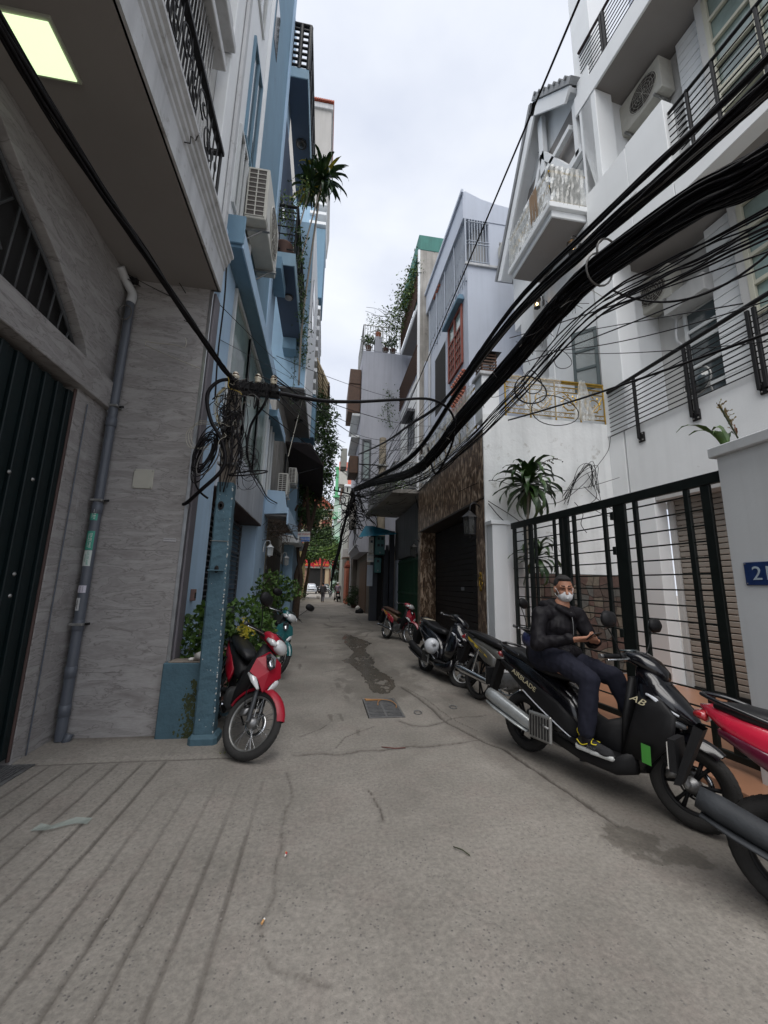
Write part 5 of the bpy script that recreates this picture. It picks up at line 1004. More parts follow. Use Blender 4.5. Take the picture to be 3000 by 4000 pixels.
# local frame: X along the facade towards the camera, Y out into the alley, Z mirrored so that the frame stays right-handed -> use helper with z flipped
def hb(name, s0, s1, o0, o1, z0, z1, m, t, bev=.008): return bbox(name, s0, s1, o0, o1, -z1, -z0, m, t, bev=bev)
with frame(M21):
    H = thing('white_house', 'white house number 21 with deep balconies above the black gate', 'house', (1, 0, 0))
    hb('ground_wall', .01, .82, -.25, 0, 0, 3.08, white_clean, H); hb('side_wall', -.01, .35, -4, -.0, 3.08, 13.2, white_clean, H)
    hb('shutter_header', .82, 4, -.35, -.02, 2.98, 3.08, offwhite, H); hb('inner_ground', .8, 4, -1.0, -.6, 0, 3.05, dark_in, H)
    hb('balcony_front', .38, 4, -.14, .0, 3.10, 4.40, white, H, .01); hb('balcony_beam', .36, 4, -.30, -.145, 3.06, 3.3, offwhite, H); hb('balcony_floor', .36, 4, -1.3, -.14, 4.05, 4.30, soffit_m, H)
    hb('pillar', .0, .48, -.45, .02, 4.40, 7.95, white_clean, H, .01); hb('pillar', .05, .46, -.45, .0, 10.0, 12.35, white_clean, H, .01)
    hb('back_wall', .3, 1.42, -1.6, -1.15, 4.3, 7.9, offwhite, H); hb('back_wall', .3, 1.45, -1.6, -1.15, 8.2, 12.35, offwhite, H)
    # parapet panel of the second balcony, with a thick end and a small square hole
    hb('parapet_panel', -.05, 1.0, -.26, 0, 7.93, 10.02, white_clean, H, .01); hb('parapet_panel', 1.003, 1.78, -.26, 0, 7.93, 10.05, white_clean, H, .01)
    hb('square_hole', .86, 1.14, -.02, .006, 8.58, 8.84, offwhite, H, .002); hb('hole_shade', .90, 1.14, -.0, .008, 8.58, 8.62, soffit_m, H, .001)
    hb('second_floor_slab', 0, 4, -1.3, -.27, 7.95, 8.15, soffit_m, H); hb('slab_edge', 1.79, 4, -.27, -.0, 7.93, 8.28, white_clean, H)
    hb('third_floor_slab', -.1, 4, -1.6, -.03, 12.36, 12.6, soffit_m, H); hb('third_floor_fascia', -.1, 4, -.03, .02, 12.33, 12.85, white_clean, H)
    hb('top_pillar', -.1, .45, -.6, -.05, 12.86, 17, white_clean, H); hb('top_wall', .45, 4, -1.7, -1.3, 12.6, 17, greywall, H)
    # boarded wall and window columns
    for z0, z1, nn in ((4.35, 7.92, 20), (8.2, 12.33, 23)):
        for i in range(nn): hb('board', 1.46, 2.32, -1.12, -1.03+(.002 if i % 2 else 0), z0+i*(z1-z0)/nn, z0+(i+1)*(z1-z0)/nn-.012, white_clean, H, .004)
        hb('board_backing', 1.45, 4, -1.3, -1.125, z0, z1, soffit_m, H)
    hb('bay_pier', 1.95, 2.08, -1.02, -.85, 4.35, 12.33, offwhite, H)
    for z0, z1 in ((5.75, 7.7), (8.5, 10.0), (10.1, 12.2)):
        hb('window_glass', 2.1, 3.6, -1.0, -.93, z0, z1, glass_l, H, .002)
        for k in range(5): z = z0+(z1-z0)*k/4; hb('window_bar', 2.08, 3.6, -.92, -.86, z-.035, z+.035, cream_f, H, .005)
        for s in (2.1, 2.75, 3.4): hb('window_bar', s-.04, s+.04, -.919, -.85, z0, z1, cream_f, H, .005)
    # balcony door with white bars
    hb('door_glass', .93, 1.42, -1.14, -1.12, 4.35, 6.60, glass, H, .002)
    for z in (4.6, 5.05, 5.5, 5.95, 6.2): hb('door_bar', .93, 1.42, -1.115, -1.09, z, z+.07, wframe, H, .004)
    hb('door_lintel', .75, 1.5, -1.15, -.8, 6.66, 7.0, offwhite, H); hb('door_frame', .87, .93, -1.15, -1.08, 4.3, 6.66, wframe, H)
    tube('drain_hose', smooth_path([(.80, -1.05, -6.7), (.78, -1.0, -6.2), (.84, -1.05, -5.9), (.83, -1.1, -4.6)]), .022, pvc_w, H, 8)
    # first balcony railing
    RA = thing('balcony_railing', 'black railing of horizontal rods along the first balcony of house 21', 'railing', (1.6, .03, -4.4))
    rod('handrail', (.12, .04, -5.27), (3.8, .04, -5.38), .034, black_iron, RA, 10)
    for k in range(10): z = 4.38+k*.088; rod('rod_bar', (.12, .04, -z), (3.8, .04, -z-.01), .0095, black_iron, RA, 6)
    for s in (.70, 1.62, 1.70, 2.50, 2.58, 3.4):
        hb('post', s-.022, s+.022, .015, .06, 4.12, 5.28, black_iron, RA, .004)
    for s in (.73, 1.67, 2.55): hb('fixing_plate', s-.06, s+.06, .002, .03, 4.05, 4.22, black_iron, RA, .006); [revolve('bolt', [(0, .012), (.012, .01), (.012, 0), (0, 0)], galv, RA, 8, Matrix.Translation((s+a, .031, -z)) @ Matrix.Rotation(-PI/2, 4, 'X')) for a in (-.035, .035) for z in (4.08, 4.19)]
    RB = thing('balcony_railing', 'dark railing at the end of the second balcony beside the solid white parapet', 'railing', (2.2, 0, -8.4))
    for k in range(11): z = 8.32+k*.13; rod('rod_bar', (1.79, -.06, -z), (2.05, -.10, -z), .012, black_iron, RB, 5); rod('rod_bar', (1.9, -.12, -z), (3.9, -.10, -z), .012, black_iron, RB, 5)
    rod('handrail', (1.79, -.1, -9.75), (3.9, -.1, -9.8), .03, black_iron, RB, 8)
    for s in (2.1, 2.5, 3.1): hb('post', s-.02, s+.02, -.13, -.08, 8.2, 9.8, black_iron, RB, .004)
    RC = thing('balcony_railing', 'black railing on the top balcony of house 21 at the upper edge', 'railing', (1.2, 0, -13))
    for k in range(8): z = 12.95+k*.12; rod('rod_bar', (.12, -.02, -z), (3.5, -.02, -z), .011, black_iron, RC, 5)
    rod('handrail', (.1, -.02, -13.95), (3.5, -.02, -13.98), .033, mat('brown_handrail', (.03, .015, .015), .5), RC, 8)
    for s in (.75, .82, 1.8): hb('post', s-.025, s+.025, -.05, .01, 12.86, 13.95, black_iron, RC, .004)
    # roller shutter
    SH = thing('roller_shutter', 'beige grey slatted roller shutter in the yard behind the black gate', 'shutter', (2, -.3, 0))
    shm = mat('shutter_beige', (.30, .27, .235), .5, amt=.1, sc=3, bump=.03); hb('guide_rail', .84, .92, -.34, -.24, 0, 2.98, offwhite, SH, .005)
    for k in range(34):
        z = .10+k*.085; hb('slat', .92, 3.9, -.325, -.285, z, z+.072, shm, SH, .008); hb('slat_gap', .92, 3.9, -.327, -.31, z+.072, z+.085, dark_in, SH, .001)
        for j in range(14): s = 1.0+j*.21+(.1 if k % 2 else 0); hb('slot_bridge', s, s+.07, -.315, -.300, z+.070, z+.086, shm, SH, .001) if k % 2 == 0 else None
    hb('bottom_rail', .9, 3.9, -.34, -.27, .03, .10, black_iron, SH, .005)
def pt21(s, o, z): return M21 @ Vector((s, o, -z))
ACm = Matrix.Translation(pt21(.46, -1.13, 11.6)) @ Matrix((Vector((-.0995, .995, 0)), Vector((-.995, -.0995, 0)), Vector((0, 0, 1)))).transposed().to_4x4()
def m21(s, o, z): return Matrix.Translation(pt21(s, o, z)) @ Matrix((Vector((-.0995, .995, 0)), Vector((-.995, -.0995, 0)), Vector((0, 0, 1)))).transposed().to_4x4()
ac_unit('air_conditioner', 'cream air conditioner with a big round fan under the top soffit of house 21', m21(1.30, -1.13, 11.45), W=1.0, D=.36, H=.80, side=False)
ac_unit('air_conditioner', 'air conditioner behind the cable bundle on the first balcony wall of house 21', m21(.95, -1.13, 6.98), W=.9, D=.34, H=.70, side=False)
CH = thing('round_chair', 'round backed metal chair standing on the first balcony of house 21', 'chair', tuple(pt21(1.4, -.6, 4.3)))
c = pt21(1.35, -.55, 4.95); tube('back_frame', [c+Vector((.02*math.sin(a), .24*math.cos(a), .24*math.sin(a))) for a in np.linspace(0, 2*PI, 22)[:-1]], .014, galv, CH, 6, True); revolve('back_pad', [(0, .012), (.21, .01), (.215, -.01), (0, -.012)], glass, CH, 20, Matrix.Translation(c) @ Matrix.Rotation(PI/2, 4, 'Y')); rod('leg', c+Vector((0, .2, -.15)), c+Vector((.1, .24, -.62)), .012, galv, CH, 6); rod('leg', c+Vector((0, -.2, -.15)), c+Vector((.1, -.24, -.62)), .012, galv, CH, 6)
# yard floor, post, gate
tag(bbox('yard_floor', 3.05, 5.5, 2.0, 6.37, -.06, .10, orangetile, None, bev=.004), kind='structure')
WP = thing('gate_pillar', 'smooth white gate pillar between the garage and the black gate', 'pillar', (2.98, 6.2, 0))
bbox('shaft', 2.76, 3.02, 6.12, 6.36, 0, 2.55, white_clean, WP, bev=.006); bbox('cap', 2.73, 3.06, 6.09, 6.37, 2.55, 2.62, white_clean, WP, bev=.006); bbox('shaft_wing', 3.02, 3.32, 6.18, 6.36, 0, 2.55, white_clean, WP, bev=.006); bbox('cap', 3.062, 3.36, 6.15, 6.37, 2.55, 2.615, white_clean, WP, bev=.004)
gp = [Vector((3.06, 5.98, 0)), Vector((3.42, 2.72, 0))]; gd = (gp[1]-gp[0]).normalized(); gn = Vector((gd.y, -gd.x, 0)); GL = (gp[1]-gp[0]).length
MG = Matrix.Translation(gp[0]) @ Matrix((gd, gn, gd.cross(gn))).transposed().to_4x4()
sgn = 1 if gd.cross(gn).z > 0 else -1
GTt = thing('iron_gate', 'black iron gate of flat uprights and thin horizontal rods in front of the yard', 'gate', tuple(gp[0]+gd*1.6))
def gpt(s, z, o=0): return gp[0]+gd*s+gn*o+Vector((0, 0, z))
def gbar(nm, s0, s1, z0, z1, th=.02, off=0):
    with frame(MG): bbox(nm, s0, s1, off-th, off+th, min(z0*sgn, z1*sgn), max(z0*sgn, z1*sgn), gate_black, GTt, bev=.004)
gbar('top_beam', -.03, GL, 2.46, 2.56, .025); gbar('bottom_beam', 0, GL, .16, .22, .02)
ups = [(0, .075), (.42, .03), (.56, .10), (.70, .03), (1.10, .035), (1.20, .05), (1.28, .05), (1.42, .045), (1.84, .045), (2.02, .14), (2.36, .045)]
edges = []
for s, w_ in [(0.0, .075), (.30, .035), (.42, .085), (.56, .035), (.98, .04), (1.11, .075), (1.21, .075), (1.36, .05), (1.86, .05), (2.02, .16), (2.28, .05), (2.84, .05), (3.0, .08)]:
    gbar('upright', s, s+w_, .22 if s not in (0.0, 1.11, 1.21, 2.02) else .04, 2.458, .018)
for a, b_ in ((.075, .30), (.335, .42), (.505, .56), (.595, .98), (1.02, 1.11), (1.285, 1.36), (1.41, 1.86), (1.91, 2.02), (2.18, 2.28), (2.33, 2.84), (2.89, 3.0)):
    for k in range(15): z = .36+k*.145; rod('rod_bar', gpt(a-.01, z), gpt(b_+.01, z), .0085, gate_black, GTt, 6)
for z in (1.0, 1.9, 2.3): gbar('hinge', 1.99, 2.04, z, z+.09, .035)
NPm = thing('number_pillar', 'broad grey white gate pillar carrying the blue number plate, right edge', 'pillar', (3.8, 2.4, 0))
pil = mat('pillar_plaster', (.60, .62, .63), .85, amt=.05, sc=1.2, bump=.1, bsc=40, streak=.08)
bbox('shaft', 3.34, 4.3, .9, 2.78, 0, 2.66, pil, NPm, bev=.006); bbox('cap', 3.30, 4.34, .86, 2.82, 2.66, 2.75, pil, NPm, bev=.008)
# ================================================================ BLUE GREY HOUSE
G3 = thing('blue_grey_house', 'blue grey house with caged top storey and red brown window', 'house', (6, 13, 0))
box('main_block', 4.32, 9, 11.0, 16.0, 0, 12.35, greywall, G3)
box('cage_recess', 4.7, 9, 11.35, 15.7, 12.36, 14.2, offwhite, G3); box('near_pier', 5.14, 9, 11.0, 11.34, 12.36, 14.2, greywall, G3)
prism('parapet', [(4.20, 14.2), (9, 14.2), (9, 15.0), (7.6, 15.0), (6.3, 14.92), (5.4, 15.02), (4.9, 15.12), (4.30, 15.35), (4.20, 15.3)], 'y', 10.98, 16.05, greywall, G3)
bbox('roof_lip', 4.12, 4.20, 10.9, 16.1, 15.2, 15.34, greywall, G3, bev=.01); bbox('ledge', 4.24, 5.6, 10.93, 11.0, 12.32, 12.42, trim_w, G3, bev=.01)
barm = mat('pale_blue_bars', (.34, .38, .44), .5, amt=.05, bump=0)
CG = thing('window_cage', 'pale blue steel bars caging the top storey of the blue grey house', 'window bars', (4.5, 13, 12.4))
for i in range(8): rod('bar', (4.42+i*.10, 10.99, 12.42), (4.42+i*.10, 10.99, 14.2), .016, barm, CG, 5)
for z in (12.5, 13.2, 13.32, 14.1): rod('cross_bar', (4.38, 10.985, z), (5.14, 10.985, z), .02, barm, CG, 5); rod('cross_bar', (4.33, 11, z), (4.33, 15.7, z), .022, barm, CG, 5)
for i in range(40): y = 11.1+i*.118; rod('bar', (4.30, y, 11.75 if i % 2 else 12.4), (4.30, y, 14.2), .017, barm, CG, 5)
for i in range(5): y = 11.0+i*1.17; rod('cage_post', (4.28, y, 11.7), (4.28, y, 14.2), .035, barm, CG, 5)
box('cage_floor', 4.3, 4.7, 11.1, 15.7, 12.0, 12.05, greywall, CG)
def breeze(y0, y1, z0, z1, t, skew=0):
    ny_, nz_ = int((y1-y0)/.19), int((z1-z0)/.15)
    for i in range(ny_):
        for j in range(nz_): y = y0+i*.19; z = z0+j*.15; rod('clay_piece', (4.28, y, z), (4.28, y+.19, z+.12), .055, terra, t, 5)
TR = thing('terracotta_screen', 'upper right terracotta lattice on the roof band of the blue grey house', 'lattice', (4.3, 12, 14.6)); breeze(11.6, 12.7, 14.25, 15.1, TR)
TR = thing('terracotta_screen', 'farther terracotta lattice on the roof band of the blue grey house', 'lattice', (4.3, 14.6, 14.6)); breeze(14.0, 15.0, 14.1, 15.0, TR)
TR = thing('terracotta_screen', 'terracotta lattice under the red brown window', 'lattice', (4.3, 12, 8)); breeze(11.3, 12.7, 7.35, 8.75, TR)
RW = thing('wooden_window', 'red brown wooden window with small panes on the blue grey house', 'window', (4.3, 12.3, 10))
for a, b_, c, d in ((11.45, 12.95, 8.95, 9.05), (11.45, 12.95, 11.1, 11.2), (11.45, 11.55, 9.05, 11.1), (12.85, 12.95, 9.05, 11.1), (12.15, 12.25, 9.05, 11.1), (11.55, 12.85, 10.35, 10.45)): bbox('frame_bar', 4.24, 4.31, a, b_, c, d, redwood, RW, bev=.008)
for y0 in (11.57, 12.27):
    for z0, n_ in ((9.07, 1), (10.47, 0)):
        h = 1.26 if n_ else .6; box('pane', 4.29, 4.31, y0, y0+.56, z0, z0+h, glass_l, RW)
        if n_:
            for k in range(1, 4): bbox('glazing_bar', 4.25, 4.30, y0, y0+.56, z0+h*k/4-.02, z0+h*k/4+.02, redwood, RW, bev=.004)
            for k in (1, 2): bbox('glazing_bar', 4.252, 4.30, y0+.56*k/3-.015, y0+.56*k/3+.015, z0, z0+h, redwood, RW, bev=.004)
bbox('window_hood', 4.08, 4.32, 11.3, 13.15, 11.25, 11.38, blue_deep, RW, bev=.02); bbox('window_hood', 4.16, 4.32, 11.38, 13.05, 11.38, 11.52, blue_deep, RW, bev=.02)
box('doorway', 4.315, 4.33, 13.35, 14.9, 8.5, 11.1, dark_in, G3); bbox('doorway_reveal', 4.30, 4.34, 13.3, 13.38, 8.5, 11.15, greywall, G3); bbox('downpipe', 4.22, 4.30, 15.55, 15.7, 4, 12, pvc_w, G3, bev=.01); bbox('edge_pier', 4.1, 4.4, 15.75, 16.0, 4, 11.6, greywall, G3, bev=.01)
for i in range(10): rod('lower_bar', (4.25, 13.4+i*.15, 7.2), (4.25, 13.4+i*.15, 8.2), .014, barm, G3, 5)
ac_unit('air_conditioner', 'boxed air conditioner on the near wall of the blue grey house by the gable', axes((5.45, 10.98, 13.15), (1, 0, 0), (0, -1, 0)), W=.6, D=.3, H=.42, side=False)
# ================================================================ CONCRETE SIDED HOUSE
G4 = thing('concrete_house', 'narrow house with stained concrete side, green roof band and overgrown balconies', 'house', (5, 18, 0))
box('side_wall', 3.86, 5.2, 16.02, 16.4, 4.0, 17.75, conc, G4); bbox('roof_band', 3.84, 9, 16.0, 20.3, 17.76, 18.6, green_band, G4, bev=.01); box('core', 4.7, 9, 16.4, 20.3, 0, 17.75, greywall, G4)
for z in (15.0, 11.1, 7.9): bbox('balcony_slab', 3.84, 4.75, 16.4, 20.3, z-.28, z, white_clean, G4, bev=.01); box('slab_soffit', 3.9, 4.7, 16.42, 20.2, z-.30, z-.281, soffit_m, G4)
bbox('front_strip', 3.80, 3.90, 16.0, 16.12, 4, 17.75, white_clean, G4, bev=.01); bbox('lower_front', 3.87, 4.7, 16.42, 20.3, 6.2, 10.8, white_clean, G4, bev=.01)
bbox('window_hood', 3.5, 3.86, 16.7, 18.2, 9.55, 9.7, grille_grey, G4, bev=.01); box('window_glass', 3.84, 3.868, 16.8, 18.1, 7.9, 9.5, glass, G4)
for y in (16.8, 17.45, 18.1): bbox('window_stile', 3.82, 3.86, y-.04, y+.04, 7.9, 9.5, grille_grey, G4, bev=.005)
for z0 in (11.15, 15.05):
    Rr = thing('balcony_railing', 'dark brown slatted railing, %s balcony of the concrete sided house' % ('lower' if z0 < 12 else 'overgrown upper'), 'railing', (3.8, 18, z0))
    for k in range(9): rod('slat', (3.80, 16.1, z0+.1+k*.14), (3.80, 20.3, z0+.1+k*.14), .045, brownwood, Rr, 4)
    rod('handrail', (3.80, 16.05, z0+1.4), (3.80, 20.3, z0+1.4), .05, brownwood, Rr, 6)
# low front with green gate, canopy
GG = thing('shop_front', 'low grey front with a dark green steel gate under a wide concrete canopy', 'building', (3, 14, 0))
box('lintel_wall', 3.0, 3.3, 11.4, 16.6, 2.55, 4.3, mat('grey_render', (.16, .165, .17), .6, amt=.15, sc=1.2, bump=.1, streak=.4), GG); box('back', 3.4, 4.3, 11.4, 17, 0, 4.3, dark_in, GG); bbox('jamb', 3.0, 3.3, 16.0, 16.6, 0, 2.55, greywall, GG, bev=.01); bbox('jamb', 3.0, 3.3, 11.35, 11.55, 0, 2.55, brown_door, GG, bev=.01)
v = [(2.9, 11.45, 4.32), (1.95, 11.45, 4.30), (1.75, 17.2, 4.55), (2.9, 17.6, 4.6), (3.3, 17.6, 4.6), (3.3, 11.45, 4.32)]
n = len(v); vv_ = v+[(x, y, z+.12) for x, y, z in v]; mesh_obj('canopy_slab', vv_, [tuple(range(n-1, -1, -1)), tuple(range(n, 2*n))]+[(i, (i+1) % n, n+(i+1) % n, n+i) for i in range(n)], conc, GG)
GGd = thing('green_gate', 'dark green steel gate behind the small red motorbike', 'gate', (3.05, 13.8, 0))
for i in range(11): bbox('green_slat', 3.05, 3.10, 11.58+i*.40, 11.58+i*.40+.385, .05, 2.5, green_gate, GGd, bev=.006)
for z in (.15, 1.2, 2.35): bbox('green_rail', 3.02, 3.05, 11.58, 15.98, z, z+.08, green_gate, GGd, bev=.006)
for i in range(22): rod('green_bar', (3.03, 11.65+i*.2, .2), (3.03, 11.65+i*.2, 2.35), .012, green_gate, GGd, 5)
Tr = thing('terrace_railing', 'galvanised railing with pot plants on top of the concrete canopy', 'railing', (2.2, 14, 4.5))
railing('r', (2.05, 11.6), (1.85, 17.0), 4.46, 5.35, Tr, m=galv, posts=6, top=.02, vertical=True, nv=34); railing('r', (2.05, 11.6), (3.0, 11.6), 4.46, 5.35, Tr, m=galv, posts=3, top=.02, vertical=True, nv=6)
breezew = mat('white_breeze_block', (.38, .37, .36), .9, amt=.2, bump=.2); Bz = thing('breeze_wall', 'pierced white block wall behind the terrace railing', 'wall', (3.0, 16, 4.6))
for i in range(16):
    for j in range(5): bbox('block', 2.3+i*.1, 2.3+i*.1+.085, 17.0+(j % 2)*.02, 17.12, 4.62+j*.17, 4.62+j*.17+.10, breezew, Bz, bev=.01)
# dark columns + meters
DC = thing('dark_columns', 'pair of dark blue grey steel columns carrying the meter boxes', 'column', (2.1, 16.8, 0))
colm = mat('charcoal_paint', (.028, .032, .042), .6, amt=.2, sc=4, bump=.05)
bbox('column', 1.95, 2.25, 16.5, 16.9, 0, 3.9, colm, DC, bev=.01); bbox('column', 2.5, 2.72, 16.5, 16.8, 0, 3.0, colm, DC, bev=.01); bbox('column_panel', 2.26, 2.49, 16.62, 16.7, 0, 2.9, dark_in, DC, bev=.01); bbox('column', 2.74, 2.95, 16.4, 16.7, 0, 3.8, colm, DC, bev=.01)
teal = mat('teal_meter_box', (.05, .16, .16), .45, amt=.12, sc=6, bump=.03); tealr = mat('turquoise_sheet', (.02, .22, .34), .5, amt=.1, bump=.03)
def meter(name, lb, x0, x1, z0, z1, wins, m):
    t = thing(name, lb, 'meter box', ((x0+x1)/2, 16.35, z0), 'electricity meter boxes on the dark columns'); bbox('case', x0, x1, 16.2, 16.48, z0, z1, m, t, bev=.03)
    for wx, wz in wins: bbox('meter_window', x0+(x1-x0)*wx-.05, x0+(x1-x0)*wx+.05, 16.19, 16.205, z0+(z1-z0)*wz-.055, z0+(z1-z0)*wz+.055, glass, t, bev=.004)
    bbox('latch', (x0+x1)/2-.02, (x0+x1)/2+.02, 16.185, 16.20, z0+.06, z0+.12, galv, t, bev=.003)
meter('meter_box', 'large teal meter box with four windows', 2.08, 2.50, 2.75, 3.55, [(.35, .85), (.72, .85), (.35, .5), (.72, .5)], teal); meter('meter_box', 'pale narrow meter box left of the large teal one', 1.83, 2.03, 2.8, 3.5, [(.5, .7)], ac_white); meter('meter_box', 'single small teal meter box under the large one', 2.08, 2.36, 2.0, 2.62, [(.5, .78)], teal)
RS = thing('rain_hood', 'bright turquoise folded sheet roof above the meter boxes', 'rain hood', (2, 16.3, 3.8)); mesh_obj('sheet', [(1.35, 15.9, 3.42), (1.95, 15.8, 3.50), (2.02, 16.5, 4.0), (1.68, 16.6, 4.0), (2.9, 15.8, 3.62), (2.9, 16.5, 3.8)], [(0, 1, 2, 3), (1, 4, 5, 2)], tealr, RS); rod('hood_edge', (1.9, 15.8, 3.5), (2.9, 15.8, 3.62), .03, tealr, RS, 6)
nb = plain('notice_blue', (.15, .30, .50), .7)
PN = thing('column_notice', 'small blue lettered notice on the dark column', 'notice', (1.95, 16.4, 2.6)); bbox('board', 1.78, 2.06, 16.44, 16.46, 2.45, 2.82, buttw, PN, bev=.003); text_obj('print', 'CHO THUE', .055, nb, PN, face_mtx((1.92, 16.435, 2.72), (1, 0, 0), (0, 0, 1)), .001); text_obj('print', '0912', .10, nb, PN, face_mtx((1.92, 16.435, 2.56), (1, 0, 0), (0, 0, 1)), .001)
PN = thing('column_notice', 'long blank pale paper taped to the dark column', 'notice', (1.95, 16.4, 1.9)); bbox('paper', 1.80, 2.04, 16.45, 16.46, 1.45, 2.32, mat('pale_paper', (.38, .42, .48), .8, amt=.05, bump=.1), PN, bev=.003)
# ================================================================ WHITE SIDED HOUSE WITH ROOF GARDEN
lav = mat('lavender_white_plaster', (.46, .47, .52), .88, amt=.07, sc=.7, bump=.12, bsc=30, streak=.12, dirt=(.33, .33, .36, .64))
G5 = thing('roof_garden_house', 'tall white sided house with potted plants on its roof terrace', 'house', (2.5, 22, 0))
box('side_wall', 1.62, 6, 20.5, 27, 3.6, 14.9, lav, G5); prism('bay_underside', [(1.62, 3.6), (1.8, 3.2), (3.2, 3.2), (3.2, 3.6)], 'y', 20.5, 26.9, lav, G5); box('ground_wall', 2.25, 6, 20.6, 27, 0, 3.2, mat('dun_wall', (.17, .15, .13), .9, amt=.15, streak=.2), G5); bbox('garage_door', 2.21, 2.25, 20.8, 24.5, .05, 2.8, brownwood, G5, bev=.01)
bbox('roof_pier', 2.30, 2.75, 20.48, 20.9, 14.9, 15.9, lav, G5, bev=.01); bbox('string_line', 1.6, 1.62, 20.5, 27, 3.55, 3.65, white_clean, G5, bev=.004)
SWn = thing('slate_window', 'narrow slate framed window on the white side wall of the roof garden house', 'window', (2, 20.4, 7.5)); box('pane', 1.86, 2.16, 20.47, 20.49, 7.2, 9.3, glass_l, SWn)
for a, b_, c, d in ((1.76, 1.86, 7.1, 9.45), (2.16, 2.26, 7.1, 9.45), (1.86, 2.16, 9.3, 9.45), (1.86, 2.16, 7.1, 7.2)): bbox('frame_bar', a, b_, 20.42, 20.5, c, d, grille_grey, SWn, bev=.008)
for z0, z1, xo in ((12.9, 13.9, .95), (4.6, 5.9, 1.3), (7.6, 8.6, 1.1)): bbox('projecting_box', xo, 1.6, 20.9, 22.5, z0, z1, brownwood if z0 != 4.6 else conc, G5, bev=.02)
bbox('brown_box', .88, 1.60, 20.9, 23, 11.2, 13.0, brownwood, G5, bev=.02)
for z in (9.6, 10.9): bbox('ledge', 1.15, 1.6, 20.7, 24, z, z+.15, white_rough, G5, bev=.01)
RG = thing('terrace_railing', 'slim green grey railing of the roof terrace with pot plants', 'railing', (2.5, 20.6, 15)); railing('r', (1.62, 20.55), (3.85, 20.55), 14.92, 16.6, RG, m=galv, posts=3, top=.03, bar=.016, vertical=True, nv=14); railing('r', (1.62, 20.55), (1.62, 24), 14.92, 16.6, RG, m=galv, posts=4, top=.03, bar=.016, vertical=True, nv=10)
ac_unit('air_conditioner', 'grey box hung high on the far right facade against the sky', axes((1.0, 21.2, 8.0), *RIGHTW), W=.9, D=.35, H=1.1, side=False)
ac_unit('air_conditioner', 'air conditioner on the terrace of the pale house far down on the right', axes((1.75, 34, 10.3), *RIGHTW), W=1.6, D=.8, H=1.3, side=False)
# farther right
A = thing('pale_house', 'pale rendered house end with a small brown window, far right', 'house', (3, 34, 0)); box('wall', 1.55, 7, 34, 42, 0, 10.1, mat('pale_render', (.44, .45, .42), .9, amt=.08, sc=.6, bump=.05, streak=.15), A); bbox('roof_lip', 1.45, 7, 33.9, 42, 10.1, 10.3, white_clean, A, bev=.02); bbox('window_frame', 2.05, 2.55, 33.9, 34, 4.2, 6.4, redwood, A, bev=.02); box('pane', 2.14, 2.46, 33.88, 33.9, 4.3, 6.3, glass, A)
A = thing('brown_gate_house', 'dun wall with a dark recessed doorway between the pipe and the garage door', 'wall', (2.3, 29, 0)); box('wall', 1.95, 5, 27.05, 33.8, 0, 5.4, MATS['dun_wall'], A); box('doorway', 1.93, 1.949, 28, 29.6, 0, 2.6, dark_in, A); bbox('tile_hood', 1.5, 2.0, 27.6, 30, 2.7, 2.9, rooftile, A, bev=.03); bbox('brick_pier', 1.72, 1.94, 30.5, 33.5, 0, 3.3, terra, A, bev=.02); bbox('white_lintel', 1.4, 2.0, 31, 33.7, 3.6, 4.3, offwhite, A, bev=.02)
rod('far_downpipe', (1.85, 27.2, 0), (1.85, 27.2, 9), .06, pvc_w, A, 8)
# round utility pole
def far_pole(name, lb, x, y, h, r0, r1, arms):
    t = thing(name, lb, 'utility pole', (x, y, 0)); rod('shaft', (x, y, 0), (x, y, h), r0, mat('beige_pole', (.30, .26, .20), .9, amt=.2, sc=3, bump=.2), t, 14, r1/r0)
    for a in arms: rod('cross_arm', (x-a[1], y-.1, a[0]), (x+a[2], y-.1, a[0]), .035, black_iron, t, 4); rod('arm_brace', (x, y-.1, a[0]-.7), (x-a[1]*.9, y-.1, a[0]), .02, black_iron, t, 4); bbox('pole_band', x-r0-.02, x+r0+.02, y-r0-.03, y+r0+.02, a[0]-.06, a[0]+.04, galv, t, bev=.01)
    return t
far_pole('utility_pole', 'round beige concrete pole with cross arms in front of the white side wall', 2.70, 19, 9.0, .23, .18, [(7.5, 1.2, .3), (6.55, .55, .3), (5.9, .6, .35)])
CBr = thing('cable_bracket', 'black steel bracket holding the knot of cables out from the right houses', 'bracket', (1.6, 17.5, 5.6)); rod('bracket_arm', (.25, 17.6, 5.75), (2.6, 18.8, 5.6), .035, black_iron, CBr, 6); rod('bracket_arm', (1.12, 17.6, 5.9), (1.12, 17.6, 4.9), .05, black_iron, CBr, 6); [rod('bracket_pin', (.3+k*.2, 17.6, 5.7), (.3+k*.2, 17.6, 5.92), .03, black_iron, CBr, 6) for k in range(4)]
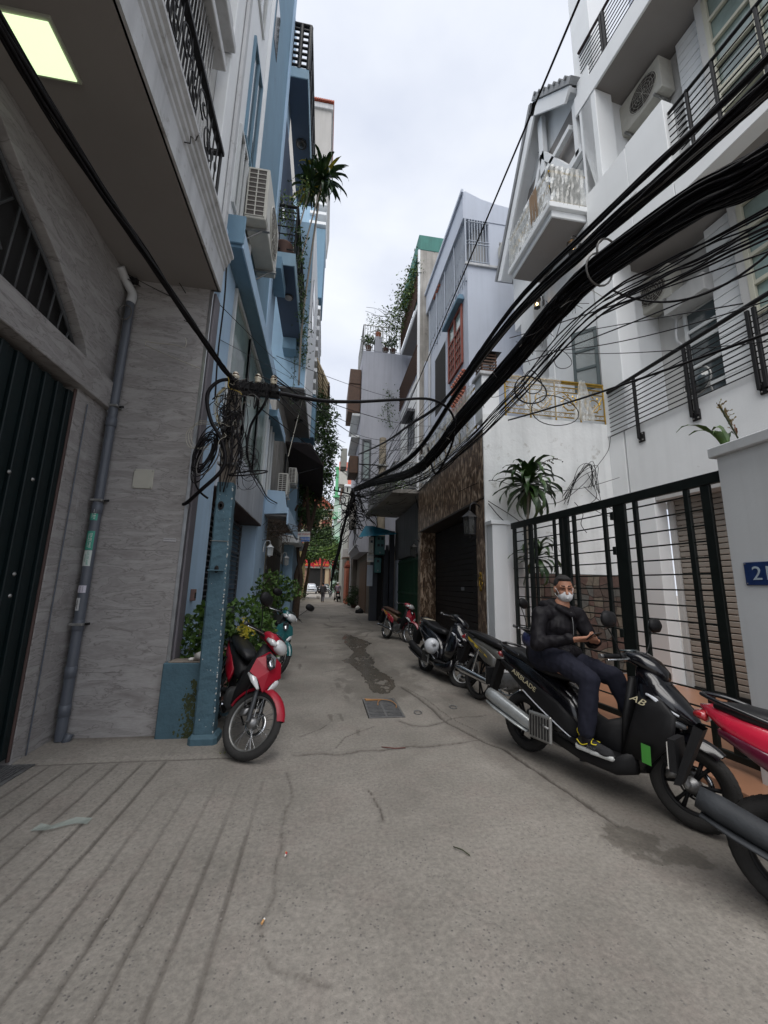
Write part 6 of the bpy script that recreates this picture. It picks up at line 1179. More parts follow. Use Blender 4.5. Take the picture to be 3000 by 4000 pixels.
# cars
def car(lb, x, y, paint, yaw=0, grp='cars parked at the end of the alley', W=1.75, L=3.9):
    with frame(Matrix.Translation((x, y, 0)) @ Matrix.Rotation(yaw, 4, 'Z')):
        t = thing('parked_car', lb, 'car', group=grp)
        loft('body', [(0, 0, .55, W*.40, .20, 4), (.08, 0, .58, W*.47, .28, 4), (.5, 0, .62, W*.5, .34, 5), (L*.5, 0, .64, W*.5, .36, 5), (L-.3, 0, .66, W*.49, .34, 5), (L, 0, .62, W*.42, .24, 4)], paint, t, 20, 'y')
        loft('cabin', [(.85, 0, .95, W*.42, .06, 4), (1.45, 0, 1.2, W*.38, .28, 4), (2.2, 0, 1.24, W*.38, .30, 4), (L-.6, 0, 1.15, W*.38, .28, 4), (L-.15, 0, .95, W*.40, .08, 4)], paint, t, 18, 'y')
        mesh_obj('windscreen', [(-.62, .86, .98), (.62, .86, .98), (.52, 1.40, 1.40), (-.52, 1.40, 1.40)], [(0, 1, 2, 3)], glass, t); [mesh_obj('side_window', [(s*W*.455, 1.2, 1.0), (s*W*.455, L-.7, 1.0), (s*W*.40, L-.9, 1.38), (s*W*.40, 1.5, 1.38)], [(0, 1, 2, 3)], glass, t) for s in (-1, 1)]
        for s in (-1, 1):
            loft('headlight', [(-.01, s*.60, .72, .12, .06, 2.5), (.10, s*.62, .74, .16, .08, 2.5)], MATS['lamp_lens'], t, 12, 'y')
            bbox('door_mirror', s*W*.5-(.0 if s > 0 else .14), s*W*.5+(.14 if s > 0 else 0), 1.1, 1.2, .98, 1.1, paint, t, bev=.02)
            for yy in (.72, L-.75):
                w_ = revolve('wheel', [(.12, -.09), (.29, -.10), (.31, -.05), (.31, .05), (.29, .10), (.12, .09)], MATS['tyre'], t, 20, Matrix.Translation((s*(W*.5-.08), yy, .31)) @ Matrix.Rotation(PI/2, 4, 'Y')); revolve('rim', [(0, .1), (.2, .09), (.2, -.09), (0, -.1)], galv, w_, 12, Matrix.Translation((s*(W*.5-.08), yy, .31)) @ Matrix.Rotation(PI/2, 4, 'Y'))
        bbox('grille', -.42, .42, -.015, .03, .58, .70, lamp_black, t, bev=.01); bbox('number_plate', -.25, .25, -.03, -.01, .40, .50, buttw, t, bev=.004); bbox('bumper', -.8, .8, -.04, .1, .30, .46, paint, t, bev=.04)
        return t
mat('tyre', (.022, .021, .02), .85, amt=.15, sc=20, bump=.3, bsc=120); mat('lamp_lens', (.55, .56, .56), .08, amt=.1, bump=0, spec=.9, coat=1)
silver = mat('silver_paint', (.42, .44, .47), .3, .4, amt=.04, bump=0, coat=.6); blackp = mat('black_car_paint', (.015, .016, .018), .2, amt=.1, bump=0, coat=1)
car('silver hatchback parked facing the alley under the red banner', -1.72, 60, silver, .04); car('black car parked to the right of the silver hatchback', .15, 62, blackp, -.05)
# ================================================================ MOTORBIKES
tyre = MATS['tyre']; lens = MATS['lamp_lens']
chrome = mat('chrome', (.55, .56, .57), .14, 1.0, amt=.1, sc=15, bump=0); dullmetal = mat('cast_alloy', (.22, .22, .22), .42, .8, amt=.25, sc=18, bump=.1)
seatm = mat('black_vinyl', (.010, .010, .011), .42, spec=.35, amt=.15, sc=30, bump=.12, bsc=160); matte = mat('matte_black_plastic', (.010, .010, .011), .55, spec=.25, amt=.2, sc=12, bump=.05, dirt=(.06, .055, .05, .68)); gloss_k = mat('gloss_black_paint', (.004, .004, .006), .2, amt=.2, sc=8, bump=0, coat=.45, dirt=(.03, .028, .026, .70))
orange = mat('orange_lens', (.55, .14, .02), .15, amt=.1, bump=0, coat=1); redlens = mat('red_lens', (.35, .01, .015), .12, amt=.1, bump=0, coat=1)
def P3(x, y, z): return (x, y, z)
def wheel(t, x, r, spokes, rim_m, w=.045, steer=None, disc=True, rimr=None, name='wheel', side=1):
    m0 = Matrix.Translation((x, 0, r)) @ Matrix.Rotation(PI/2, 4, 'X')
    if steer is not None: m0 = steer @ m0
    R0 = r; ri = rimr or r*.70
    prof = [(ri, -w*.62), (R0-.035, -w*.95), (R0-.012, -w*.70), (R0, -w*.25), (R0, w*.25), (R0-.012, w*.70), (R0-.035, w*.95), (ri, w*.62)]
    ty = revolve('tyre', prof, tyre, t, 40, m0)
    # tread blocks standing proud of the carcass
    mb = MB()
    for k in range(44):
        for s in (-1, 1):
            a = (k+(s > 0)*.5)*2*PI/44; q = []
            for aa, ww, rr in ((a-.05, .15, R0+.0025), (a+.02, .15, R0+.0025), (a+.065, .72, R0-.010), (a-.01, .72, R0-.010)): q.append(m0 @ Vector((rr*math.cos(aa), rr*math.sin(aa), s*w*ww)))
            mb.add(q, [(0, 1, 2, 3)])
    tag(mb.build('tread', tyre, ty), kind='stuff')
    revolve('rim', [(ri+.004, -w*.60), (ri+.004, w*.60), (ri-.012, w*.5), (ri-.016, 0), (ri-.012, -w*.5)], rim_m, t, 40, m0)
    revolve('hub', [(0, -.05), (.03, -.05), (.035, -.03), (.05, -.025), (.05, .025), (.035, .03), (.03, .05), (0, .05)], dullmetal, t, 20, m0, closed=False)
    if spokes == 'wire':
        for k in range(28):
            a = k*2*PI/28; s = 1 if k % 2 else -1; b_ = a+(.35 if (k//2) % 2 else -.35); rod('spoke', m0 @ Vector((.046*math.cos(a), .046*math.sin(a), s*.024)), m0 @ Vector(((ri-.01)*math.cos(b_), (ri-.01)*math.sin(b_), s*.006)), .0018, chrome, t, 4)
    else:
        n_ = spokes
        for k in range(n_):
            a = k*2*PI/n_; mbx = MB()
            for s0, s1, wa, wb in ((.04, ri-.01, .016, .011),):
                for da in (-.14, .14):
                    p = m0 @ Vector((s0*math.cos(a), s0*math.sin(a), 0)); q = m0 @ Vector((s1*math.cos(a+da), s1*math.sin(a+da), 0)); mbx.tube([p, (p+q)/2, q], [wa, wb, wa*.9], 6)
            mbx.build('spoke', rim_m, t, True)
    if disc:
        revolve('brake_disc', [(.07, side*.05), (.105, side*.05), (.105, side*.054), (.07, side*.054)], chrome, t, 30, m0)
    return m0
def curved_fender(t, nm, x, r, a0, a1, w, m, steer=None, th=.004, drop=.5, lift=.0):
    vs_, fs = [], []; n = 14; k = 6
    for i in range(n+1):
        a = a0+(a1-a0)*i/n; rr = r+lift*(i/n)
        ww = w*(1-.35*abs(2*i/n-1)**3)
        for j in range(k+1):
            s = -1+2*j/k; rad = rr-drop*w*abs(s)**2.2; vs_.append((x+rad*math.cos(a), ww*s, .28+rad*math.sin(a)))
    for i in range(n):
        for j in range(k): a = i*(k+1)+j; fs.append((a, a+1, a+k+2, a+k+1))
    n0 = len(vs_); vs_ += [(x_+(x-x_)*.02, y_*.97, z_+(.28-z_)*.02) for x_, y_, z_ in vs_]; fs += [tuple(i+n0 for i in f[::-1]) for f in fs]
    return mesh_obj(nm, vs_, fs, m, t, True, mtx=steer)
def mirror(t, y, m0, lenr=.26):
    s = 1 if y > 0 else -1
    with frame(m0):
        tube('mirror_stalk', smooth_path([(-.0, y*.62, .0), (-.0, y*.9, .11), (-.02, y*1.2, .22)], 5), .005, black_iron, t, 6)
        o = loft('mirror', [(-.012, y*1.22, .26, .05, .03, 2.2), (.0, y*1.22, .26, .098, .060, 2.4), (.022, y*1.22, .26, .088, .055, 2.4), (.045, y*1.22, .26, .04, .025, 2.2)], matte, t, 18, 'x'); loft('mirror_glass', [(-.015, y*1.22, .26, .074, .044, 2.4), (-.013, y*1.22, .26, .074, .044, 2.4)], glass, o, 18, 'x')
def handlebar(t, m0, half=.31, levers=True, mirrors=(1, 1), z=0, x=0, gripm=matte):
    with frame(m0):
        tube('handlebar', smooth_path([(-.07, -half, -.01), (-.03, -half*.55, .0), (.02, -.1, -.02), (.03, 0, -.03), (.02, .1, -.02), (-.03, half*.55, 0), (-.07, half, -.01)], 5), .011, black_iron, t, 8)
        for s in (-1, 1):
            rod('grip', (-.035, s*(half-.14), -.003), (-.072, s*(half+.01), -.01), .0165, gripm, t, 12); rod('bar_end', (-.072, s*(half+.01), -.01), (-.079, s*(half+.035), -.012), .017, dullmetal, t, 10)
            if levers: tube('brake_lever', smooth_path([(.01, s*(half-.17), -.005), (.045, s*(half-.13), -.01), (.02, s*(half-.03), -.02), (-.02, s*(half+.04), -.03)], 5), [.010]*6+[.007]*9+[.009], chrome, t, 6); loft('switch_pod', [(s*(half-.20), -.02, -.0, .024, .026, 3), (s*(half-.15), -.03, -.003, .024, .026, 3)], matte, t, 12, 'y')
    for s, f in zip((1, -1), mirrors):
        if f: mirror(t, s*.31, m0)
def fork(t, st, x, r, top, m_leg, w=.075):
    with frame(st):
        for s in (-1, 1):
            rod('fork_leg', (x, s*w, r), (x-.10, s*w, r+.28), .021, m_leg, t, 10); rod('fork_tube', (x-.10, s*w, r+.28), top if False else (x-.19, s*w*.8, top), .015, chrome, t, 8)
        rod('axle', (x, -w-.02, r), (x, w+.02, r), .010, galv, t, 8); loft('brake_caliper', [(x-.12, -w+.01, r+.03, .02, .03, 3), (x-.06, -w+.01, r+.06, .022, .035, 3)], dullmetal, t, 10, 'x')
        tube('brake_hose', smooth_path([(x-.1, -w, r+.07), (x-.16, -w-.03, r+.2), (x-.17, -w, r+.42)], 5), .005, matte, t, 5)
def muffler(t, p, q, r0, r1, m, cap=dullmetal):
    p, q = Vector(p), Vector(q); d = q-p
    mt = Matrix.Translation(p) @ d.to_track_quat('Z', 'Y').to_matrix().to_4x4(); L = d.length
    o = revolve('muffler', [(0, 0), (r0*.5, 0), (r0*.8, L*.06), (r0, L*.2), (r1, L*.85), (r1*.85, L), (0, L)], m, t, 20, mt, closed=False); return mt, L
def place(rear, front, lean, ):
    r_, f_ = Vector((*rear, 0)), Vector((*front, 0)); d = (f_-r_); L = d.length; d.normalize(); yaw = math.atan2(d.y, d.x)
    return Matrix.Translation(r_) @ Matrix.Rotation(yaw, 4, 'Z') @ Matrix.Rotation(lean, 4, 'X'), L
def steer_m(x, ang, rake=R(26)):
    ax = Vector((-math.sin(rake), 0, math.cos(rake))); c = Vector((x-.10, 0, .45)); return Matrix.Translation(c) @ Matrix.Rotation(ang, 4, ax) @ Matrix.Translation(-c)
def stand(t): rod('side_stand', (.45, .10, .22), (.40, .26, .02), .011, black_iron, t, 8); rod('stand_foot', (.37, .25, .015), (.43, .28, .015), .014, black_iron, t, 6)
lens_d = mat('smoked_lens', (.06, .065, .07), .08, amt=.1, bump=0, coat=1)
def scooter(name, lb, rear, front, lean, steer, body, side_c, accent, rimm, stand_=True, letters=False, muff=None, mirrors=(1, 1), stripe=None, grp='motorbikes parked along the right side', seat2=None):
    M, L = place(rear, front, lean); st = steer_m(L, steer); r = .255
    with frame(M):
        t = thing(name, lb, 'motorbike', group=grp)
        wheel(t, L, r, 3 if rimm is not matte else 6, rimm, steer=st, rimr=.172, side=-1); wheel(t, 0, r, 3 if rimm is not matte else 6, rimm, w=.055, rimr=.172, disc=False)
        fork(t, st, L, r, .62, dullmetal if rimm is matte else chrome)
        curved_fender(t, 'front_fender', L, .285, R(48), R(168), .07, body, steer=st, drop=.7)
        # swing unit
        loft('engine_case', [(-.06, .10, .27, .04, .07, 3), (.15, .10, .27, .055, .10, 3), (.40, .08, .28, .06, .11, 3), (.55, .04, .32, .05, .08, 3)], dullmetal, t, 14, 'x'); rod('shock', (-.02, .12, .32), (.08, .11, .62), .018, black_iron, t, 8)
        for k in range(7): z = .36+k*.032; revolve('shock_coil', [(.026, -.006), (.032, 0), (.026, .006)], redlens if False else dullmetal, t, 12, Matrix.Translation((-.005+k*.011, .12, z)))
        # rear body
        loft('rear_body', [(-.31, 0, .865, .022, .012, 2.4), (-.26, 0, .845, .075, .040, 2.4), (-.18, 0, .80, .115, .078, 2.6), (0, 0, .735, .145, .115, 2.8), (.22, 0, .64, .165, .150, 3), (.42, 0, .545, .165, .165, 3), (.56, 0, .46, .150, .165, 3), (.68, 0, .385, .125, .13, 3)], body, t, 24, 'x')
        for s in (-1, 1):
            loft('side_panel', [(-.22, s*.110, .765, .018, .018, 2.2), (0, s*.145, .665, .020, .050, 2.4), (.25, s*.170, .56, .020, .085, 2.5), (.48, s*.165, .45, .022, .10, 2.6), (.64, s*.14, .36, .018, .07, 2.4)], side_c, t, 14, 'x')
            loft('floor_skirt', [(.42, s*.15, .27, .03, .045, 2.6), (.70, s*.175, .235, .045, .05, 3), (.98, s*.17, .25, .05, .065, 3), (1.10, s*.145, .31, .04, .08, 2.6)], side_c, t, 14, 'x')
            loft('foot_board', [(.50, s*.155, .315, .055, .012, 4), (.72, s*.16, .292, .075, .012, 4), (.98, s*.155, .305, .07, .012, 4)], matte, t, 12, 'x')
            tube('trim_strip', smooth_path([(.10, s*.168, .56), (.3, s*.186, .46), (.5, s*.182, .36), (.62, s*.17, .30)]), .006, accent, t, 6)
            loft('passenger_peg', [(.28, s*.19, .34, .02, .014, 3), (.42, s*.21, .325, .022, .012, 3)], dullmetal, t, 8, 'x')
        loft('centre_tunnel', [(.60, 0, .42, .09, .13, 2.6), (.80, 0, .37, .085, .12, 2.6), (1.0, 0, .42, .11, .16, 2.6)], matte, t, 16, 'x')
        loft('seat', [(-.24, 0, .885, .07, .018, 2.4), (-.12, 0, .87, .115, .042, 2.6), (.05, 0, .845, .130, .050, 2.8), (.16, 0, .80, .135, .052, 3), (.36, 0, .765, .125, .052, 3), (.52, 0, .755, .085, .048, 2.6), (.60, 0, .74, .045, .035, 2.4)], seatm, t, 20, 'x')
        if seat2: loft('seat_patch', [(-.20, 0, .91, .085, .012, 2.4), (-.10, 0, .908, .10, .012, 2.6), (.0, 0, .90, .10, .010, 2.6)], seat2, t, 14, 'x')
        tube('grab_rail', smooth_path([(.02, .12, .85), (-.18, .105, .91), (-.28, .05, .93), (-.30, 0, .93), (-.28, -.05, .93), (-.2, -.105, .91), (.02, -.12, .85)]), .012, gloss_k, t, 8)
        loft('tail_light', [(-.34, 0, .82, .05, .02, 2.4), (-.28, 0, .82, .085, .035, 2.6)], redlens, t, 14, 'x')
        mesh_obj('mud_guard', [(-.34, -.06, .76), (-.34, .06, .76), (-.46, .065, .42), (-.46, -.065, .42), (-.30, -.05, .74), (-.30, .05, .74), (-.43, .05, .42), (-.43, -.05, .42)], [(0, 1, 2, 3), (7, 6, 5, 4), (0, 3, 7, 4), (1, 5, 6, 2)], matte, t); box('plate', -.472, -.466, -.09, .09, .50, .64, buttw, t); box('plate_bracket', -.465, -.43, -.095, .095, .49, .66, matte, t)
        # front shield and nose
        loft('front_shield', [(.24, L-.30, 0, .07, .13, 2.6), (.36, L-.26, 0, .10, .165, 2.8), (.50, L-.20, 0, .125, .175, 2.6), (.64, L-.16, 0, .145, .170, 2.4), (.76, L-.17, 0, .13, .150, 2.4), (.86, L-.20, 0, .105, .115, 2.4), (.94, L-.23, 0, .07, .075, 2.4)], body, t, 26, 'z')
        loft('nose', [(L-.24, 0, .84, .12, .12, 2.3), (L-.12, 0, .76, .135, .12, 2.2), (L-.02, 0, .70, .105, .085, 2.1), (L+.05, 0, .655, .055, .045, 2), (L+.09, 0, .625, .010, .012, 2)], body, t, 20, 'x')
        loft('inner_shield', [(.30, L-.38, 0, .03, .12, 3), (.60, L-.34, 0, .03, .15, 3), (.86, L-.31, 0, .03, .10, 3)], matte, t, 18, 'z')
        for s in (-1, 1):
            loft('shield_wing', [(.34, L-.26, s*.160, .10, .022, 2.4), (.52, L-.15, s*.172, .145, .024, 2.4), (.68, L-.12, s*.155, .13, .022, 2.4), (.82, L-.20, s*.11, .04, .014, 2.4)], side_c, t, 14, 'z')
            loft('headlight', [(L-.12, s*.125, .645, .022, .020, 2.2), (L-.03, s*.095, .625, .030, .024, 2.4), (L+.02, s*.060, .61, .018, .014, 2.2)], lens_d, t, 14, 'x')
            tube('light_strip', smooth_path([(L-.16, s*.155, .78), (L-.08, s*.135, .72), (L+.0, s*.10, .675)]), .008, accent, t, 6)
            loft('indicator', [(L-.17, s*.155, .78, .012, .008, 2.2), (L-.09, s*.125, .745, .018, .012, 2.2)], accent, t, 10, 'x')
        with frame(st):
            loft('handlebar_cowl', [(L-.42, 0, .99, .05, .025, 2.6), (L-.34, 0, 1.005, .10, .045, 2.6), (L-.25, 0, .985, .115, .06, 2.4), (L-.16, 0, .94, .085, .06, 2.4), (L-.10, 0, .90, .045, .035, 2.2)], body, t, 20, 'x'); loft('instrument_panel', [(L-.42, 0, 1.035, .06, .008, 2.6), (L-.32, 0, 1.045, .07, .012, 2.6)], glass, t, 14, 'x')
        handlebar(t, st @ Matrix.Translation((L-.33, 0, 1.0)), mirrors=mirrors)
        # exhaust on the right, with shield
        mm_ = muff or (matte, matte)
        mt, LL = muffler(t, (.26, -.15, .26), (-.32, -.185, .44), .055, .062, mm_[0]); tube('exhaust_pipe', smooth_path([(.62, -.08, .24), (.45, -.13, .21), (.26, -.15, .26)]), .018, dullmetal, t, 8)
        with frame(mt):
            loft('heat_shield', [(.08, .02, -.058, .03, .010, 2.6), (.2, .02, -.064, .05, .012, 2.6), (.45, .02, -.070, .052, .012, 2.6), (.58, .02, -.066, .036, .010, 2.4)], mm_[1], t, 12, 'z')
            for z in (.14, .30, .50): rod('shield_bolt', (.02, -.072, z), (.02, -.088, z), .009, dullmetal, t, 8)
        # ribbed radiator cover
        RC_ = bbox('radiator_cover', .20, .44, -.215, -.185, .20, .42, galv, t, bev=.02)
        for k in range(7): bbox('cover_rib', .225+k*.03, .238+k*.03, -.222, -.214, .225, .395, dark_in, t, bev=.002)
        if stand_: stand(t)
        if letters:
            mt2 = face_mtx((.13, -.192, .655), (-1 if False else 1, 0, -.46), (.46, 0, 1)); text_obj('lettering', 'AIRBLADE', .058, mat('pale_gold_decal', (.50, .45, .30), .4, amt=.05, bump=0), t, mt2 @ Matrix.Rotation(R(0), 4, 'X'), .0015, sx=1.15)
            mt3 = face_mtx((L-.22, -.185, .73), (1, .05, -.25), (.2, .25, 1)); text_obj('lettering', 'AB', .062, MATS['pale_gold_decal'], t, mt3, .0012, shear=.35, sx=1.3)
    return t, M, L
def underbone(name, lb, rear, front, lean, steer, c1, c2, rimm=chrome, seat_c=None, grp='motorbikes parked along the right side', mirrors=(1, 1), spokes='wire', exhaust=chrome, headlamp=True, tail=None, stripes=None):
    M, L = place(rear, front, lean); st = steer_m(L, steer); r = .285
    with frame(M):
        t = thing(name, lb, 'motorbike', group=grp)
        wheel(t, L, r, spokes, rimm, w=.038, steer=st, rimr=.222, side=-1); wheel(t, 0, r, spokes, rimm, w=.042, rimr=.222, disc=False)
        fork(t, st, L, r, .70, MATS['fork_grey']); curved_fender(t, 'front_fender', L, .315, R(25), R(172), .062, c1, steer=st, drop=.75)
        with frame(Matrix.Identity(4)):
            rod('swing_arm', (0, .09, r), (.42, .06, .36), .02, black_iron, t, 8); rod('swing_arm', (0, -.09, r), (.42, -.06, .36), .02, black_iron, t, 8); loft('chain_case', [(-.06, .095, .30, .012, .05, 3), (.2, .095, .33, .012, .05, 3), (.45, .09, .33, .012, .06, 3)], dullmetal, t, 10, 'x')
            for s in (-1, 1): rod('shock', (-.02, s*.12, .32), (.08, s*.12, .66), .022, chrome, t, 10)
        loft('engine', [(.42, 0, .33, .10, .10, 3), (.60, 0, .34, .11, .12, 3), (.74, 0, .38, .07, .08, 3), (.90, 0, .42, .06, .06, 3)], dullmetal, t, 16, 'x'); 
        for k in range(5): bbox('cooling_fin', .76+k*.028, .768+k*.028, -.075, .075, .32, .48, dullmetal, t, bev=.003)
        loft('rear_body', [(-.34, 0, .82, .03, .015, 2.4), (-.28, 0, .80, .075, .045, 2.4), (-.1, 0, .745, .105, .08, 2.6), (.12, 0, .68, .115, .10, 2.8), (.36, 0, .61, .105, .10, 2.8), (.52, 0, .57, .075, .07, 2.6)], c2, t, 20, 'x')
        for s in (-1, 1): loft('side_panel', [(-.26, s*.08, .79, .014, .020, 2.2), (-.05, s*.105, .70, .016, .05, 2.4), (.20, s*.115, .60, .018, .085, 2.5), (.40, s*.10, .52, .014, .07, 2.4)], c1, t, 14, 'x')
        if stripes:
            for s in (-1, 1): mesh_obj('decal', [(-.18, s*.107, .80), (.0, s*.122, .72), (.25, s*.136, .60), (.28, s*.136, .57), (.0, s*.124, .68), (-.18, s*.107, .765)], [(0, 1, 4, 5), (1, 2, 3, 4)], stripes, t)
        loft('seat', [(-.30, 0, .865, .06, .018, 2.4), (-.18, 0, .855, .10, .040, 2.6), (.08, 0, .815, .115, .046, 2.8), (.34, 0, .765, .105, .045, 2.8), (.52, 0, .735, .065, .036, 2.6)], seat_c or seatm, t, 20, 'x')
        tube('grab_rail', smooth_path([(-.05, .11, .80), (-.25, .10, .85), (-.36, .04, .86), (-.36, -.04, .86), (-.25, -.10, .85), (-.05, -.11, .80)]), .010, black_iron, t, 8); loft('tail_light', [(-.42, 0, .77, .045, .025, 2.4), (-.32, 0, .79, .07, .04, 2.6)], tail or redlens, t, 14, 'x')
        mesh_obj('mud_guard', [(-.30, -.05, .72), (-.30, .05, .72), (-.42, .055, .40), (-.42, -.055, .40), (-.26, -.04, .70), (-.26, .04, .70), (-.39, .045, .40), (-.39, -.045, .40)], [(0, 1, 2, 3), (7, 6, 5, 4), (0, 3, 7, 4), (1, 5, 6, 2)], matte, t); box('plate', -.432, -.426, -.085, .085, .44, .58, buttw, t); box('plate_bracket', -.425, -.39, -.09, .09, .43, .60, matte, t)
        # leg shield
        loft('main_tube', [(.48, 0, .56, .05, .06, 2.6), (.72, 0, .56, .045, .06, 2.6), (.92, 0, .66, .06, .07, 2.6), (1.0, 0, .78, .07, .06, 2.6)], matte, t, 14, 'x')
        loft('leg_shield', [(.34, L-.33, 0, .035, .14, 2.6), (.46, L-.27, 0, .05, .165, 2.8), (.60, L-.22, 0, .065, .165, 2.6), (.74, L-.19, 0, .075, .14, 2.4), (.86, L-.23, 0, .06, .09, 2.4), (.93, L-.26, 0, .04, .06, 2.4)], matte, t, 22, 'z')
        # sharp coloured nose panel
        v = [(L-.165, 0, .88), (L-.10, .125, .80), (L-.10, -.125, .80), (L-.07, .155, .68), (L-.07, -.155, .68), (L-.02, .08, .64), (L-.02, -.08, .64), (L+.0, 0, .54), (L-.01, 0, .72), (L-.09, .05, .84), (L-.09, -.05, .84)]
        mesh_obj('nose_panel', v+[(x-.03, y*.96, z-.004) for x, y, z in v], [(0, 9, 1), (0, 2, 10), (9, 8, 1), (10, 2, 8), (1, 8, 5), (1, 5, 3), (2, 6, 8), (2, 4, 6), (5, 8, 7), (6, 7, 8), (0, 10, 8, 9)], c1, t)
        mesh_obj('badge_recess', [(L-.085, .052, .845), (L-.0, .04, .765), (L+.004, 0, .735), (L-.0, -.04, .765), (L-.085, -.052, .845), (L-.14, 0, .87)], [(0, 1, 2, 3, 4, 5)], gloss_k, t); loft('badge', [(L-.06, 0, .83, .020, .010, 2), (L-.02, 0, .79, .030, .012, 2.2), (L+.012, 0, .765, .014, .006, 2)], chrome, t, 10, 'x')
        for s in (-1, 1): loft('indicator', [(L-.10, s*.150, .66, .010, .010, 2.2), (L-.03, s*.105, .625, .028, .028, 2.4), (L+.0, s*.05, .56, .012, .010, 2.2)], lens, t, 12, 'x')
        with frame(st):
            loft('handlebar_cowl', [(L-.42, 0, .98, .06, .03, 2.6), (L-.33, 0, .99, .12, .055, 2.6), (L-.24, 0, .97, .13, .075, 2.4), (L-.17, 0, .945, .10, .07, 2.4)], c1 if c1 is not MATS.get('x') else c2, t, 20, 'x')
            loft('headlight', [(L-.20, 0, .955, .10, .066, 2.5), (L-.15, 0, .945, .095, .062, 2.5), (L-.115, 0, .935, .065, .042, 2.3), (L-.10, 0, .93, .02, .014, 2)], lens, t, 20, 'x'); loft('cowl_visor', [(L-.36, 0, 1.03, .05, .012, 2.4), (L-.26, 0, 1.035, .085, .014, 2.6), (L-.17, 0, 1.012, .05, .010, 2.4)], matte, t, 14, 'x')
            for s in (-1, 1): loft('front_winker', [(L-.25, s*.125, .955, .02, .02, 2.3), (L-.18, s*.115, .945, .03, .03, 2.3), (L-.14, s*.10, .94, .012, .012, 2.2)], lens, t, 12, 'x')
        handlebar(t, st @ Matrix.Translation((L-.33, 0, .985)), half=.33, mirrors=mirrors)
        muffler(t, (.40, -.13, .27), (-.30, -.155, .36), .040, .045, exhaust); tube('exhaust_pipe', smooth_path([(.80, -.05, .30), (.66, -.12, .20), (.40, -.13, .27)]), .016, chrome, t, 8)
        loft('foot_peg', [(-.20, .50, .25, .012, .012, 3), (-.10, .50, .25, .014, .014, 3)], matte, t, 8, 'y'); loft('foot_peg', [(.10, .50, .25, .014, .014, 3), (.20, .50, .25, .012, .012, 3)], matte, t, 8, 'y'); rod('kick_starter', (.40, -.13, .30), (.30, -.17, .46), .009, chrome, t, 6); rod('brake_pedal', (.55, -.14, .24), (.70, -.17, .30), .008, chrome, t, 6)
        stand(t)
    return t, M, L
mat('scuffed_grey_plastic', (.035, .038, .042), .6, spec=.2, amt=.2, sc=9, bump=.2); mat('fork_grey', (.045, .048, .052), .45, .3, amt=.15, bump=.03)
redp_ = mat('crimson_paint', (.30, .006, .02), .42, amt=.12, sc=8, bump=0, spec=.3, coat=.15, dirt=(.30, .2, .2, .78)); redc = mat('cherry_paint', (.30, .02, .035), .25, amt=.1, sc=8, bump=0, coat=1.); tealp = mat('teal_paint', (.012, .10, .105), .2, amt=.12, sc=8, bump=0, coat=1.); hotred = mat('bright_red_paint', (.55, .018, .05), .25, amt=.06, sc=8, bump=0, coat=1.); greyp = mat('grey_bike_paint', (.07, .068, .062), .35, amt=.2, sc=9, bump=0, coat=.6); yelp = mat('yellow_decal', (.50, .36, .03), .4, amt=.1, bump=0); marron = mat('maroon_paint', (.08, .006, .02), .25, amt=.1, bump=0, coat=1.)
silverm = mat('silver_plastic', (.40, .42, .42), .3, .5, amt=.12, sc=14, bump=.03)
steelrim = mat('dull_steel_rim', (.26, .26, .25), .4, .7, amt=.25, sc=20, bump=.05); pearl = mat('pearl_stripe', (.50, .52, .56), .3, amt=.05, bump=0)
B1, M1, L1_ = underbone('motorbike', 'red and black motorbike with wire wheels and turned front wheel beside the teal pole', (-1.13, 4.90), (-.64, 3.83), R(-17), R(36), redp_, matte, steelrim, grp='motorbikes along the left side', mirrors=(0, 1), exhaust=matte)
B2_, M2, L2_ = underbone('motorbike', 'teal motorbike standing behind the red one by the potted shrubs', (-.95, 8.0), (-.72, 6.85), R(-11), R(28), tealp, tealp, steelrim, grp='motorbikes along the left side', mirrors=(1, 1))
B3_, M3, L3_ = underbone('motorbike', 'small red motorbike with brown seat in front of the green gate', (1.86, 11.5), (2.30, 10.42), R(-9), R(14), redc, mat('tan_black_panel', (.10, .06, .03), .5), chrome, seat_c=mat('brown_seat', (.06, .03, .02), .5), mirrors=(0, 0), stripes=yelp)
B4_, M4, L4_ = scooter('scooter', 'black scooter with white three spoke wheels and a helmet on its side, before the garage', (1.86, 7.10), (2.12, 5.95), R(-8), R(24), gloss_k, gloss_k, pearl, mat('white_alloy', (.50, .51, .51), .35, amt=.06, bump=0), mirrors=(0, 0), seat2=mat('beige_seat', (.30, .27, .21), .6), muff=(matte, matte))
B5_, M5, L5_ = underbone('motorbike', 'grey motorbike with yellow decals and chrome exhaust squeezed behind the ridden scooter', (2.16, 5.42), (2.55, 4.25), R(-8), R(18), greyp, greyp, matte, spokes=5, mirrors=(0, 1), stripes=yelp)
B6_, M6, L6_ = scooter('scooter', 'black scooter lettered AIRBLADE with the masked man sitting on it', (1.99, 3.78), (2.46, 2.50), R(-3), R(6), gloss_k, matte, pearl, matte, letters=True, muff=(silverm, silverm), stand_=True)
B7_, M7, L7_ = scooter('scooter', 'bright red and black bike cut off by the right edge of the picture', (2.29, 1.80), (2.97, .65), R(-4), R(0), hotred, marron, chrome, matte, muff=(MATS['scuffed_grey_plastic'], MATS['scuffed_grey_plastic']))
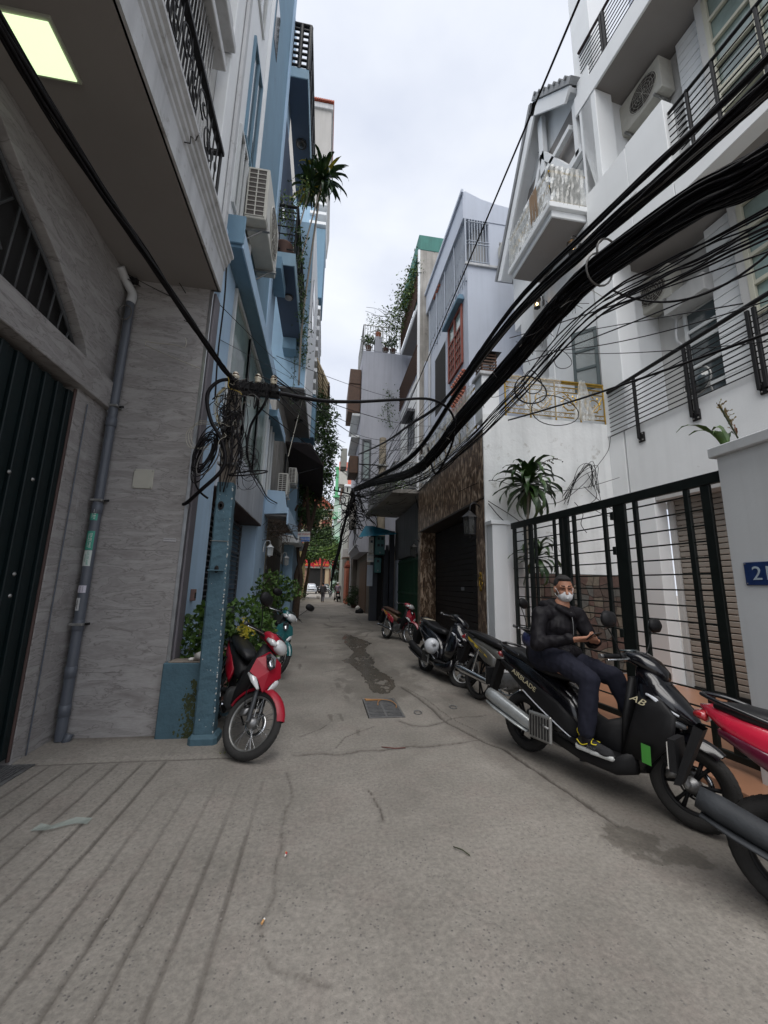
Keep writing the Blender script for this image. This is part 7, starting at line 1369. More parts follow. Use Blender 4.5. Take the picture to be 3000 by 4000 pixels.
# yellow loop and chrome exhaust of the grey bike, sticker on the scooter, helmets
with frame(M6):
    bt = bbox('green_sticker', 0, .001, -.035, .035, -.06, .06, plain('sticker_lime', (.08, .36, .06), .5), B6_, bev=.0005, mtx=Matrix.Identity(4)); bt.matrix_basis = CTX[-1] @ Matrix.Translation((L6_-.17, -.205, .40)) @ Matrix.Rotation(R(78), 4, 'Z'); WM[bt.name] = bt.matrix_basis.copy()
def helmet(c, lb, m, r=.125):
    t = thing('helmet', lb, 'helmet', c, 'helmets hung on the bikes'); mt = Matrix.Translation(c)
    revolve('shell', [(0, r), (r*.45, r*.92), (r*.8, r*.62), (r*.98, r*.2), (r*1.0, -.02), (r*.93, -.02), (r*.9, .15*r), (0, r*.9)], m, t, 24, mt @ Matrix.Rotation(R(70), 4, 'X')); tube('strap', smooth_path([Vector(c)+Vector((-.1, -.02, -.03)), Vector(c)+Vector((0, -.03, -.2)), Vector(c)+Vector((.1, -.02, -.03))]), .006, matte, t, 5); return t
hc = M4 @ Vector((.50, -.20, .50)); helmet(tuple(hc), 'white open helmet with print hanging on the side of the black scooter', mat('white_helmet', (.55, .57, .60), .3, amt=.05, bump=0, coat=.8), .13)
hc = M5 @ Vector((L5_-.38, .02, .90)); helmet(tuple(hc), 'dark blue helmet resting on the handlebar of the grey motorbike', mat('navy_helmet', (.02, .025, .09), .3, amt=.05, bump=0, coat=.8), .12)
# ================================================================ PEOPLE
skin = mat('skin', (.36, .17, .105), .55, amt=.08, sc=18, bump=.08, bsc=120); hairm = mat('black_hair', (.012, .010, .010), .7, amt=.3, sc=60, bump=.8, bsc=300)
jacket_m = mat('black_windbreaker', (.007, .006, .008), .6, spec=.2, amt=.2, sc=6, bump=.35, bsc=14); trouser_m = mat('dark_navy_trousers', (.016, .017, .028), .85, spec=.2, amt=.12, sc=8, bump=.4, bsc=16); maskm = mat('white_face_mask', (.60, .61, .62), .8, amt=.04, bump=.15, bsc=60); shoe_m = mat('black_knit_shoe', (.014, .014, .016), .8, amt=.2, bump=.3, bsc=150); sole_m = mat('white_sole', (.52, .53, .52), .6, amt=.05, bump=.05); lace_m = plain('yellow_lace', (.62, .50, .02), .6)
def cap_geo(p, q, r0, r1, n=14):
    p, q = Vector(p), Vector(q); d = (q-p).normalized() if (q-p).length > 1e-6 else Vector((0, 0, 1)); pts, rs_ = [], []
    for k in range(5): a = PI/2*(1-k/5); pts.append(p-d*r0*math.sin(a)); rs_.append(max(r0*math.cos(a), .0006))
    pts.append(p); rs_.append(r0); pts.append(q); rs_.append(r1)
    for k in range(1, 6): a = PI/2*k/5; pts.append(q+d*r1*math.sin(a)); rs_.append(max(r1*math.cos(a), .0006))
    return tube_geo(pts, rs_, n)
def ell_geo(c, rx, ry, rz, M=None, nu=18, nv=12):
    vs_, fs = [], []
    for i in range(nv+1):
        th = PI*i/nv
        for j in range(nu): ph = 2*PI*j/nu; v = Vector((rx*math.sin(th)*math.cos(ph), ry*math.sin(th)*math.sin(ph), rz*math.cos(th))); vs_.append(Vector(c)+((M @ v) if M is not None else v))
    for i in range(nv):
        for j in range(nu): k = (j+1) % nu; fs.append((i*nu+j, (i+1)*nu+j, (i+1)*nu+k, i*nu+k))
    return vs_, fs
def blob(name, pieces, m, parent, vox=.008, it=3, noise=0, mtx=None):
    mb = MB()
    for pc in pieces:
        if pc[0] == 'c': mb.add(*cap_geo(*pc[1:]))
        else: mb.add(*ell_geo(*pc[1:]))
    me = bpy.data.meshes.new(name); me.from_pydata(mb.v, [], mb.f); o = bpy.data.objects.new(name, me); COL.objects.link(o)
    md = o.modifiers.new('r', 'REMESH'); md.mode = 'VOXEL'; md.voxel_size = vox; md.use_smooth_shade = True; ms = o.modifiers.new('s', 'SMOOTH'); ms.factor = .5; ms.iterations = it
    dg = bpy.context.evaluated_depsgraph_get(); dg.update(); me2 = bpy.data.meshes.new_from_object(o.evaluated_get(dg)); bpy.data.objects.remove(o); me2.materials.clear(); me2.materials.append(m); me2.name = name
    if noise:
        for v in me2.vertices: n_ = (.5-abs(mnoise.noise(v.co*9)))*.9-.3+mnoise.noise(Vector((v.co.x*26, v.co.y*26, v.co.z*11)))*.45; v.co += v.normal*n_*noise
    for p in me2.polygons: p.use_smooth = True
    return link(bpy.data.objects.new(name, me2), parent, mtx)
def hand(W, d, n, side, curl, thumb, sc=1.0):
    """wrist, finger direction, palm normal; returns capsule pieces: palm, four jointed fingers, thumb from the side of the palm"""
    W, d, n = Vector(W), Vector(d).normalized(), Vector(n).normalized(); s = d.cross(n).normalized()*side; out = []
    for k in range(4):
        o = (k-1.5)*.019*sc; out.append(('c', W+s*o*.5, W+d*.085*sc+s*o, .0165*sc, .0125*sc))
    for k, L in enumerate((.070, .080, .075, .058)):
        o = (1.5-k)*.0195*sc; p = W+d*.088*sc+s*o; dd = d; a = curl*(1+.1*k)
        for j, f in enumerate((.42, .32, .26)):
            dd = (dd*math.cos(a*(.7 if j == 0 else 1))+n*math.sin(a*(.7 if j == 0 else 1))).normalized(); n2 = (n*math.cos(a)-d*math.sin(a)).normalized(); q = p+dd*L*f*sc; out.append(('c', p, q, (.0088-.0008*j)*sc, (.0082-.0009*j)*sc)); p = q
    p = W+d*.022*sc+s*.024*sc; dd = (d*.75+s*.65+n*thumb).normalized(); q = p+dd*.042*sc; out.append(('c', p, q, .0125*sc, .0100*sc)); q2 = q+(d*.9+s*.15+n*thumb*1.4).normalized()*.032*sc; out.append(('c', q, q2, .0098*sc, .0078*sc)); return out
f_ = Vector((.47, -1.28, 0)).normalized(); l_ = Vector((-f_.y, f_.x, 0)); r0_ = Vector((1.99, 3.78, 0))
def Q(a, b, z): return r0_+f_*a+l_*b+Vector((0, 0, z))
man = thing('person', 'man in black hooded jacket and white face mask sitting on the black scooter', 'person', tuple(Q(.35, 0, .8)))
hc = Q(.45, .065, 1.495); fd = Vector((-.30, -.93, -.13)).normalized(); sd_ = fd.cross(Vector((0, 0, 1))).normalized(); ud = sd_.cross(fd).normalized(); HM = Matrix((sd_, fd, ud)).transposed()   # head frame: x his left side in picture right, y face forward, z up
def Hh(x, y, z): return hc+HM @ Vector((x, y, z))
shR, shL = Q(.37, -.175, 1.275), Q(.47, .20, 1.275); elR, elL = Q(.42, -.29, 1.03), Q(.56, .26, 1.04); wrR, wrL = Q(.665, -.135, 1.09), Q(.73, .07, 1.075)
hipR, hipL = Q(.36, -.10, .875), Q(.36, .10, .875); knR, knL = Q(.80, -.165, .80), Q(.80, .165, .80); anR, anL = Q(.77, -.20, .385), Q(.98, .16, .375); pel = Q(.32, 0, .90); chest = Q(.38, .01, 1.16); waist = Q(.33, 0, 1.02); neck = Q(.43, .05, 1.36)
headp = [('e', Hh(0, -.015, .035), .076, .094, .092, HM), ('e', Hh(0, .018, -.035), .060, .068, .082, HM), ('e', Hh(0, .050, -.085), .034, .030, .026, HM), ('c', Hh(0, .082, .018), Hh(0, .104, -.022), .009, .014), ('e', Hh(-.018, .090, -.027), .010, .010, .009, HM), ('e', Hh(.018, .090, -.027), .010, .010, .009, HM),
         ('e', Hh(-.036, .062, -.018), .024, .02, .024, HM), ('e', Hh(.036, .062, -.018), .024, .02, .024, HM), ('c', Hh(-.046, .070, .036), Hh(-.014, .083, .036), .010, .010), ('c', Hh(.046, .070, .036), Hh(.014, .083, .036), .010, .010), ('c', Hh(-.016, .088, -.060), Hh(.016, .088, -.060), .008, .008), ('e', Hh(-.079, -.005, .0), .010, .020, .032, HM), ('e', Hh(.079, -.005, .0), .010, .020, .032, HM)]
body = headp+[('c', neck, Hh(0, -.02, -.05), .056, .050), ('c', shR, shL, .055, .055), ('c', chest, neck, .12, .07), ('e', chest, .16, .11, .16), ('c', waist, chest, .12, .14), ('c', pel, waist, .13, .12), ('c', shR, elR, .050, .040), ('c', elR, wrR, .040, .026), ('c', shL, elL, .050, .040), ('c', elL, wrL, .040, .026), ('c', pel+l_*-.04, hipR, .085, .072), ('c', pel+l_*.04, hipL, .085, .072), ('c', hipR, knR, .070, .050), ('c', knR, anR, .050, .034), ('c', hipL, knL, .070, .050), ('c', knL, anL, .056, .036), ('c', anR, Q(.86, -.205, .325), .034, .018), ('c', anL, Q(1.05, .16, .32), .034, .018)]
body += hand(wrR+f_*.005, (f_*.75+l_*.55+Vector((0, 0, .12))), (l_*.35+Vector((0, 0, .9))-f_*.35), -1, .55, .35, 1.05) + hand(wrL, (f_*.35-l_*.80+Vector((0, 0, .06))), (Vector((0, 0, .95))-f_*.2), 1, .5, .4, 1.0)
blob('body', body, skin, man, .0058, 3)
blob('hair', [('e', Hh(0, -.026, .050), .081, .092, .087, HM), ('e', Hh(0, .026, .104), .058, .046, .020, HM)], hairm, man, .007, 3, .0015).matrix_basis
hb_ = [('c', Hh(s*.040, .079, .048), Hh(s*.016, .090, .046), .0042, .005) for s in (-1, 1)]; blob('eyebrows', hb_, hairm, man, .002, 1)
for s in (-1, 1):
    e = mesh_obj('eye', *ell_geo(Hh(s*.030, .079, .020), .012, .006, .0045, HM, 12, 8), mat('eye_dark', (.02, .012, .01), .3, amt=0, bump=0), man, True)
    tube('glasses_rim', [Hh(s*.031+.021*math.cos(a), .092-.006*abs(math.cos(a)), .018+.014*math.sin(a)) for a in np.linspace(0, 2*PI, 17)[:-1]], .0012, mat('copper_wire', (.22, .08, .04), .4, .6, amt=0, bump=0), man, 5, True)
blob('face_mask', [('e', Hh(0, .044, -.050), .063, .060, .056, HM), ('e', Hh(0, .082, -.046), .034, .032, .044, HM), ('c', Hh(0, .105, -.018), Hh(0, .108, -.06), .009, .012)], maskm, man, .004, 8)
for s in (-1, 1): tube('mask_strap', smooth_path([Hh(s*.058, .062, -.025), Hh(s*.074, .02, .012), Hh(s*.084, -.008, .022)]), .0022, maskm, man, 5); tube('mask_strap', smooth_path([Hh(s*.055, .055, -.070), Hh(s*.072, .02, -.045), Hh(s*.083, -.01, -.025)]), .0022, maskm, man, 5)
jk = [('c', shR, shL, .072, .072), ('c', chest, Q(.41, .03, 1.27), .150, .115), ('e', chest, .185, .14, .17), ('c', waist, chest, .150, .165), ('c', Q(.32, 0, .93), waist, .165, .150), ('c', shR, elR, .072, .062), ('c', elR, wrR-f_*.02-l_*.01, .062, .040), ('c', wrR-f_*.045-l_*.02, wrR-f_*.02-l_*.01, .046, .040), ('c', shL, elL, .072, .062), ('c', elL, wrL+l_*.015-f_*.01, .060, .040), ('e', Q(.36, .03, 1.355), .115, .085, .055), ('c', Q(.30, -.03, 1.34), Q(.27, .02, 1.27), .06, .05), ('c', Q(.47, -.045, 1.335), Q(.53, .03, 1.27), .028, .03), ('c', Q(.44, .13, 1.345), Q(.53, .05, 1.27), .028, .03), ('c', Q(.20, -.06, .90), Q(.5, -.14, .90), .09, .06), ('c', Q(.5, -.05, .95), Q(.5, .1, .95), .07, .06)]
blob('jacket', jk, jacket_m, man, .008, 3, .017)
tube('jacket_zip', smooth_path([Q(.535, .03, 1.30), Q(.56, .015, 1.2), Q(.565, .0, 1.05)]), .004, dullmetal, man, 5)
tr_ = [('c', Q(.28, -.03, .90), Q(.28, .03, .90), .15, .15), ('c', Q(.33, -.075, .89), Q(.55, -.12, .885), .115, .100), ('c', Q(.55, -.12, .885), knR, .100, .078), ('c', knR, Q(.785, -.185, .60), .078, .068), ('c', Q(.785, -.185, .60), anR+Vector((0, 0, .04)), .068, .060), ('c', Q(.33, .075, .89), knL, .115, .078), ('c', knL, anL+Vector((0, 0, .05)), .078, .060)]
blob('trousers', tr_, trouser_m, man, .008, 3, .013)
def shoe(an, side, yaw_):
    sf = (f_*math.cos(yaw_)+l_*math.sin(yaw_)); sl = Vector((-sf.y, sf.x, 0)); b0 = an+Vector((0, 0, -.075)); SM = Matrix((sf, sl, Vector((0, 0, 1)))).transposed()
    U = lambda x, y, z: b0+SM @ Vector((x, y, z))
    sh = blob('shoe', [('c', U(-.02, 0, .055), U(-.015, 0, .085), .040, .038), ('c', U(-.045, 0, .03), U(.06, 0, .035), .038, .040), ('c', U(.06, 0, .03), U(.165, .004, .018), .040, .034), ('e', U(.14, .004, .012), .065, .045, .024, SM)], shoe_m, man, .006, 3)
    o = blob('sole', [('c', U(-.06, -.008, -.006), U(.05, -.006, -.008), .032, .030), ('c', U(-.06, .008, -.006), U(.05, .008, -.008), .032, .030), ('c', U(.05, -.012, -.010), U(.185, -.004, -.004), .028, .026), ('c', U(.05, .014, -.010), U(.185, .01, -.004), .028, .026)], sole_m, sh, .006, 2)
    for v in o.data.vertices:
        if v.co.z > b0.z+.010: v.co.z = b0.z+.010
        if v.co.z < b0.z-.022: v.co.z = b0.z-.022
    for k in range(5): z = .072-.008*k; x = .045+k*.018; tube('lace', smooth_path([U(x, -.030, z-.018), U(x+.006, 0, z+.004), U(x, .030, z-.018)]), .0042, lace_m, sh, 5); tube('lace', [U(x, -.026, z-.016), U(x+.018, .024, z-.012)], .0035, lace_m, sh, 5)
    tube('lace', smooth_path([U(.05, -.01, .072), U(.07, -.05, .06), (U(.09, -.02, .055)), U(.06, .0, .07), U(.08, .04, .058)]), .0038, lace_m, sh, 5)
    tube('heel_loop', smooth_path([U(-.055, 0, .06), U(-.078, 0, .10), U(-.062, 0, .13), U(-.045, 0, .11)]), .005, lace_m, sh, 5); tube('side_stripe', smooth_path([U(-.06, -side*-.038 if False else side*.038, .05), U(-.02, side*.043, .025), U(.03, side*.043, .045)]), .004, lace_m, sh, 5)
    for k in range(6): tube('side_rib', [U(.02+k*.012, side*.042, .008), U(.03+k*.012, side*.040, .034)], .0022, grille_grey, sh, 4)
shoe(anR, -1, 0); shoe(anL, 1, .1); [blob('sock', [('c', a_+Vector((0, 0, -.03)), a_+Vector((0, 0, .07)), .044, .046), ('c', a_+Vector((0, 0, -.03)), a_+f_*.06+Vector((0, 0, -.035)), .042, .036)], jacket_m, man, .006, 2) for a_ in (anR, anL)]
ph = thing('mobile_phone', 'black mobile phone in the hands of the seated man', 'phone', tuple((wrR+wrL)/2)); pm = face_mtx((wrR+wrL)/2+f_*.085+Vector((0, 0, .045)), l_*-1+f_*.2, (f_*.75+Vector((0, 0, .65)))); bbox('phone_body', -.085, .085, -.042, .042, -.005, .005, gloss_k, ph, bev=.004, mtx=Matrix.Identity(4)).matrix_basis = pm; 

def standing(name, lb, x, y, h, top_m, leg_m, yaw, stride=.2, seated=None, hat=None, hatcol=None):
    s = h/1.7; t = thing(name, lb, 'person', (x, y, 0)); F_ = Vector((math.cos(yaw), math.sin(yaw), 0)); S_ = Vector((-F_.y, F_.x, 0)); O = Vector((x, y, 0))
    q = lambda a, b, z: O+F_*a*s+S_*b*s+Vector((0, 0, z*s))
    if seated: legs = [((-.05, .1, .85), (.35, .2, .80), (.38, .26, .12)), ((-.05, -.1, .85), (.35, -.2, .80), (.38, -.26, .12))]; tz = 0; 
    else: legs = [((0, .09, .88), (.06+stride*.4, .09, .48), (stride*.9-.05, .09, .08)), ((0, -.09, .88), (.04-stride*.1, -.09, .46), (-stride*.9, -.09, .10))]
    b = [('e', q(.02, 0, 1.56), .085*s, .085*s, .11*s), ('c', q(0, 0, 1.38), q(.01, 0, 1.5), .055*s, .05*s), ('c', q(0, -.16, 1.36), q(0, .16, 1.36), .06*s, .06*s), ('c', q(0, 0, 1.15), q(0, 0, 1.32), .14*s, .14*s), ('c', q(0, 0, .92), q(0, 0, 1.15), .14*s, .14*s)]
    for sg in (-1, 1):
        if seated: b += [('c', q(0, sg*.18, 1.36), q(.12, sg*.26, 1.12), .05*s, .045*s), ('c', q(.12, sg*.26, 1.12), q(.42, sg*.26, 1.05), .045*s, .03*s), ('c', q(.42, sg*.26, 1.05), q(.50, sg*.25, 1.04), .035*s, .03*s)]
        else: b += [('c', q(0, sg*.18, 1.36), q(-.04*sg, sg*.24, 1.10), .05*s, .045*s), ('c', q(-.04*sg, sg*.24, 1.10), q(.06, sg*.24, .86), .045*s, .03*s), ('c', q(.06, sg*.24, .86), q(.07, sg*.24, .78), .035*s, .025*s)]
    for a, k_, an in legs: b += [('c', q(*a), q(*k_), .085*s, .06*s), ('c', q(*k_), q(*an), .055*s, .04*s), ('c', q(*an), q(an[0]+.14, an[1], .04), .042*s, .035*s)]
    blob('body', b, skin, t, .018, 2)
    J = [('c', q(0, -.15, 1.35), q(0, .15, 1.35), .075*s, .075*s), ('c', q(0, 0, .86), q(0, 0, 1.28), .17*s, .165*s)]
    for sg in (-1, 1):
        if seated: J += [('c', q(0, sg*.18, 1.36), q(.12, sg*.26, 1.12), .065*s, .06*s), ('c', q(.12, sg*.26, 1.12), q(.40, sg*.26, 1.05), .06*s, .045*s)]
        else: J += [('c', q(0, sg*.18, 1.36), q(-.04*sg, sg*.24, 1.10), .07*s, .06*s), ('c', q(-.04*sg, sg*.24, 1.10), q(.05, sg*.24, .88), .06*s, .05*s)]
    blob('jacket', J, top_m, t, .018, 2); T_ = []
    for a, k_, an in legs: T_ += [('c', q(*a), q(*k_), .105*s, .08*s), ('c', q(*k_), q(an[0], an[1], an[2]+.03), .075*s, .06*s)]
    blob('trousers', T_, leg_m, t, .018, 2)
    if hat: mesh_obj('helmet', *ell_geo(q(.02, 0, 1.60), .13*s, .12*s, .12*s), hat, t, True)
    else: mesh_obj('hair', *ell_geo(q(-.02, 0, 1.61), .10*s, .095*s, .09*s), hairm, t, True)
    return t
greysuit = mat('grey_suit', (.07, .072, .08), .85, amt=.1, bump=.2); greytr = mat('grey_trousers', (.12, .12, .14), .85, amt=.1, bump=.2)
standing('person', 'man in a grey suit walking away down the alley with a white bag', .02, 33.1, 1.62, greysuit, greytr, PI/2-.15, .22)
bg_ = thing('shopping_bag', 'white plastic bag held by the walking man', 'bag', (-.42, 33.1, .5)); loft('bag_body', [(.28, -.36, 33.1, .10, .05, 2.4), (.42, -.36, 33.1, .14, .08, 2.4), (.56, -.35, 33.1, .08, .05, 2.4), (.64, -.33, 33.1, .02, .02, 2.4)], buttw, bg_, 14, 'z'); tube('bag_handle', [(-.34, 33.1, .62), (-.28, 33.1, .74)], .01, buttw, bg_, 5)
standing('person', 'motorcyclist in a white helmet riding away at the far right of the alley', 1.30, 34.9, 1.66, mat('plaid_jacket', (.22, .18, .22), .8, amt=.4, sc=10), jacket_m, PI/2, 0, True, mat('helmet_cream', (.5, .49, .47), .4, amt=0, bump=0))
S8, M8, L8 = scooter('scooter', 'dark scooter with pale fork guards ridden away by the helmeted rider', (1.30, 34.5), (1.32, 35.75), 0, 0, gloss_k, matte, pearl, matte, mirrors=(0, 0), stand_=False, grp='motorbikes parked along the right side', muff=(matte, matte)); S8['group'] = 'bikes far down the alley'
for sx_ in (-.24, .24): rod('pale_guard', (1.30+sx_*.9, 34.3, .35), (1.30+sx_, 34.35, .85), .035, buttw, S8, 8)
S9, M9, L9 = underbone('motorbike', 'dark motorbike parked at the wall beside the black car', (.95, 46.6), (.78, 45.4), R(-6), R(5), blackp, matte, grp='bikes far down the alley')
BUNDLE_AXIS = [(1.2, 17.2, 5.75), (1.6, 14.07, 5.22), (2.0, 9.2, 4.26), (2.15, 7.43, 4.2), (2.26, 6.18, 4.4), (2.39, 4.53, 4.51), (2.46, 3.71, 4.61), (2.51, 3.1, 4.63), (2.6, 2.08, 4.37), (2.64, 1.62, 4.16), (2.7, 0.9, 4.0), (2.75, 0.2, 3.9)]
BUNDLE_AXIS2 = [(1.25, 17.1, 5.8), (1.7, 12.77, 5.17), (2.04, 8.8, 4.66), (2.26, 6.16, 5.02), (2.4, 4.49, 5.14), (2.52, 3.07, 4.97), (2.59, 2.24, 4.8), (2.64, 1.55, 4.67), (2.7, 0.8, 4.6)]
BUNDLE_AXIS3 = [(1.29, 16.82, 7.29), (1.73, 11.89, 6.05), (1.97, 9.14, 5.52), (2.18, 6.82, 5.1), (2.39, 4.46, 5.31), (2.52, 3.05, 5.14), (2.59, 2.22, 5.0), (2.66, 1.53, 4.89), (2.7, 0.8, 4.9)]
BUNDLE_AXIS4 = [(1.3, 16.8, 5.3), (1.77, 11.95, 4.44), (2.08, 8.23, 3.87), (2.26, 6.2, 3.84), (2.39, 4.56, 4.0), (2.51, 3.14, 4.22), (2.58, 2.33, 4.01), (2.63, 1.67, 3.8), (2.6, 0.9, 3.5)]
TIE_AT = (2.53, 2.97, 4.6)
THICK_VIA = [(-0.15, 4.6, 3.75), (0.37, 5.2, 4.08), (1.1, 5.9, 4.53), (1.76, 6.4, 4.85), (2.25, 6.8, 4.88), (2.47, 7.1, 4.66), (2.48, 7.5, 4.31), (2.32, 8.0, 3.94)]
WIRES = [((1.72, 1.9, 5.96), (2.1, 15.0, 6.14), 0.0, 0.01, 'long thin dark wire rising from mid alley to the top of the picture'), ((-0.84, 4.1, 3.74), (4.27, 14.0, 7.78), 0.25, 0.006, 'thin wire from the middle insulator to the blue grey house side'), ((-0.65, 4.1, 3.76), (2.25, 15.5, 7.25), 0.2, 0.007, 'thin wire from the right insulator to the beige pole'), ((-0.64, 4.1, 3.71), (1.25, 17.0, 8.78), 0.12, 0.008, 'wire from the cross arm end to the far pole top'), ((-0.63, 4.1, 3.65), (0.69, 17.0, 7.86), 0.1, 0.008, 'wire from the cross arm to the slim dark pole'), ((-0.67, 4.1, 3.62), (0.65, 17.2, 7.74), 0.2, 0.007, 'second wire from the cross arm to the slim dark pole'), ((-0.72, 4.1, 3.58), (0.62, 17.2, 7.18), 0.05, 0.006, 'lowest wire from the cross arm to the slim dark pole'), ((-1.79, 4.2, 4.83), (-1.79, 9.0, 5.65), 0.0, 0.005, 'fine wire from the soffit corner past the shopfront windows'), ((-2.34, 4.2, 4.86), (-1.53, 4.6, 4.76), 0.02, 0.004, 'fine black wire from the elbow pipe to the balcony corner'), ((-2.33, 4.2, 4.8), (-1.41, 9.0, 6.9), 0.05, 0.005, 'fine wire passing in front of the tall shop windows'), ((-1.49, 4.7, 4.99), (-0.08, 16.0, 9.07), 0.1, 0.005, 'fine grey wire in front of the deep grey overhang'), ((-1.69, 4.2, 4.37), (-0.92, 11.0, 7.36), 0.0, 0.004, 'fine wire crossing under the planted balcony'), ((-1.41, 9.0, 6.97), (2.79, 15.0, 9.21), 0.1, 0.007, 'thin wire against the sky between the awning and the white side wall'), ((-0.82, 4.1, 3.39), (2.16, 16.0, 5.08), 0.0, 0.006, 'thin wire dropping past the round lamps to the knot of cables'), ((3.42, 2.2, 3.53), (3.01, 5.9, 4.34), 0.04, 0.013, 'thick low wire crossing the first balcony railing of house 21'), ((3.57, 2.2, 4.29), (3.41, 6.5, 6.37), 0.03, 0.008, 'wire crossing the boarded wall of house 21'), ((3.6, 2.2, 4.44), (3.47, 4.2, 5.12), 0.0, 0.01, 'wire leaving the bundle over the siding of house 21'), ((3.55, 2.2, 4.17), (3.32, 6.0, 5.5), 0.05, 0.008, 'wire running from the gold railing to the right edge'), ((3.48, 2.2, 3.82), (3.48, 6.0, 5.78), 0.15, 0.006, 'thin wire sagging over the white pillar of house 21'), ((3.22, 2.3, 3.79), (3.84, 5.0, 5.52), 0.0, 0.006, 'short straight wire ending at a clip on the white pillar'), ((3.4, 2.2, 3.42), (3.68, 5.2, 5.25), 0.05, 0.005, 'lowest thin wire over the balcony of house 21'), ((2.69, 3.0, 4.41), (3.09, 1.9, 3.96), 0.28, 0.01, 'black wire hanging in a deep loop before the balcony door'), ((1.29, 17.0, 5.84), (2.3, 15.8, 7.19), 0.05, 0.012, 'short wire from the knot to the beige pole arm'), ((1.28, 17.0, 6.2), (3.47, 8.0, 4.93), 0.3, 0.009, 'wire swinging low from the knot toward the terrace'), ((1.33, 17.0, 6.56), (3.27, 8.0, 4.54), 0.5, 0.009, 'second wire swinging low toward the terrace'), ((1.3, 17.0, 7.41), (3.78, 9.0, 6.05), 0.4, 0.008, 'third wire swinging toward the terrace'), ((1.43, 17.0, 7.05), (2.9, 10.0, 6.75), 0.2, 0.008, 'straight wire from the knot up to the blue grey house'), ((1.03, 17.0, 8.38), (3.64, 14.0, 7.3), 0.3, 0.009, 'slack wire level in front of the slate window'), ((0.92, 17.0, 8.0), (3.81, 13.5, 6.76), 0.35, 0.009, 'lower slack wire in front of the slate window'), ((1.33, 17.0, 6.44), (3.24, 14.0, 6.22), 0.25, 0.01, 'slack wire near the foot of the beige pole arms'), ((2.79, 12.0, 4.42), (3.05, 10.8, 2.15), 0.0, 0.012, 'pale slanting stay wire before the green gate front')]
# ================================================================ CABLES
rc = random.Random(99)
def sag_path(p, q, sag, n=14, wob=0, rr=None):
    p, q = Vector(p), Vector(q); out = []; r2 = rr or rc; ph = r2.random()*6; fr = r2.uniform(1.2, 2.6)
    side = (q-p).cross(Vector((0, 0, 1)))
    side = side.normalized() if side.length > 1e-5 else Vector((1, 0, 0))
    for i in range(n+1):
        t_ = i/n; c = p.lerp(q, t_)-Vector((0, 0, sag*4*t_*(1-t_)))
        if wob: w_ = math.sin(PI*t_); c += side*wob*w_*math.sin(ph+fr*6*t_)+Vector((0, 0, wob*w_*math.cos(ph*1.7+fr*5*t_)))
        out.append(c)
    return out
# axis of the great bundle that crosses the alley from the far pole to beyond the right edge of the view
AX = [Vector(v) for v in BUNDLE_AXIS]
def bundle(name, lb, axis, off, spread, n, rad, mats, taper_far=.5, kink=.02, grp=None, seed=0, flat=.8):
    r2 = random.Random(seed); t = thing(name, lb, 'cable bundle', tuple(axis[0]), grp); ax = smooth_path(axis, 6); N_ = len(ax)
    for k in range(n):
        a = r2.random()*2*PI; rr = spread*math.sqrt(r2.random()); ph = r2.random()*6; tw = r2.uniform(-1.5, 1.5); pts = []
        for i, c in enumerate(ax):
            s = i/(N_-1); d = (ax[min(i+1, N_-1)]-ax[max(i-1, 0)]).normalized(); u = d.cross(Vector((0, 0, 1))).normalized(); w_ = u.cross(d); sc = taper_far+(1-taper_far)*s
            aa = a+tw*s+.5*math.sin(ph+5*s); q = c+(u*math.cos(aa)*flat+w_*math.sin(aa))*rr*sc+u*off[0]*s+w_*off[1]*s
            q += (Vector((0, 0, kink*math.sin(ph*2+9*s)*r2.uniform(.4, 1)))+mnoise.noise_vector(Vector((s*14+k*3.1, k, seed)))*kink*1.6)*sc; pts.append(q)
        rd = rad*r2.uniform(.6, 1.5); tube('cable', pts, rd, r2.choice(mats), t, 6)
    return t
K = [cable_m]*12+[cable_g]
bundle('cable_bundle', 'thickest tangled black cable bundle sweeping from the far pole to the upper right', AX, (0, 0), .135, 95, .0085, K, .8, .018, 'cable bundles crossing the alley', 1)
bundle('cable_bundle', 'second black cable bundle running just above the thickest one', [Vector(v) for v in BUNDLE_AXIS2], (0, 0), .06, 26, .011, K, .8, .014, 'cable bundles crossing the alley', 2)
bundle('cable_bundle', 'uppermost twisted black cable bundle of the three crossing the right side', [Vector(v) for v in BUNDLE_AXIS3], (0, 0), .028, 8, .012, [cable_m], .9, .006, 'cable bundles crossing the alley', 3)
bundle('cable_bundle', 'lower fringe of thin wires fanning out under the thickest bundle', [Vector(v) for v in BUNDLE_AXIS4], (0, 0), .12, 9, .0065, K, .8, .025, 'cable bundles crossing the alley', 4)
HS = thing('hanging_stubs', 'short cut cable ends and slack loops bristling along the thickest bundle', 'cable ends', (2, 9, 4.3)); r3 = random.Random(77); axs = smooth_path(AX, 8)
for k in range(120):
    c = axs[int(r3.uniform(.06, .62)*(len(axs)-1))]+Vector((r3.gauss(0, .06), r3.gauss(0, .06), r3.gauss(-.02, .06))); sc = .5+.06*c.y; d = Vector((r3.gauss(0, 1), r3.gauss(0, 1.2), r3.gauss(-.3, .7))).normalized(); L_ = r3.uniform(.1, .45)*sc
    tube('cable_end', smooth_path([c, c+d*L_*.5+Vector((0, 0, -.03)), c+d*L_*.9+Vector((r3.gauss(0, .06), r3.gauss(0, .1), r3.gauss(-.06, .07)))], 4), r3.uniform(.003, .006)*sc, r3.choice([cable_m]*8+[cable_g, cable_w]), HS, 4)
for k in range(44):
    p = Vector((1.25+r3.gauss(0, .08), 17+r3.uniform(-.6, .3), 5.6+r3.gauss(0, .35))); q = Vector((r3.uniform(2.0, 2.9), r3.uniform(8.5, 14), r3.uniform(4.3, 6.6))); tube('cable_end', sag_path(p, q, r3.uniform(.05, .7), 12, .06, r3), r3.uniform(.004, .009), cable_m, HS, 4)
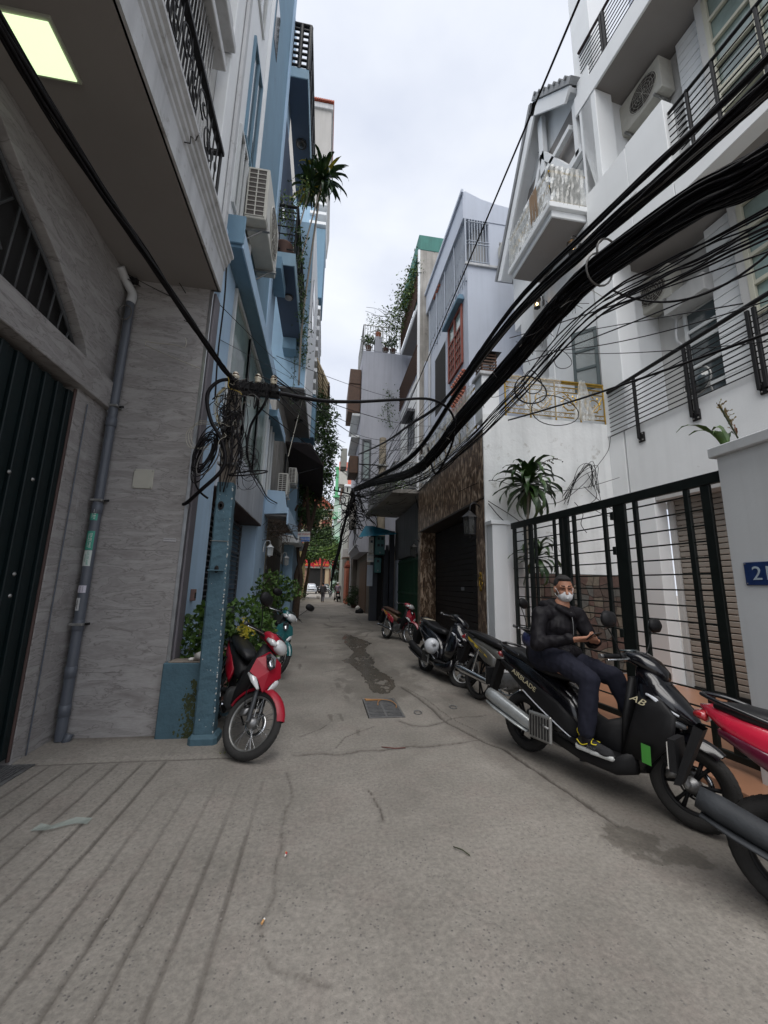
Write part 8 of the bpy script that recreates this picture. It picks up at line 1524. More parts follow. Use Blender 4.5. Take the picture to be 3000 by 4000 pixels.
# cable ties
def tie(c, d, r_, lb, m=cable_g):
    d = Vector(d).normalized(); u = d.cross(Vector((0, 0, 1))).normalized(); w_ = u.cross(d); t = tube('cable_tie', [Vector(c)+(u*math.cos(a)+w_*math.sin(a)*1.1)*r_ for a in np.linspace(0, 2*PI, 20)[:-1]], .010, m, None, 6, True); return tag(t, lb, 'cable tie', 'loops tying the cables together')
TIEC = Vector(TIE_AT); tie(TIEC, AX[-1]-AX[-2], .15, 'grey wire loop tied round the thick bundle in front of house 21'); tie(TIEC+Vector((.03, -.08, .14)), AX[-1]-AX[-2], .11, 'second grey wire loop holding the upper cables together')
# loose spans
def span(name, lb, p, q, sag, r_, m=cable_m, wob=0, grp='single wires strung across the alley', via=None):
    pts = sag_path(p, q, sag, 18, wob) if not via else smooth_path([p]+via+[q], 6)
    return tag(tube(name, pts, r_, m, None, 6), lb, 'wire', grp)
PT = Vector((-1.05, 4.15, 3.64))
LB = [Vector((-1.62, 1.35, 4.03)), Vector((-1.58, 2.0, 3.99)), Vector((-1.48, 2.7, 3.95)), Vector((-1.33, 3.4, 3.85)), Vector((-1.18, 3.9, 3.74)), Vector((-1.06, 4.12, 3.66))]
bundle('cable_bundle', 'twisted black cables running from the upper left corner down to the pole head', LB, (0, 0), .030, 14, .0085, K, 1.3, .006, 'cables reaching the near pole', 5)
span('thick_cable', 'thick smooth black cable leaving the pole and arching across into the bundle', (-.60, 4.16, 3.58), (2.2, 8.2, 4.6), 0, .024, via=[Vector(v) for v in THICK_VIA], grp='cables reaching the near pole')
for i, (p, q, sg, r_, lb) in enumerate(WIRES): span('wire', lb, p, q, sg, r_)
# the tangle on the pole head
TG = thing('cable_tangle', 'dense tangle of black loops and drops hanging around the head of the near pole', 'cable tangle', (-1.05, 4.1, 3.5)); r2 = random.Random(17)
for k in range(46):
    c = Vector((-1.07+r2.gauss(0, .05), 4.10+r2.uniform(-.06, .02), r2.uniform(2.95, 3.62))); pts = [c]; d = Vector((r2.gauss(0, 1), r2.gauss(0, .5), r2.gauss(-.3, .8))).normalized()
    for j in range(r2.randint(5, 10)): d = (d+Vector((r2.gauss(0, .55), r2.gauss(0, .35), r2.gauss(0, .55)))+(Vector((-1.07, 4.08, c.z))-pts[-1])*2.4).normalized(); pts.append(pts[-1]+d*.045)
    tube('cable', smooth_path(pts, 4), r2.uniform(.0022, .0055), r2.choice([cable_m]*9+[cable_g, cable_w, cable_y]), TG, 5)
for k in range(26):      # drops down the shaft
    x = -1.13+r2.uniform(-.03, .20); z1 = r2.uniform(3.3, 3.6); z0 = r2.uniform(2.4, 3.1); tube('cable', smooth_path([(x, 4.1, z1), (x+r2.uniform(-.08, .08), 4.08, (z1*2+z0)/3), (x+r2.uniform(-.08, .08), 4.09, (z1+2*z0)/3), (x+r2.uniform(-.05, .05), 4.1, z0)], 5), r2.uniform(.003, .008), r2.choice([cable_m]*6+[cable_g]), TG, 5)
for k in range(14):      # knots along the cross arm
    x = -1.05+r2.random()*.45; tube('cable', smooth_path([(x, 4.12, 3.66), (x+r2.uniform(-.05, .08), 4.09, 3.62), (x+r2.uniform(-.06, .06), 4.10, 3.5+r2.uniform(-.18, .06)), (x+r2.uniform(-.1, .04), 4.12, 3.58), (x+.05, 4.12, 3.67)], 4), r2.uniform(.002, .006), cable_m, TG, 5)
# big hanging coils left of the pole
CO = thing('cable_coil', 'large coil of black cable hanging on the left of the near pole', 'cable coil', (-1.3, 4.1, 2.75), 'coils hung on the near pole')
for k in range(15):
    cx_, cz_ = -1.27+r2.gauss(0, .02), 2.80+r2.gauss(0, .03); rx_, rz_ = r2.uniform(.06, .14), r2.uniform(.16, .26); tl = r2.uniform(.25, .5)
    tube('cable', [(cx_+rx_*math.cos(a)*math.cos(tl)-rz_*math.sin(a)*math.sin(tl)*-.5, 4.10+.02*math.sin(a+k), cz_+rz_*math.sin(a)+rx_*math.cos(a)*.4) for a in np.linspace(0, 2*PI, 26)[:-1]], r2.uniform(.004, .007), r2.choice([cable_m]*7+[cable_g]), CO, 5, True)
CO = thing('cable_coil', 'loose coil of thin black wire hanging right of the near pole', 'cable coil', (-.88, 4.1, 2.7), 'coils hung on the near pole')
for k in range(12):
    cx_, cz_ = -.86+r2.gauss(0, .03), 2.78-.035*k*.5+r2.gauss(0, .05); rr = r2.uniform(.05, .13); tube('cable', [(cx_+rr*.8*math.cos(a), 4.12+.02*math.sin(2*a), cz_+rr*math.sin(a)) for a in np.linspace(0, 2*PI, 22)[:-1]], r2.uniform(.0018, .0035), cable_m, CO, 5, True)
WL = thing('cable_coil', 'pale wire loops bulging out left of the near pole', 'cable coil', (-1.35, 4.1, 2.9), 'coils hung on the near pole')
for k in range(3): tube('wire', smooth_path([(-1.13, 4.1, 3.10), (-1.35, 4.1, 3.12+.02*k), (-1.48+.02*k, 4.1, 3.02), (-1.44+.03*k, 4.1, 2.86), (-1.25, 4.1, 2.85+.02*k)], 5), .0035, cable_w, WL, 5)
for i in range(5): tube('wire', smooth_path([(-1.16+.01*i, 4.09, 3.55), (-1.22+.012*i, 4.07, 3.45), (-1.235+.014*i, 4.08, 3.28), (-1.18+.01*i, 4.09, 3.12)], 5), .0032, [cable_w, cable_y, cable_y, cable_w, cable_g][i], WL, 5)
def fat(lb, pts, r_=.017): return tag(tube('thick_cable', smooth_path(pts, 6), r_, cable_m, None, 8), lb, 'cable', 'cables reaching the near pole')
fat('thick black cable looping from the pole head down to the tiled wall edge', [(-1.02, 4.10, 3.66), (-1.2, 4.05, 3.60), (-1.30, 4.03, 3.42), (-1.24, 4.03, 3.15), (-1.12, 4.04, 2.95), (-1.06, 4.05, 2.75), (-1.10, 4.06, 2.60), (-1.28, 4.12, 2.42), (-1.44, 4.25, 2.31), (-1.50, 4.3, 2.29)], .019)
fat('black cable curving from the steel trim down behind the thick loop', [(-1.47, 4.36, 2.68), (-1.40, 4.25, 2.62), (-1.37, 4.2, 2.5), (-1.30, 4.16, 2.40), (-1.22, 4.16, 2.34)], .011)
fat('black cable hanging from the cross arm and running along the shopfront to the small canopy', [(-.70, 4.18, 3.58), (-.76, 4.2, 3.42), (-.90, 4.35, 3.25), (-.93, 4.4, 2.95), (-.95, 4.8, 2.9), (-1.12, 6.0, 3.1), (-1.35, 7.9, 3.45), (-1.45, 9.6, 3.55), (-1.3, 10.3, 3.55)], .014)
fat('thinner black cable following the shopfront under the first', [(-.92, 4.2, 3.1), (-.90, 4.5, 2.78), (-1.05, 5.6, 2.95), (-1.32, 7.7, 3.3), (-1.42, 9.5, 3.45), (-1.35, 10.2, 3.5)], .008)
fat('vertical black cable rising along the blue wall to the balcony corner', [(-1.36, 4.5, 3.6), (-1.385, 4.5, 4.2), (-1.38, 4.5, 4.9), (-1.40, 4.5, 5.4)], .010)
HZ = thing('cable_coil', 'black ring of cable sticking out right of the near pole', 'cable coil', (-.7, 4.1, 2.9), 'coils hung on the near pole'); tube('ring', [(-.83+.19*math.cos(a)-.0, 4.1+.10*math.sin(a), 2.62+.05*math.sin(a)+.03*math.cos(a)) for a in np.linspace(0, 2*PI, 26)[:-1]], .008, cable_m, HZ, 6, True)
# tangle at the far pole
FT = thing('cable_tangle', 'great knot of cables hanging below the far pole head in mid alley', 'cable tangle', (1.2, 17, 5)); r2 = random.Random(23)
for k in range(60):
    c = Vector((1.15+r2.gauss(0, .10), 17.2+r2.uniform(-.3, .3), r2.uniform(4.2, 5.75))); pts = [c]; d = Vector((r2.gauss(.2, 1), r2.gauss(0, .4), r2.gauss(-.6, .8))).normalized()
    for j in range(r2.randint(4, 9)): d = (d+Vector((r2.gauss(0, .5), r2.gauss(0, .3), r2.gauss(-.15, .5)))).normalized(); pts.append(pts[-1]+d*.16)
    tube('cable', smooth_path(pts, 3), r2.uniform(.010, .022), cable_m, FT, 5)
for k in range(16): tube('cable', smooth_path([(1.15+r2.gauss(0, .06), 17.3, 5.7), (1.0+r2.gauss(0, .06), 17.3, 4.9), (.78+r2.gauss(0, .06), 17.35, 4.0), (.62+r2.gauss(0, .05), 17.4, 3.1), (.42+r2.gauss(0, .03), 17.4, 2.2), (.36+r2.gauss(0, .03), 17.5, 1.4+r2.uniform(-.2, .3))], 4), r2.uniform(.012, .020), cable_m, FT, 5)
for k in range(7): span('wire', 'thin wire drooping from the cable knot to the left trees, %s from the top' % ('first', 'second', 'third', 'fourth', 'fifth', 'sixth', 'seventh')[k], (1.0, 17.3, 4.9-.25*k), (-1.5, 17.5+k*.7, 3.9-.08*k), .35+.1*(k % 3), .012+.004*(k % 2), wob=.05)
for k in range(9): tube('cable', smooth_path([(1.35+r2.uniform(-.1, .1), 17, 5.6), (1.6+r2.uniform(-.1, .2), 16.8, 4.9-r2.random()*.5), (2.1, 16.5, 4.5-r2.random()*.6), (2.2, 16.4, 3.7)], 5), r2.uniform(.006, .014), cable_m, FT, 5)
for k in range(18): p = Vector((r2.uniform(1.5, 2.9), 16+r2.uniform(-.6, 1), r2.uniform(4.6, 5.8))); tube('cable', sag_path(p, p+Vector((r2.uniform(.4, 1.2), r2.uniform(-2.5, 0), r2.uniform(-.2, .7))), r2.uniform(.05, .3), 8), r2.uniform(.005, .010), cable_m, FT, 5)
# wires along the white walls by the gate
WW = thing('wall_wires', 'loose black wires and ties strung over the white walls beside the yucca', 'wires', (4.5, 6.3, 3.2)); r2 = random.Random(31)
for p in ([(2.7, 7.6, 3.45), (2.85, 6.35, 3.38), (3.6, 6.3, 3.22), (4.5, 6.25, 3.30), (5.3, 6.2, 3.55)], [(3.3, 6.3, 3.1), (4.0, 6.28, 3.0), (4.55, 6.25, 3.35), (4.9, 6.25, 3.75), (5.2, 6.3, 4.1), (5.3, 6.33, 4.4)], [(2.8, 6.35, 3.0), (3.2, 6.3, 2.75), (3.4, 6.28, 2.6)], [(2.8, 6.34, 2.95), (3.1, 6.3, 2.62), (3.5, 6.28, 2.55)], [(4.7, 6.25, 3.6), (4.85, 6.25, 3.2), (4.7, 6.25, 3.0), (4.95, 6.25, 2.85), (5.25, 6.25, 2.8)], [(4.6, 6.25, 3.35), (4.9, 6.25, 3.1), (5.2, 6.25, 2.95), (5.3, 6.2, 3.2)], [(4.4, 6.26, 3.05), (4.55, 6.26, 2.85), (4.5, 6.26, 2.65), (4.6, 6.26, 2.5)]): tube('wire', smooth_path(p, 6), r2.uniform(.005, .010), cable_m, WW, 5)
for k in range(9): tube('wire', smooth_path([(4.2+r2.gauss(0, .05), 6.26, 3.1+r2.gauss(0, .05)), (4.5, 6.24, 3.55+r2.gauss(0, .04)), (4.8+r2.gauss(0, .05), 6.25, 3.75+r2.gauss(0, .05)), (4.85+r2.gauss(0, .06), 6.26, 3.3+r2.gauss(0, .08))], 5), .005, cable_m, WW, 5)
LP = thing('cable_loop', 'black cable loops drooping in front of the gold railing', 'cable loop', (3.6, 6.0, 4.8))
for c, a_, b_, r_ in ((Vector((3.45, 5.9, 4.95)), .30, .26, .013), (Vector((3.5, 5.9, 5.1)), .17, .22, .009), (Vector((4.15, 5.95, 5.65)), .17, .18, .006), (Vector((3.9, 5.9, 4.6)), .45, .28, .008)): tube('loop', [c+Vector((a_*math.cos(t_), .03*math.sin(2*t_), b_*math.sin(t_))) for t_ in np.linspace(0, 2*PI, 28)[:-1]], r_, cable_m, LP, 6, True)
# ================================================================ PLANTS
leaf_lime2 = leaf_mat('foliage_fresh', (.04, .09, .018), (.11, .20, .035))
def potted_bush(lb, base, blobs, seed, yellow=None, leafsize=.055):
    r2 = random.Random(seed); t = thing('potted_shrub', lb, 'shrub', base, 'shrubs in pots beside the blue house'); bx, by, _ = base
    revolve('pot', [(.10, .0), (.17, .26), (.19, .27), (.19, .31), (.16, .31), (.15, .26), (.0, .25)], potm, t, 20, Matrix.Translation(base), closed=False)
    for k in range(5): p = Vector((bx, by, .25)); q = Vector(blobs[k % len(blobs)][0]); m_ = (p+q)/2+Vector((r2.gauss(0, .05), r2.gauss(0, .05), 0)); tube('stem', smooth_path([p, m_, q], 4), [.018-.0015*i for i in range(9)], palebark, t, 6)
    mb, mc = MB(), MB()
    for c, r_, n in blobs:      # frilled, divided leaves: fans of small leaflets
        for _ in range(int(n*1.9)):
            d = Vector((r2.gauss(0, 1), r2.gauss(0, 1), r2.gauss(0, 1))).normalized(); p = Vector(c)+d*r_*(.45+.6*r2.random()**.6); tgt = mb if r2.random() < .6 else mc
            ax = (d+Vector((0, 0, .3))+Vector((r2.gauss(0, .4), r2.gauss(0, .4), r2.gauss(0, .3)))).normalized(); u = ax.cross(Vector((r2.gauss(0, 1), r2.gauss(0, 1), r2.gauss(0, 1)))).normalized()
            for j in range(7):
                a = (j-3)*.42; dd = (ax*math.cos(a)+u*math.sin(a)).normalized(); s = leafsize*(1-.12*abs(j-3))*r2.uniform(.8, 1.2); w_ = dd.cross(ax.cross(u)).normalized()*s*.24; tip = p+dd*s+Vector((0, 0, -.008)); tgt.add([p, p+dd*s*.55+w_, tip, p+dd*s*.55-w_], [(0, 1, 2, 3)])
    mb.build('foliage', leaf_lime2, t); mc.build('foliage_deep', leaf_mid, t)
    if yellow:
        my = MB()
        for _ in range(yellow[2]):
            p = Vector(yellow[0])+Vector((r2.gauss(0, 1), -abs(r2.gauss(0, .6)), r2.gauss(0, .8)))*yellow[1]
            for j in range(5): a = r2.random()*6; dd = Vector((math.cos(a), -.3, math.sin(a))); w_ = Vector((-dd.z, 0, dd.x))*.007; my.add([p, p+dd*.022+w_, p+dd*.042, p+dd*.022-w_], [(0, 1, 2, 3)])
        my.build('yellow_leaves', leaf_yel, t)
    return t
potted_bush('shrub with frilled leaves and a yellow patch between the teal pole and the red motorbike', (-.98, 5.6, .14), [((-.98, 5.35, 1.02), .26, 170), ((-.80, 5.45, .85), .22, 120), ((-1.05, 5.4, .72), .24, 120), ((-.70, 5.7, .62), .16, 60), ((-1.0, 5.3, .45), .16, 50), ((-1.02, 5.2, .25), .11, 30)], 5, ((-.90, 5.13, .93), .06, 26))
potted_bush('leafy shrub squeezed between the tiled wall and the teal pole above the low wall', (-1.35, 5.2, .0), [((-1.33, 4.75, .98), .20, 90), ((-1.42, 4.75, .78), .18, 80), ((-1.25, 4.8, 1.15), .14, 60), ((-1.35, 4.8, .6), .2, 70)], 6)
potted_bush('rounded shrub with upright frilled crown beside the second blue pier', (-1.0, 8.6, 0), [((-1.0, 8.4, 1.42), .33, 180), ((-.72, 8.5, 1.38), .26, 110), ((-1.15, 8.4, 1.15), .34, 150), ((-1.0, 8.3, .85), .34, 130), ((-.9, 8.3, .5), .30, 90)], 7)
# bushes to the right behind the meters
t = thing('potted_shrub', 'dark bush in a pot against the brown garage door far right', 'shrub', (2.0, 25.6, 0)); r2 = random.Random(4); mb = MB()
for c, r_, n in (((1.95, 25.4, .7), .5, 500), ((2.05, 25.3, 1.1), .4, 350), ((1.75, 25.6, .5), .35, 260)): leaf_cluster(mb, c, r_, n, .12, r2, shell=.3)
mb.build('foliage', leaf_dark, t); revolve('pot', [(.14, 0), (.2, .3), (.2, .3), (0, .28)], potm, t, 14, Matrix.Translation((2.0, 25.6, 0)), closed=False)
t = thing('rubbish_bag', 'dark plastic bag with a white one on top by the garage door', 'bag', (1.95, 20.9, 0)); loft('dark_bag', [(0, 1.95, 20.9, .18, .14, 2.2), (.10, 1.95, 20.9, .24, .2, 2.2), (.24, 1.95, 20.9, .16, .14, 2.2), (.32, 1.93, 20.9, .04, .04, 2)], matte, t, 14, 'z'); loft('white_bag', [(.22, 1.82, 20.85, .10, .08, 2.2), (.34, 1.85, 20.85, .12, .1, 2.2), (.42, 1.86, 20.85, .03, .03, 2)], buttw, t, 12, 'z')
# yard dracaenas by the gate
rs = random.Random(12)
def drac(lb, base, heads, L, n, grp, w=.032, mats=(leaf_mid, leaf_lime), lean=None, lo=-70, hi=82):
    t = thing('dracaena', lb, 'plant', base, grp)
    for h in heads:
        c = Vector(h[:3]); b_ = Vector(base); tube('trunk', smooth_path([b_, b_.lerp(c, .5)+Vector((rs.gauss(0, .02), rs.gauss(0, .02), 0)), c], 5), .022, palebark, t, 8); dracaena(t, c, h[3] if len(h) > 3 else n, L, rs, mats, w, lo, hi)
    return t
dm = leaf_mat('dracaena_leaf', (.018, .045, .014), (.045, .09, .022), .35)
drac('tall dracaena with arching strap leaves rising behind the gate against the white wall', (3.22, 6.0, .1), [(3.30, 5.86, 3.15, 62)], .66, 54, 'dracaenas in the yard', .062, (dm, dm, leaf_mid), lo=-80)
drac('shorter dracaena with hanging leaves seen through the gate rods', (3.45, 6.1, .1), [(3.42, 5.9, 1.95, 36)], .50, 36, 'dracaenas in the yard', .045, (dm, leaf_mid), lo=-80)
FB = thing('berry_stalk', 'branching stalk of dark berries above the tall dracaena', 'berries', (3.45, 5.8, 3.5)); tube('stalk', smooth_path([(3.36, 5.82, 3.3), (3.46, 5.78, 3.5), (3.62, 5.72, 3.62), (3.80, 5.66, 3.60)], 5), .005, twigm, FB, 5)
for k in range(24): t_ = rs.random(); c = Vector((3.42, 5.8, 3.45)).lerp(Vector((3.82, 5.66, 3.62)), t_)+Vector((rs.gauss(0, .02), 0, rs.gauss(0, .03)+.05*math.sin(t_*3))); mesh_obj('berry', *ell_geo(c, .012, .012, .012, None, 8, 6), mat('berry_dark', (.03, .02, .012), .5, amt=0, bump=0), FB, True)
# balcony dracaena against the sky
drac('tall leaning dracaena with yellowing leaves against the sky above the planted balcony', (-1.2, 9.6, 9.5), [(-.62, 9.8, 13.35, 64)], .86, 70, 'dracaenas on the balcony', .055, (dm, leaf_yel), lo=-85)
drac('darker dracaena head behind the tall one on the planted balcony', (-1.35, 9.2, 9.5), [(-.98, 9.9, 13.1, 34)], .8, 34, 'dracaenas on the balcony', .05, (leaf_dark, leaf_yel), lo=-85)  # this head takes the darker leaf material
tag(tube('plant_stem', smooth_path([(-.70, 9.9, 12.6), (-.85, 10.2, 11), (-.98, 10.4, 9.0), (-1.0, 10.8, 7.2)], 6), .03, palebark), 'long bare pale stem hanging down in front of the light blue wall', 'stem')
def vine(lb, pts, spread, n, size, seed, m=leaf_mid, cat='vine'):
    r2 = random.Random(seed); t = thing('climbing_vine', lb, cat, pts[0]); mb, mc = MB(), MB(); P = smooth_path(pts, 6)
    for _ in range(n): c = P[int(r2.random()**.9*(len(P)-1))]+Vector((r2.gauss(0, spread), r2.gauss(0, spread), r2.gauss(0, spread))); leaf_cluster(mb if r2.random() < .6 else mc, c, size, 2, size, r2, droop=.5)
    tube('stem', P, .010, twigm, t, 5)
    tag(mb.build('foliage', m, t), kind='stuff'); tag(mc.build('foliage_deep', leaf_dark, t), kind='stuff'); return t
vine('ivy trailing along the outer edge of the planted balcony', [(-1.02, 8.4, 10.0), (-1.0, 8.9, 9.4), (-1.0, 9.8, 9.1), (-1.0, 10.6, 9.1), (-1.0, 11.4, 8.9), (-1.0, 11.6, 8.3)], .10, 520, .085, 3, leaf_mid)
vine('light green climber on the near end railing of the planted balcony', [(-1.5, 8.3, 10.9), (-1.4, 8.35, 10.2), (-1.2, 8.35, 10.8), (-1.0, 8.3, 11.3), (-1.25, 8.35, 9.7)], .10, 150, .08, 4, leaf_lime)
for k, (x, y, z0, z1) in enumerate([(-1.25, 11.5, 8.8, 6.9), (-1.05, 12.2, 8.4, 6.6)]): vine(('thin trailing vine hanging below the planted balcony, the nearer strand', 'thin trailing vine hanging below the planted balcony, the farther strand')[k], [(x, y, z0), (x+.03, y, (z0+z1)/2), (x-.02, y, z1)], .05, 34, .07, 8+k, leaf_dark)
for k, p in enumerate([(-1.35, 8.45, 9.3), (-1.3, 8.7, 9.3)]): t = thing('flower_pot', ('round clay pot at the near end of the planted balcony', 'second clay pot behind the first on the planted balcony')[k], 'pot', p); revolve('pot', [(.12, 0), (.2, .25), (.21, .28), (.17, .28), (0, .24)], potm, t, 16, Matrix.Translation(p), closed=False)
# left tree with twisted trunk and hanging foliage
T = thing('alley_tree', 'tree with twisted dark trunks and curtains of hanging leaves on the left', 'tree', (-1.35, 17.2, 0)); r2 = random.Random(41)
for k, pts in enumerate(([(-1.42, 17.2, 0), (-1.38, 17.1, .9), (-1.45, 17.1, 1.8), (-1.2, 17.0, 2.7), (-1.05, 17.0, 3.8), (-1.2, 17.0, 5.2), (-1.25, 16.8, 7.0), (-.9, 17.4, 8.6)], [(-1.36, 17.1, .8), (-1.25, 17.0, 1.7), (-1.42, 17.0, 2.6), (-1.5, 17.1, 3.6), (-1.35, 17.2, 5.0), (-1.4, 17.6, 7.0)], [(-1.1, 17.0, 3.4), (-.9, 17.2, 4.4), (-.75, 17.6, 5.6), (-.6, 18, 7.2)], [(-1.4, 17, 3.0), (-1.7, 16.5, 4.0), (-1.5, 15.8, 4.6)])): tube('trunk', smooth_path([(x+.32, y, z) for x, y, z in pts], 5), list(np.linspace(.16 if k == 0 else .10, .04, len(pts)*5-4)), bark, T, 10)
mb, mc = MB(), MB()
for c, r_, n in (((-.35, 18.0, 9.6), .8, 700), ((.0, 18.4, 8.0), .6, 420), ((-.1, 18.8, 6.8), .55, 350), ((-.6, 18.2, 10.4), .6, 350), ((-.25, 18.6, 8.7), .8, 650), ((-.75, 17.2, 8.3), .7, 550), ((-.35, 18.6, 7.5), .7, 600), ((-.6, 19.0, 6.5), .7, 500), ((-1.0, 17.4, 5.6), .6, 420), ((-.7, 19.2, 5.5), .7, 480), ((-.95, 18.8, 4.6), .7, 420), ((-.55, 20, 4.6), .7, 360), ((-1.2, 17.4, 4.6), .5, 260), ((-.5, 17.4, 9.0), .6, 300)):
    leaf_cluster(mb, c, r_, int(n*.55), .16, r2, (1, 1.4, 1.1), .6, .2); leaf_cluster(mc, c, r_, int(n*.6), .16, r2, (1, 1.4, 1.1), .6, .1)
for k in range(46):      # hanging strands
    x, y, z = r2.uniform(-1.3, .25), r2.uniform(17, 20.5), r2.uniform(5.2, 8.5); Ln_ = r2.uniform(.8, 2.6)
    for j in range(int(Ln_*14)): leaf_cluster(mc if r2.random() < .6 else mb, (x+r2.gauss(0, .05), y, z-j*.07), .08, 2, .13, r2, droop=1.2)
mb.build('foliage', leaf_mid, T); mc.build('foliage_deep', leaf_dark, T)
DS = thing('dry_twigs', 'tangle of bare brown twigs under the small blue canopy', 'twigs', (-1.2, 11, 2.9)); r2 = random.Random(6)
for k in range(40): p = Vector((-1.25+r2.gauss(0, .15), 10.9+r2.gauss(0, .4), 2.85+r2.gauss(0, .12))); tube('twig', smooth_path([p, p+Vector((r2.gauss(0, .15), r2.gauss(0, .2), r2.gauss(0, .1))), p+Vector((r2.gauss(0, .3), r2.gauss(0, .3), r2.gauss(-.05, .15)))], 3), .006, bark, DS, 4)
# far trees
def far_tree(lb, base, crown, n, size, seed, grp='trees closing the far end of the alley', mm=(leaf_mid, leaf_dark, leaf_lime)):
    r2 = random.Random(seed); t = thing('street_tree', lb, 'tree', base, grp); top = Vector(crown[0][0]); tube('trunk', smooth_path([Vector(base), Vector(base).lerp(top, .5)+Vector((r2.gauss(0, .15), 0, 0)), top], 5), list(np.linspace(.22, .08, 11)), bark, t, 10)
    for c, r_ in crown[1:]: tube('limb', smooth_path([Vector(base).lerp(top, .55), Vector(base).lerp(Vector(c), .75), Vector(c)], 4), .06, bark, t, 6)
    bs = [MB() for _ in mm]
    for c, r_ in crown:
        for q, m_ in enumerate(mm): leaf_cluster(bs[q], c, r_, int(n*(.5, .35, .15)[q]), size, r2, (1, 1, .8), .3, .25)
    for q, m_ in enumerate(mm): bs[q].build(('foliage', 'foliage_deep', 'foliage_light')[q], m_, t)
far_tree('broad dark green tree spreading over the left half of the far alley', (-2.0, 44, 0), [((-1.6, 44, 7.0), 1.7), ((-.8, 43, 5.3), 1.5), ((-2.2, 42, 9.0), 1.6), ((-.2, 44, 6.6), 1.3), ((-1.4, 41, 4.4), 1.1), ((-.9, 44, 9.4), 1.2)], 1100, .26, 1)
far_tree('brighter green tree leaning over the far alley from the right wall', (1.9, 40, 0), [((1.7, 40, 5.0), 1.2), ((.9, 40, 4.4), 1.1), ((.2, 40.5, 4.7), .9), ((2.2, 39, 4.2), 1.0)], 900, .24, 2, mm=(leaf_lime, leaf_mid, leaf_lime))
far_tree('dark ivy covered tree standing against the right wall beyond the rider', (1.75, 41.5, 0), [((1.6, 41.5, 3.4), .9), ((1.5, 41.5, 2.2), .8), ((1.4, 41.5, 1.2), .7)], 700, .2, 3, mm=(leaf_dark, leaf_dark, leaf_mid))
far_tree('tree with pale leaves in front of the salmon villa', (-.2, 58, 0), [((-.4, 58, 6.2), 1.9), ((.9, 58, 7.4), 1.5), ((-1.9, 58, 7.8), 1.8), ((.2, 57, 9.0), 1.2)], 900, .34, 4)
vine('creeper on the yellow wall to the left of the far alley', [(-1.9, 31.5, 2.0), (-1.8, 32, 1.2), (-1.75, 32.5, .3)], .3, 260, .16, 20, leaf_mid)
# rooftop and balcony plants on the right
vine('overgrown bougainvillea spilling over the top balcony of the concrete sided house', [(3.7, 16.3, 16.8), (3.6, 17.0, 16.4), (3.5, 17.8, 16.2), (3.45, 18.8, 16.3), (3.4, 19.8, 15.8)], .30, 900, .15, 30, leaf_lime)
vine('straggling climber hanging below the lower balcony of the concrete sided house', [(3.2, 20.2, 12.4), (3.1, 20.3, 11.2), (3.3, 20.3, 10.3)], .22, 130, .13, 31, leaf_mid)
r2 = random.Random(50); t = thing('bare_branches', 'sprawling bare twigs above the roof terrace against the sky', 'branches', (3.2, 20, 15.5))
for k in range(26): p = Vector((3.3+r2.gauss(0, .2), 19.8, 15.6+r2.uniform(-.4, 1.2))); q = p+Vector((-r2.uniform(.4, 1.6), 0, r2.uniform(-.2, 1.2))); tube('twig', smooth_path([p, p.lerp(q, .5)+Vector((0, 0, r2.uniform(-.1, .3))), q], 3), .012, twigm, t, 4)
mb = MB()
for k in range(160): leaf_cluster(mb, (3.3-r2.random()*1.6, 19.8, 15.6+r2.gauss(.5, .5)), .1, 2, .10, r2)
mb.build('foliage', leaf_lime, t)
for k, (x, c_) in enumerate([(1.95, potm), (2.5, terra), (2.95, potm), (3.4, potm)]):
    z = 15.9 if k == 1 else 14.95; t = thing('potted_plant', ('bushy potted plant at the left end of the roof terrace', 'red clay pot standing on the roof terrace pier', 'spiky potted plant right of the terrace pier', 'broad leaved potted plant at the right end of the roof terrace')[k], 'plant', (x, 20.7, z), 'pot plants on the roof terrace'); revolve('pot', [(.13, 0), (.19, .28), (.2, .32), (.16, .32), (0, .28)], c_, t, 14, Matrix.Translation((x, 20.7, z)), closed=False); mb = MB()
    if k in (0, 3): leaf_cluster(mb, (x, 20.7, z+.75), .42, 260, .16, r2); mb.build('foliage', leaf_mid, t)
    else: dracaena(t, (x, 20.7, z+.35), 18, .5 if k == 2 else .3, r2, (leaf_mid, leaf_lime), .03, -10, 80)
vine('green climbers on the terrace above the concrete canopy', [(2.3, 13, 4.9), (2.5, 14.5, 5.1), (2.2, 16, 4.9)], .24, 420, .11, 33, leaf_lime)
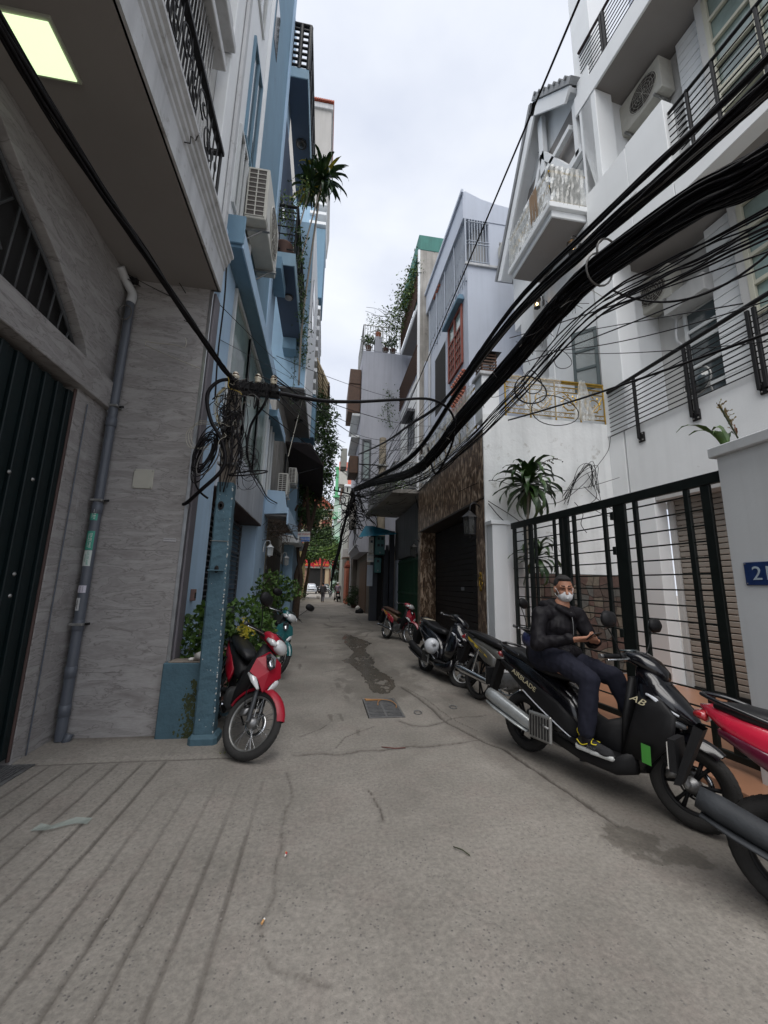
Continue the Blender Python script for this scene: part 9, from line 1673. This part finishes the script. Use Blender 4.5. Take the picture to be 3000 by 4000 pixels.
# plants on the number pillar
t = thing('pillar_plant', 'spindly plant with reddish buds leaning over the number pillar', 'plant', (3.7, 2.6, 2.8)); tube('stem', smooth_path([(3.75, 2.85, 2.72), (3.62, 2.8, 2.88), (3.50, 2.76, 3.0), (3.43, 2.75, 3.12)], 5), .007, twigm, t, 6); r2 = random.Random(60); bm_ = leaf_mat('bud_russet', (.14, .06, .03), (.22, .20, .06))
for k in range(22):
    c = Vector((3.62, 2.8, 2.9)).lerp(Vector((3.40, 2.75, 3.16)), r2.random()); o = bpy.data.objects.new('leaf', strap_leaf(.075, .011, .3, bm_)); link(o, t, Matrix.Translation(c) @ Matrix.Rotation(r2.random()*6, 4, 'Z') @ Matrix.Rotation(r2.uniform(-.6, .8), 4, 'Y'))
for k, (a, e, L) in enumerate([(2.9, .35, .55), (2.4, .6, .4), (3.5, .3, .34), (1.2, .9, .4), (.3, .8, .3)]): o = bpy.data.objects.new('leaf', strap_leaf(L, .022, 1.9, leaf_mid)); link(o, t, Matrix.Translation((3.5, 2.8, 2.74)) @ Matrix.Rotation(a, 4, 'Z') @ Matrix.Rotation(-e+.4, 4, 'Y'))
# house number plate 21 and the wall light frosted lamp
NPl = thing('number_plate', 'chipped dark blue enamel plate reading 21 on the right pillar', 'house number', (3.33, 2.55, 1.66))
bl21 = mat('enamel_blue', (.014, .035, .12), .3, amt=.25, sc=18, bump=.05, coat=.5, dirt=(.05, .04, .05, .70)); digm = mat('enamel_white', (.42, .50, .56), .4, amt=.15, sc=20, bump=0, coat=.4)
bbox('plate', 3.327, 3.338, 2.40, 2.675, 1.565, 1.745, bl21, NPl, bev=.003); text_obj('digits', '21', .15, digm, NPl, face_mtx((3.3255, 2.545, 1.652), (0, -1, 0), (0, 0, 1)), .0012, sx=1.0)
for y, z in ((2.662, 1.578), (2.662, 1.732)): revolve('screw', [(0, .003), (.006, .002), (.006, 0), (0, 0)], iron, NPl, 8, face_mtx((3.327, y, z), (0, -1, 0), (0, 0, 1)))
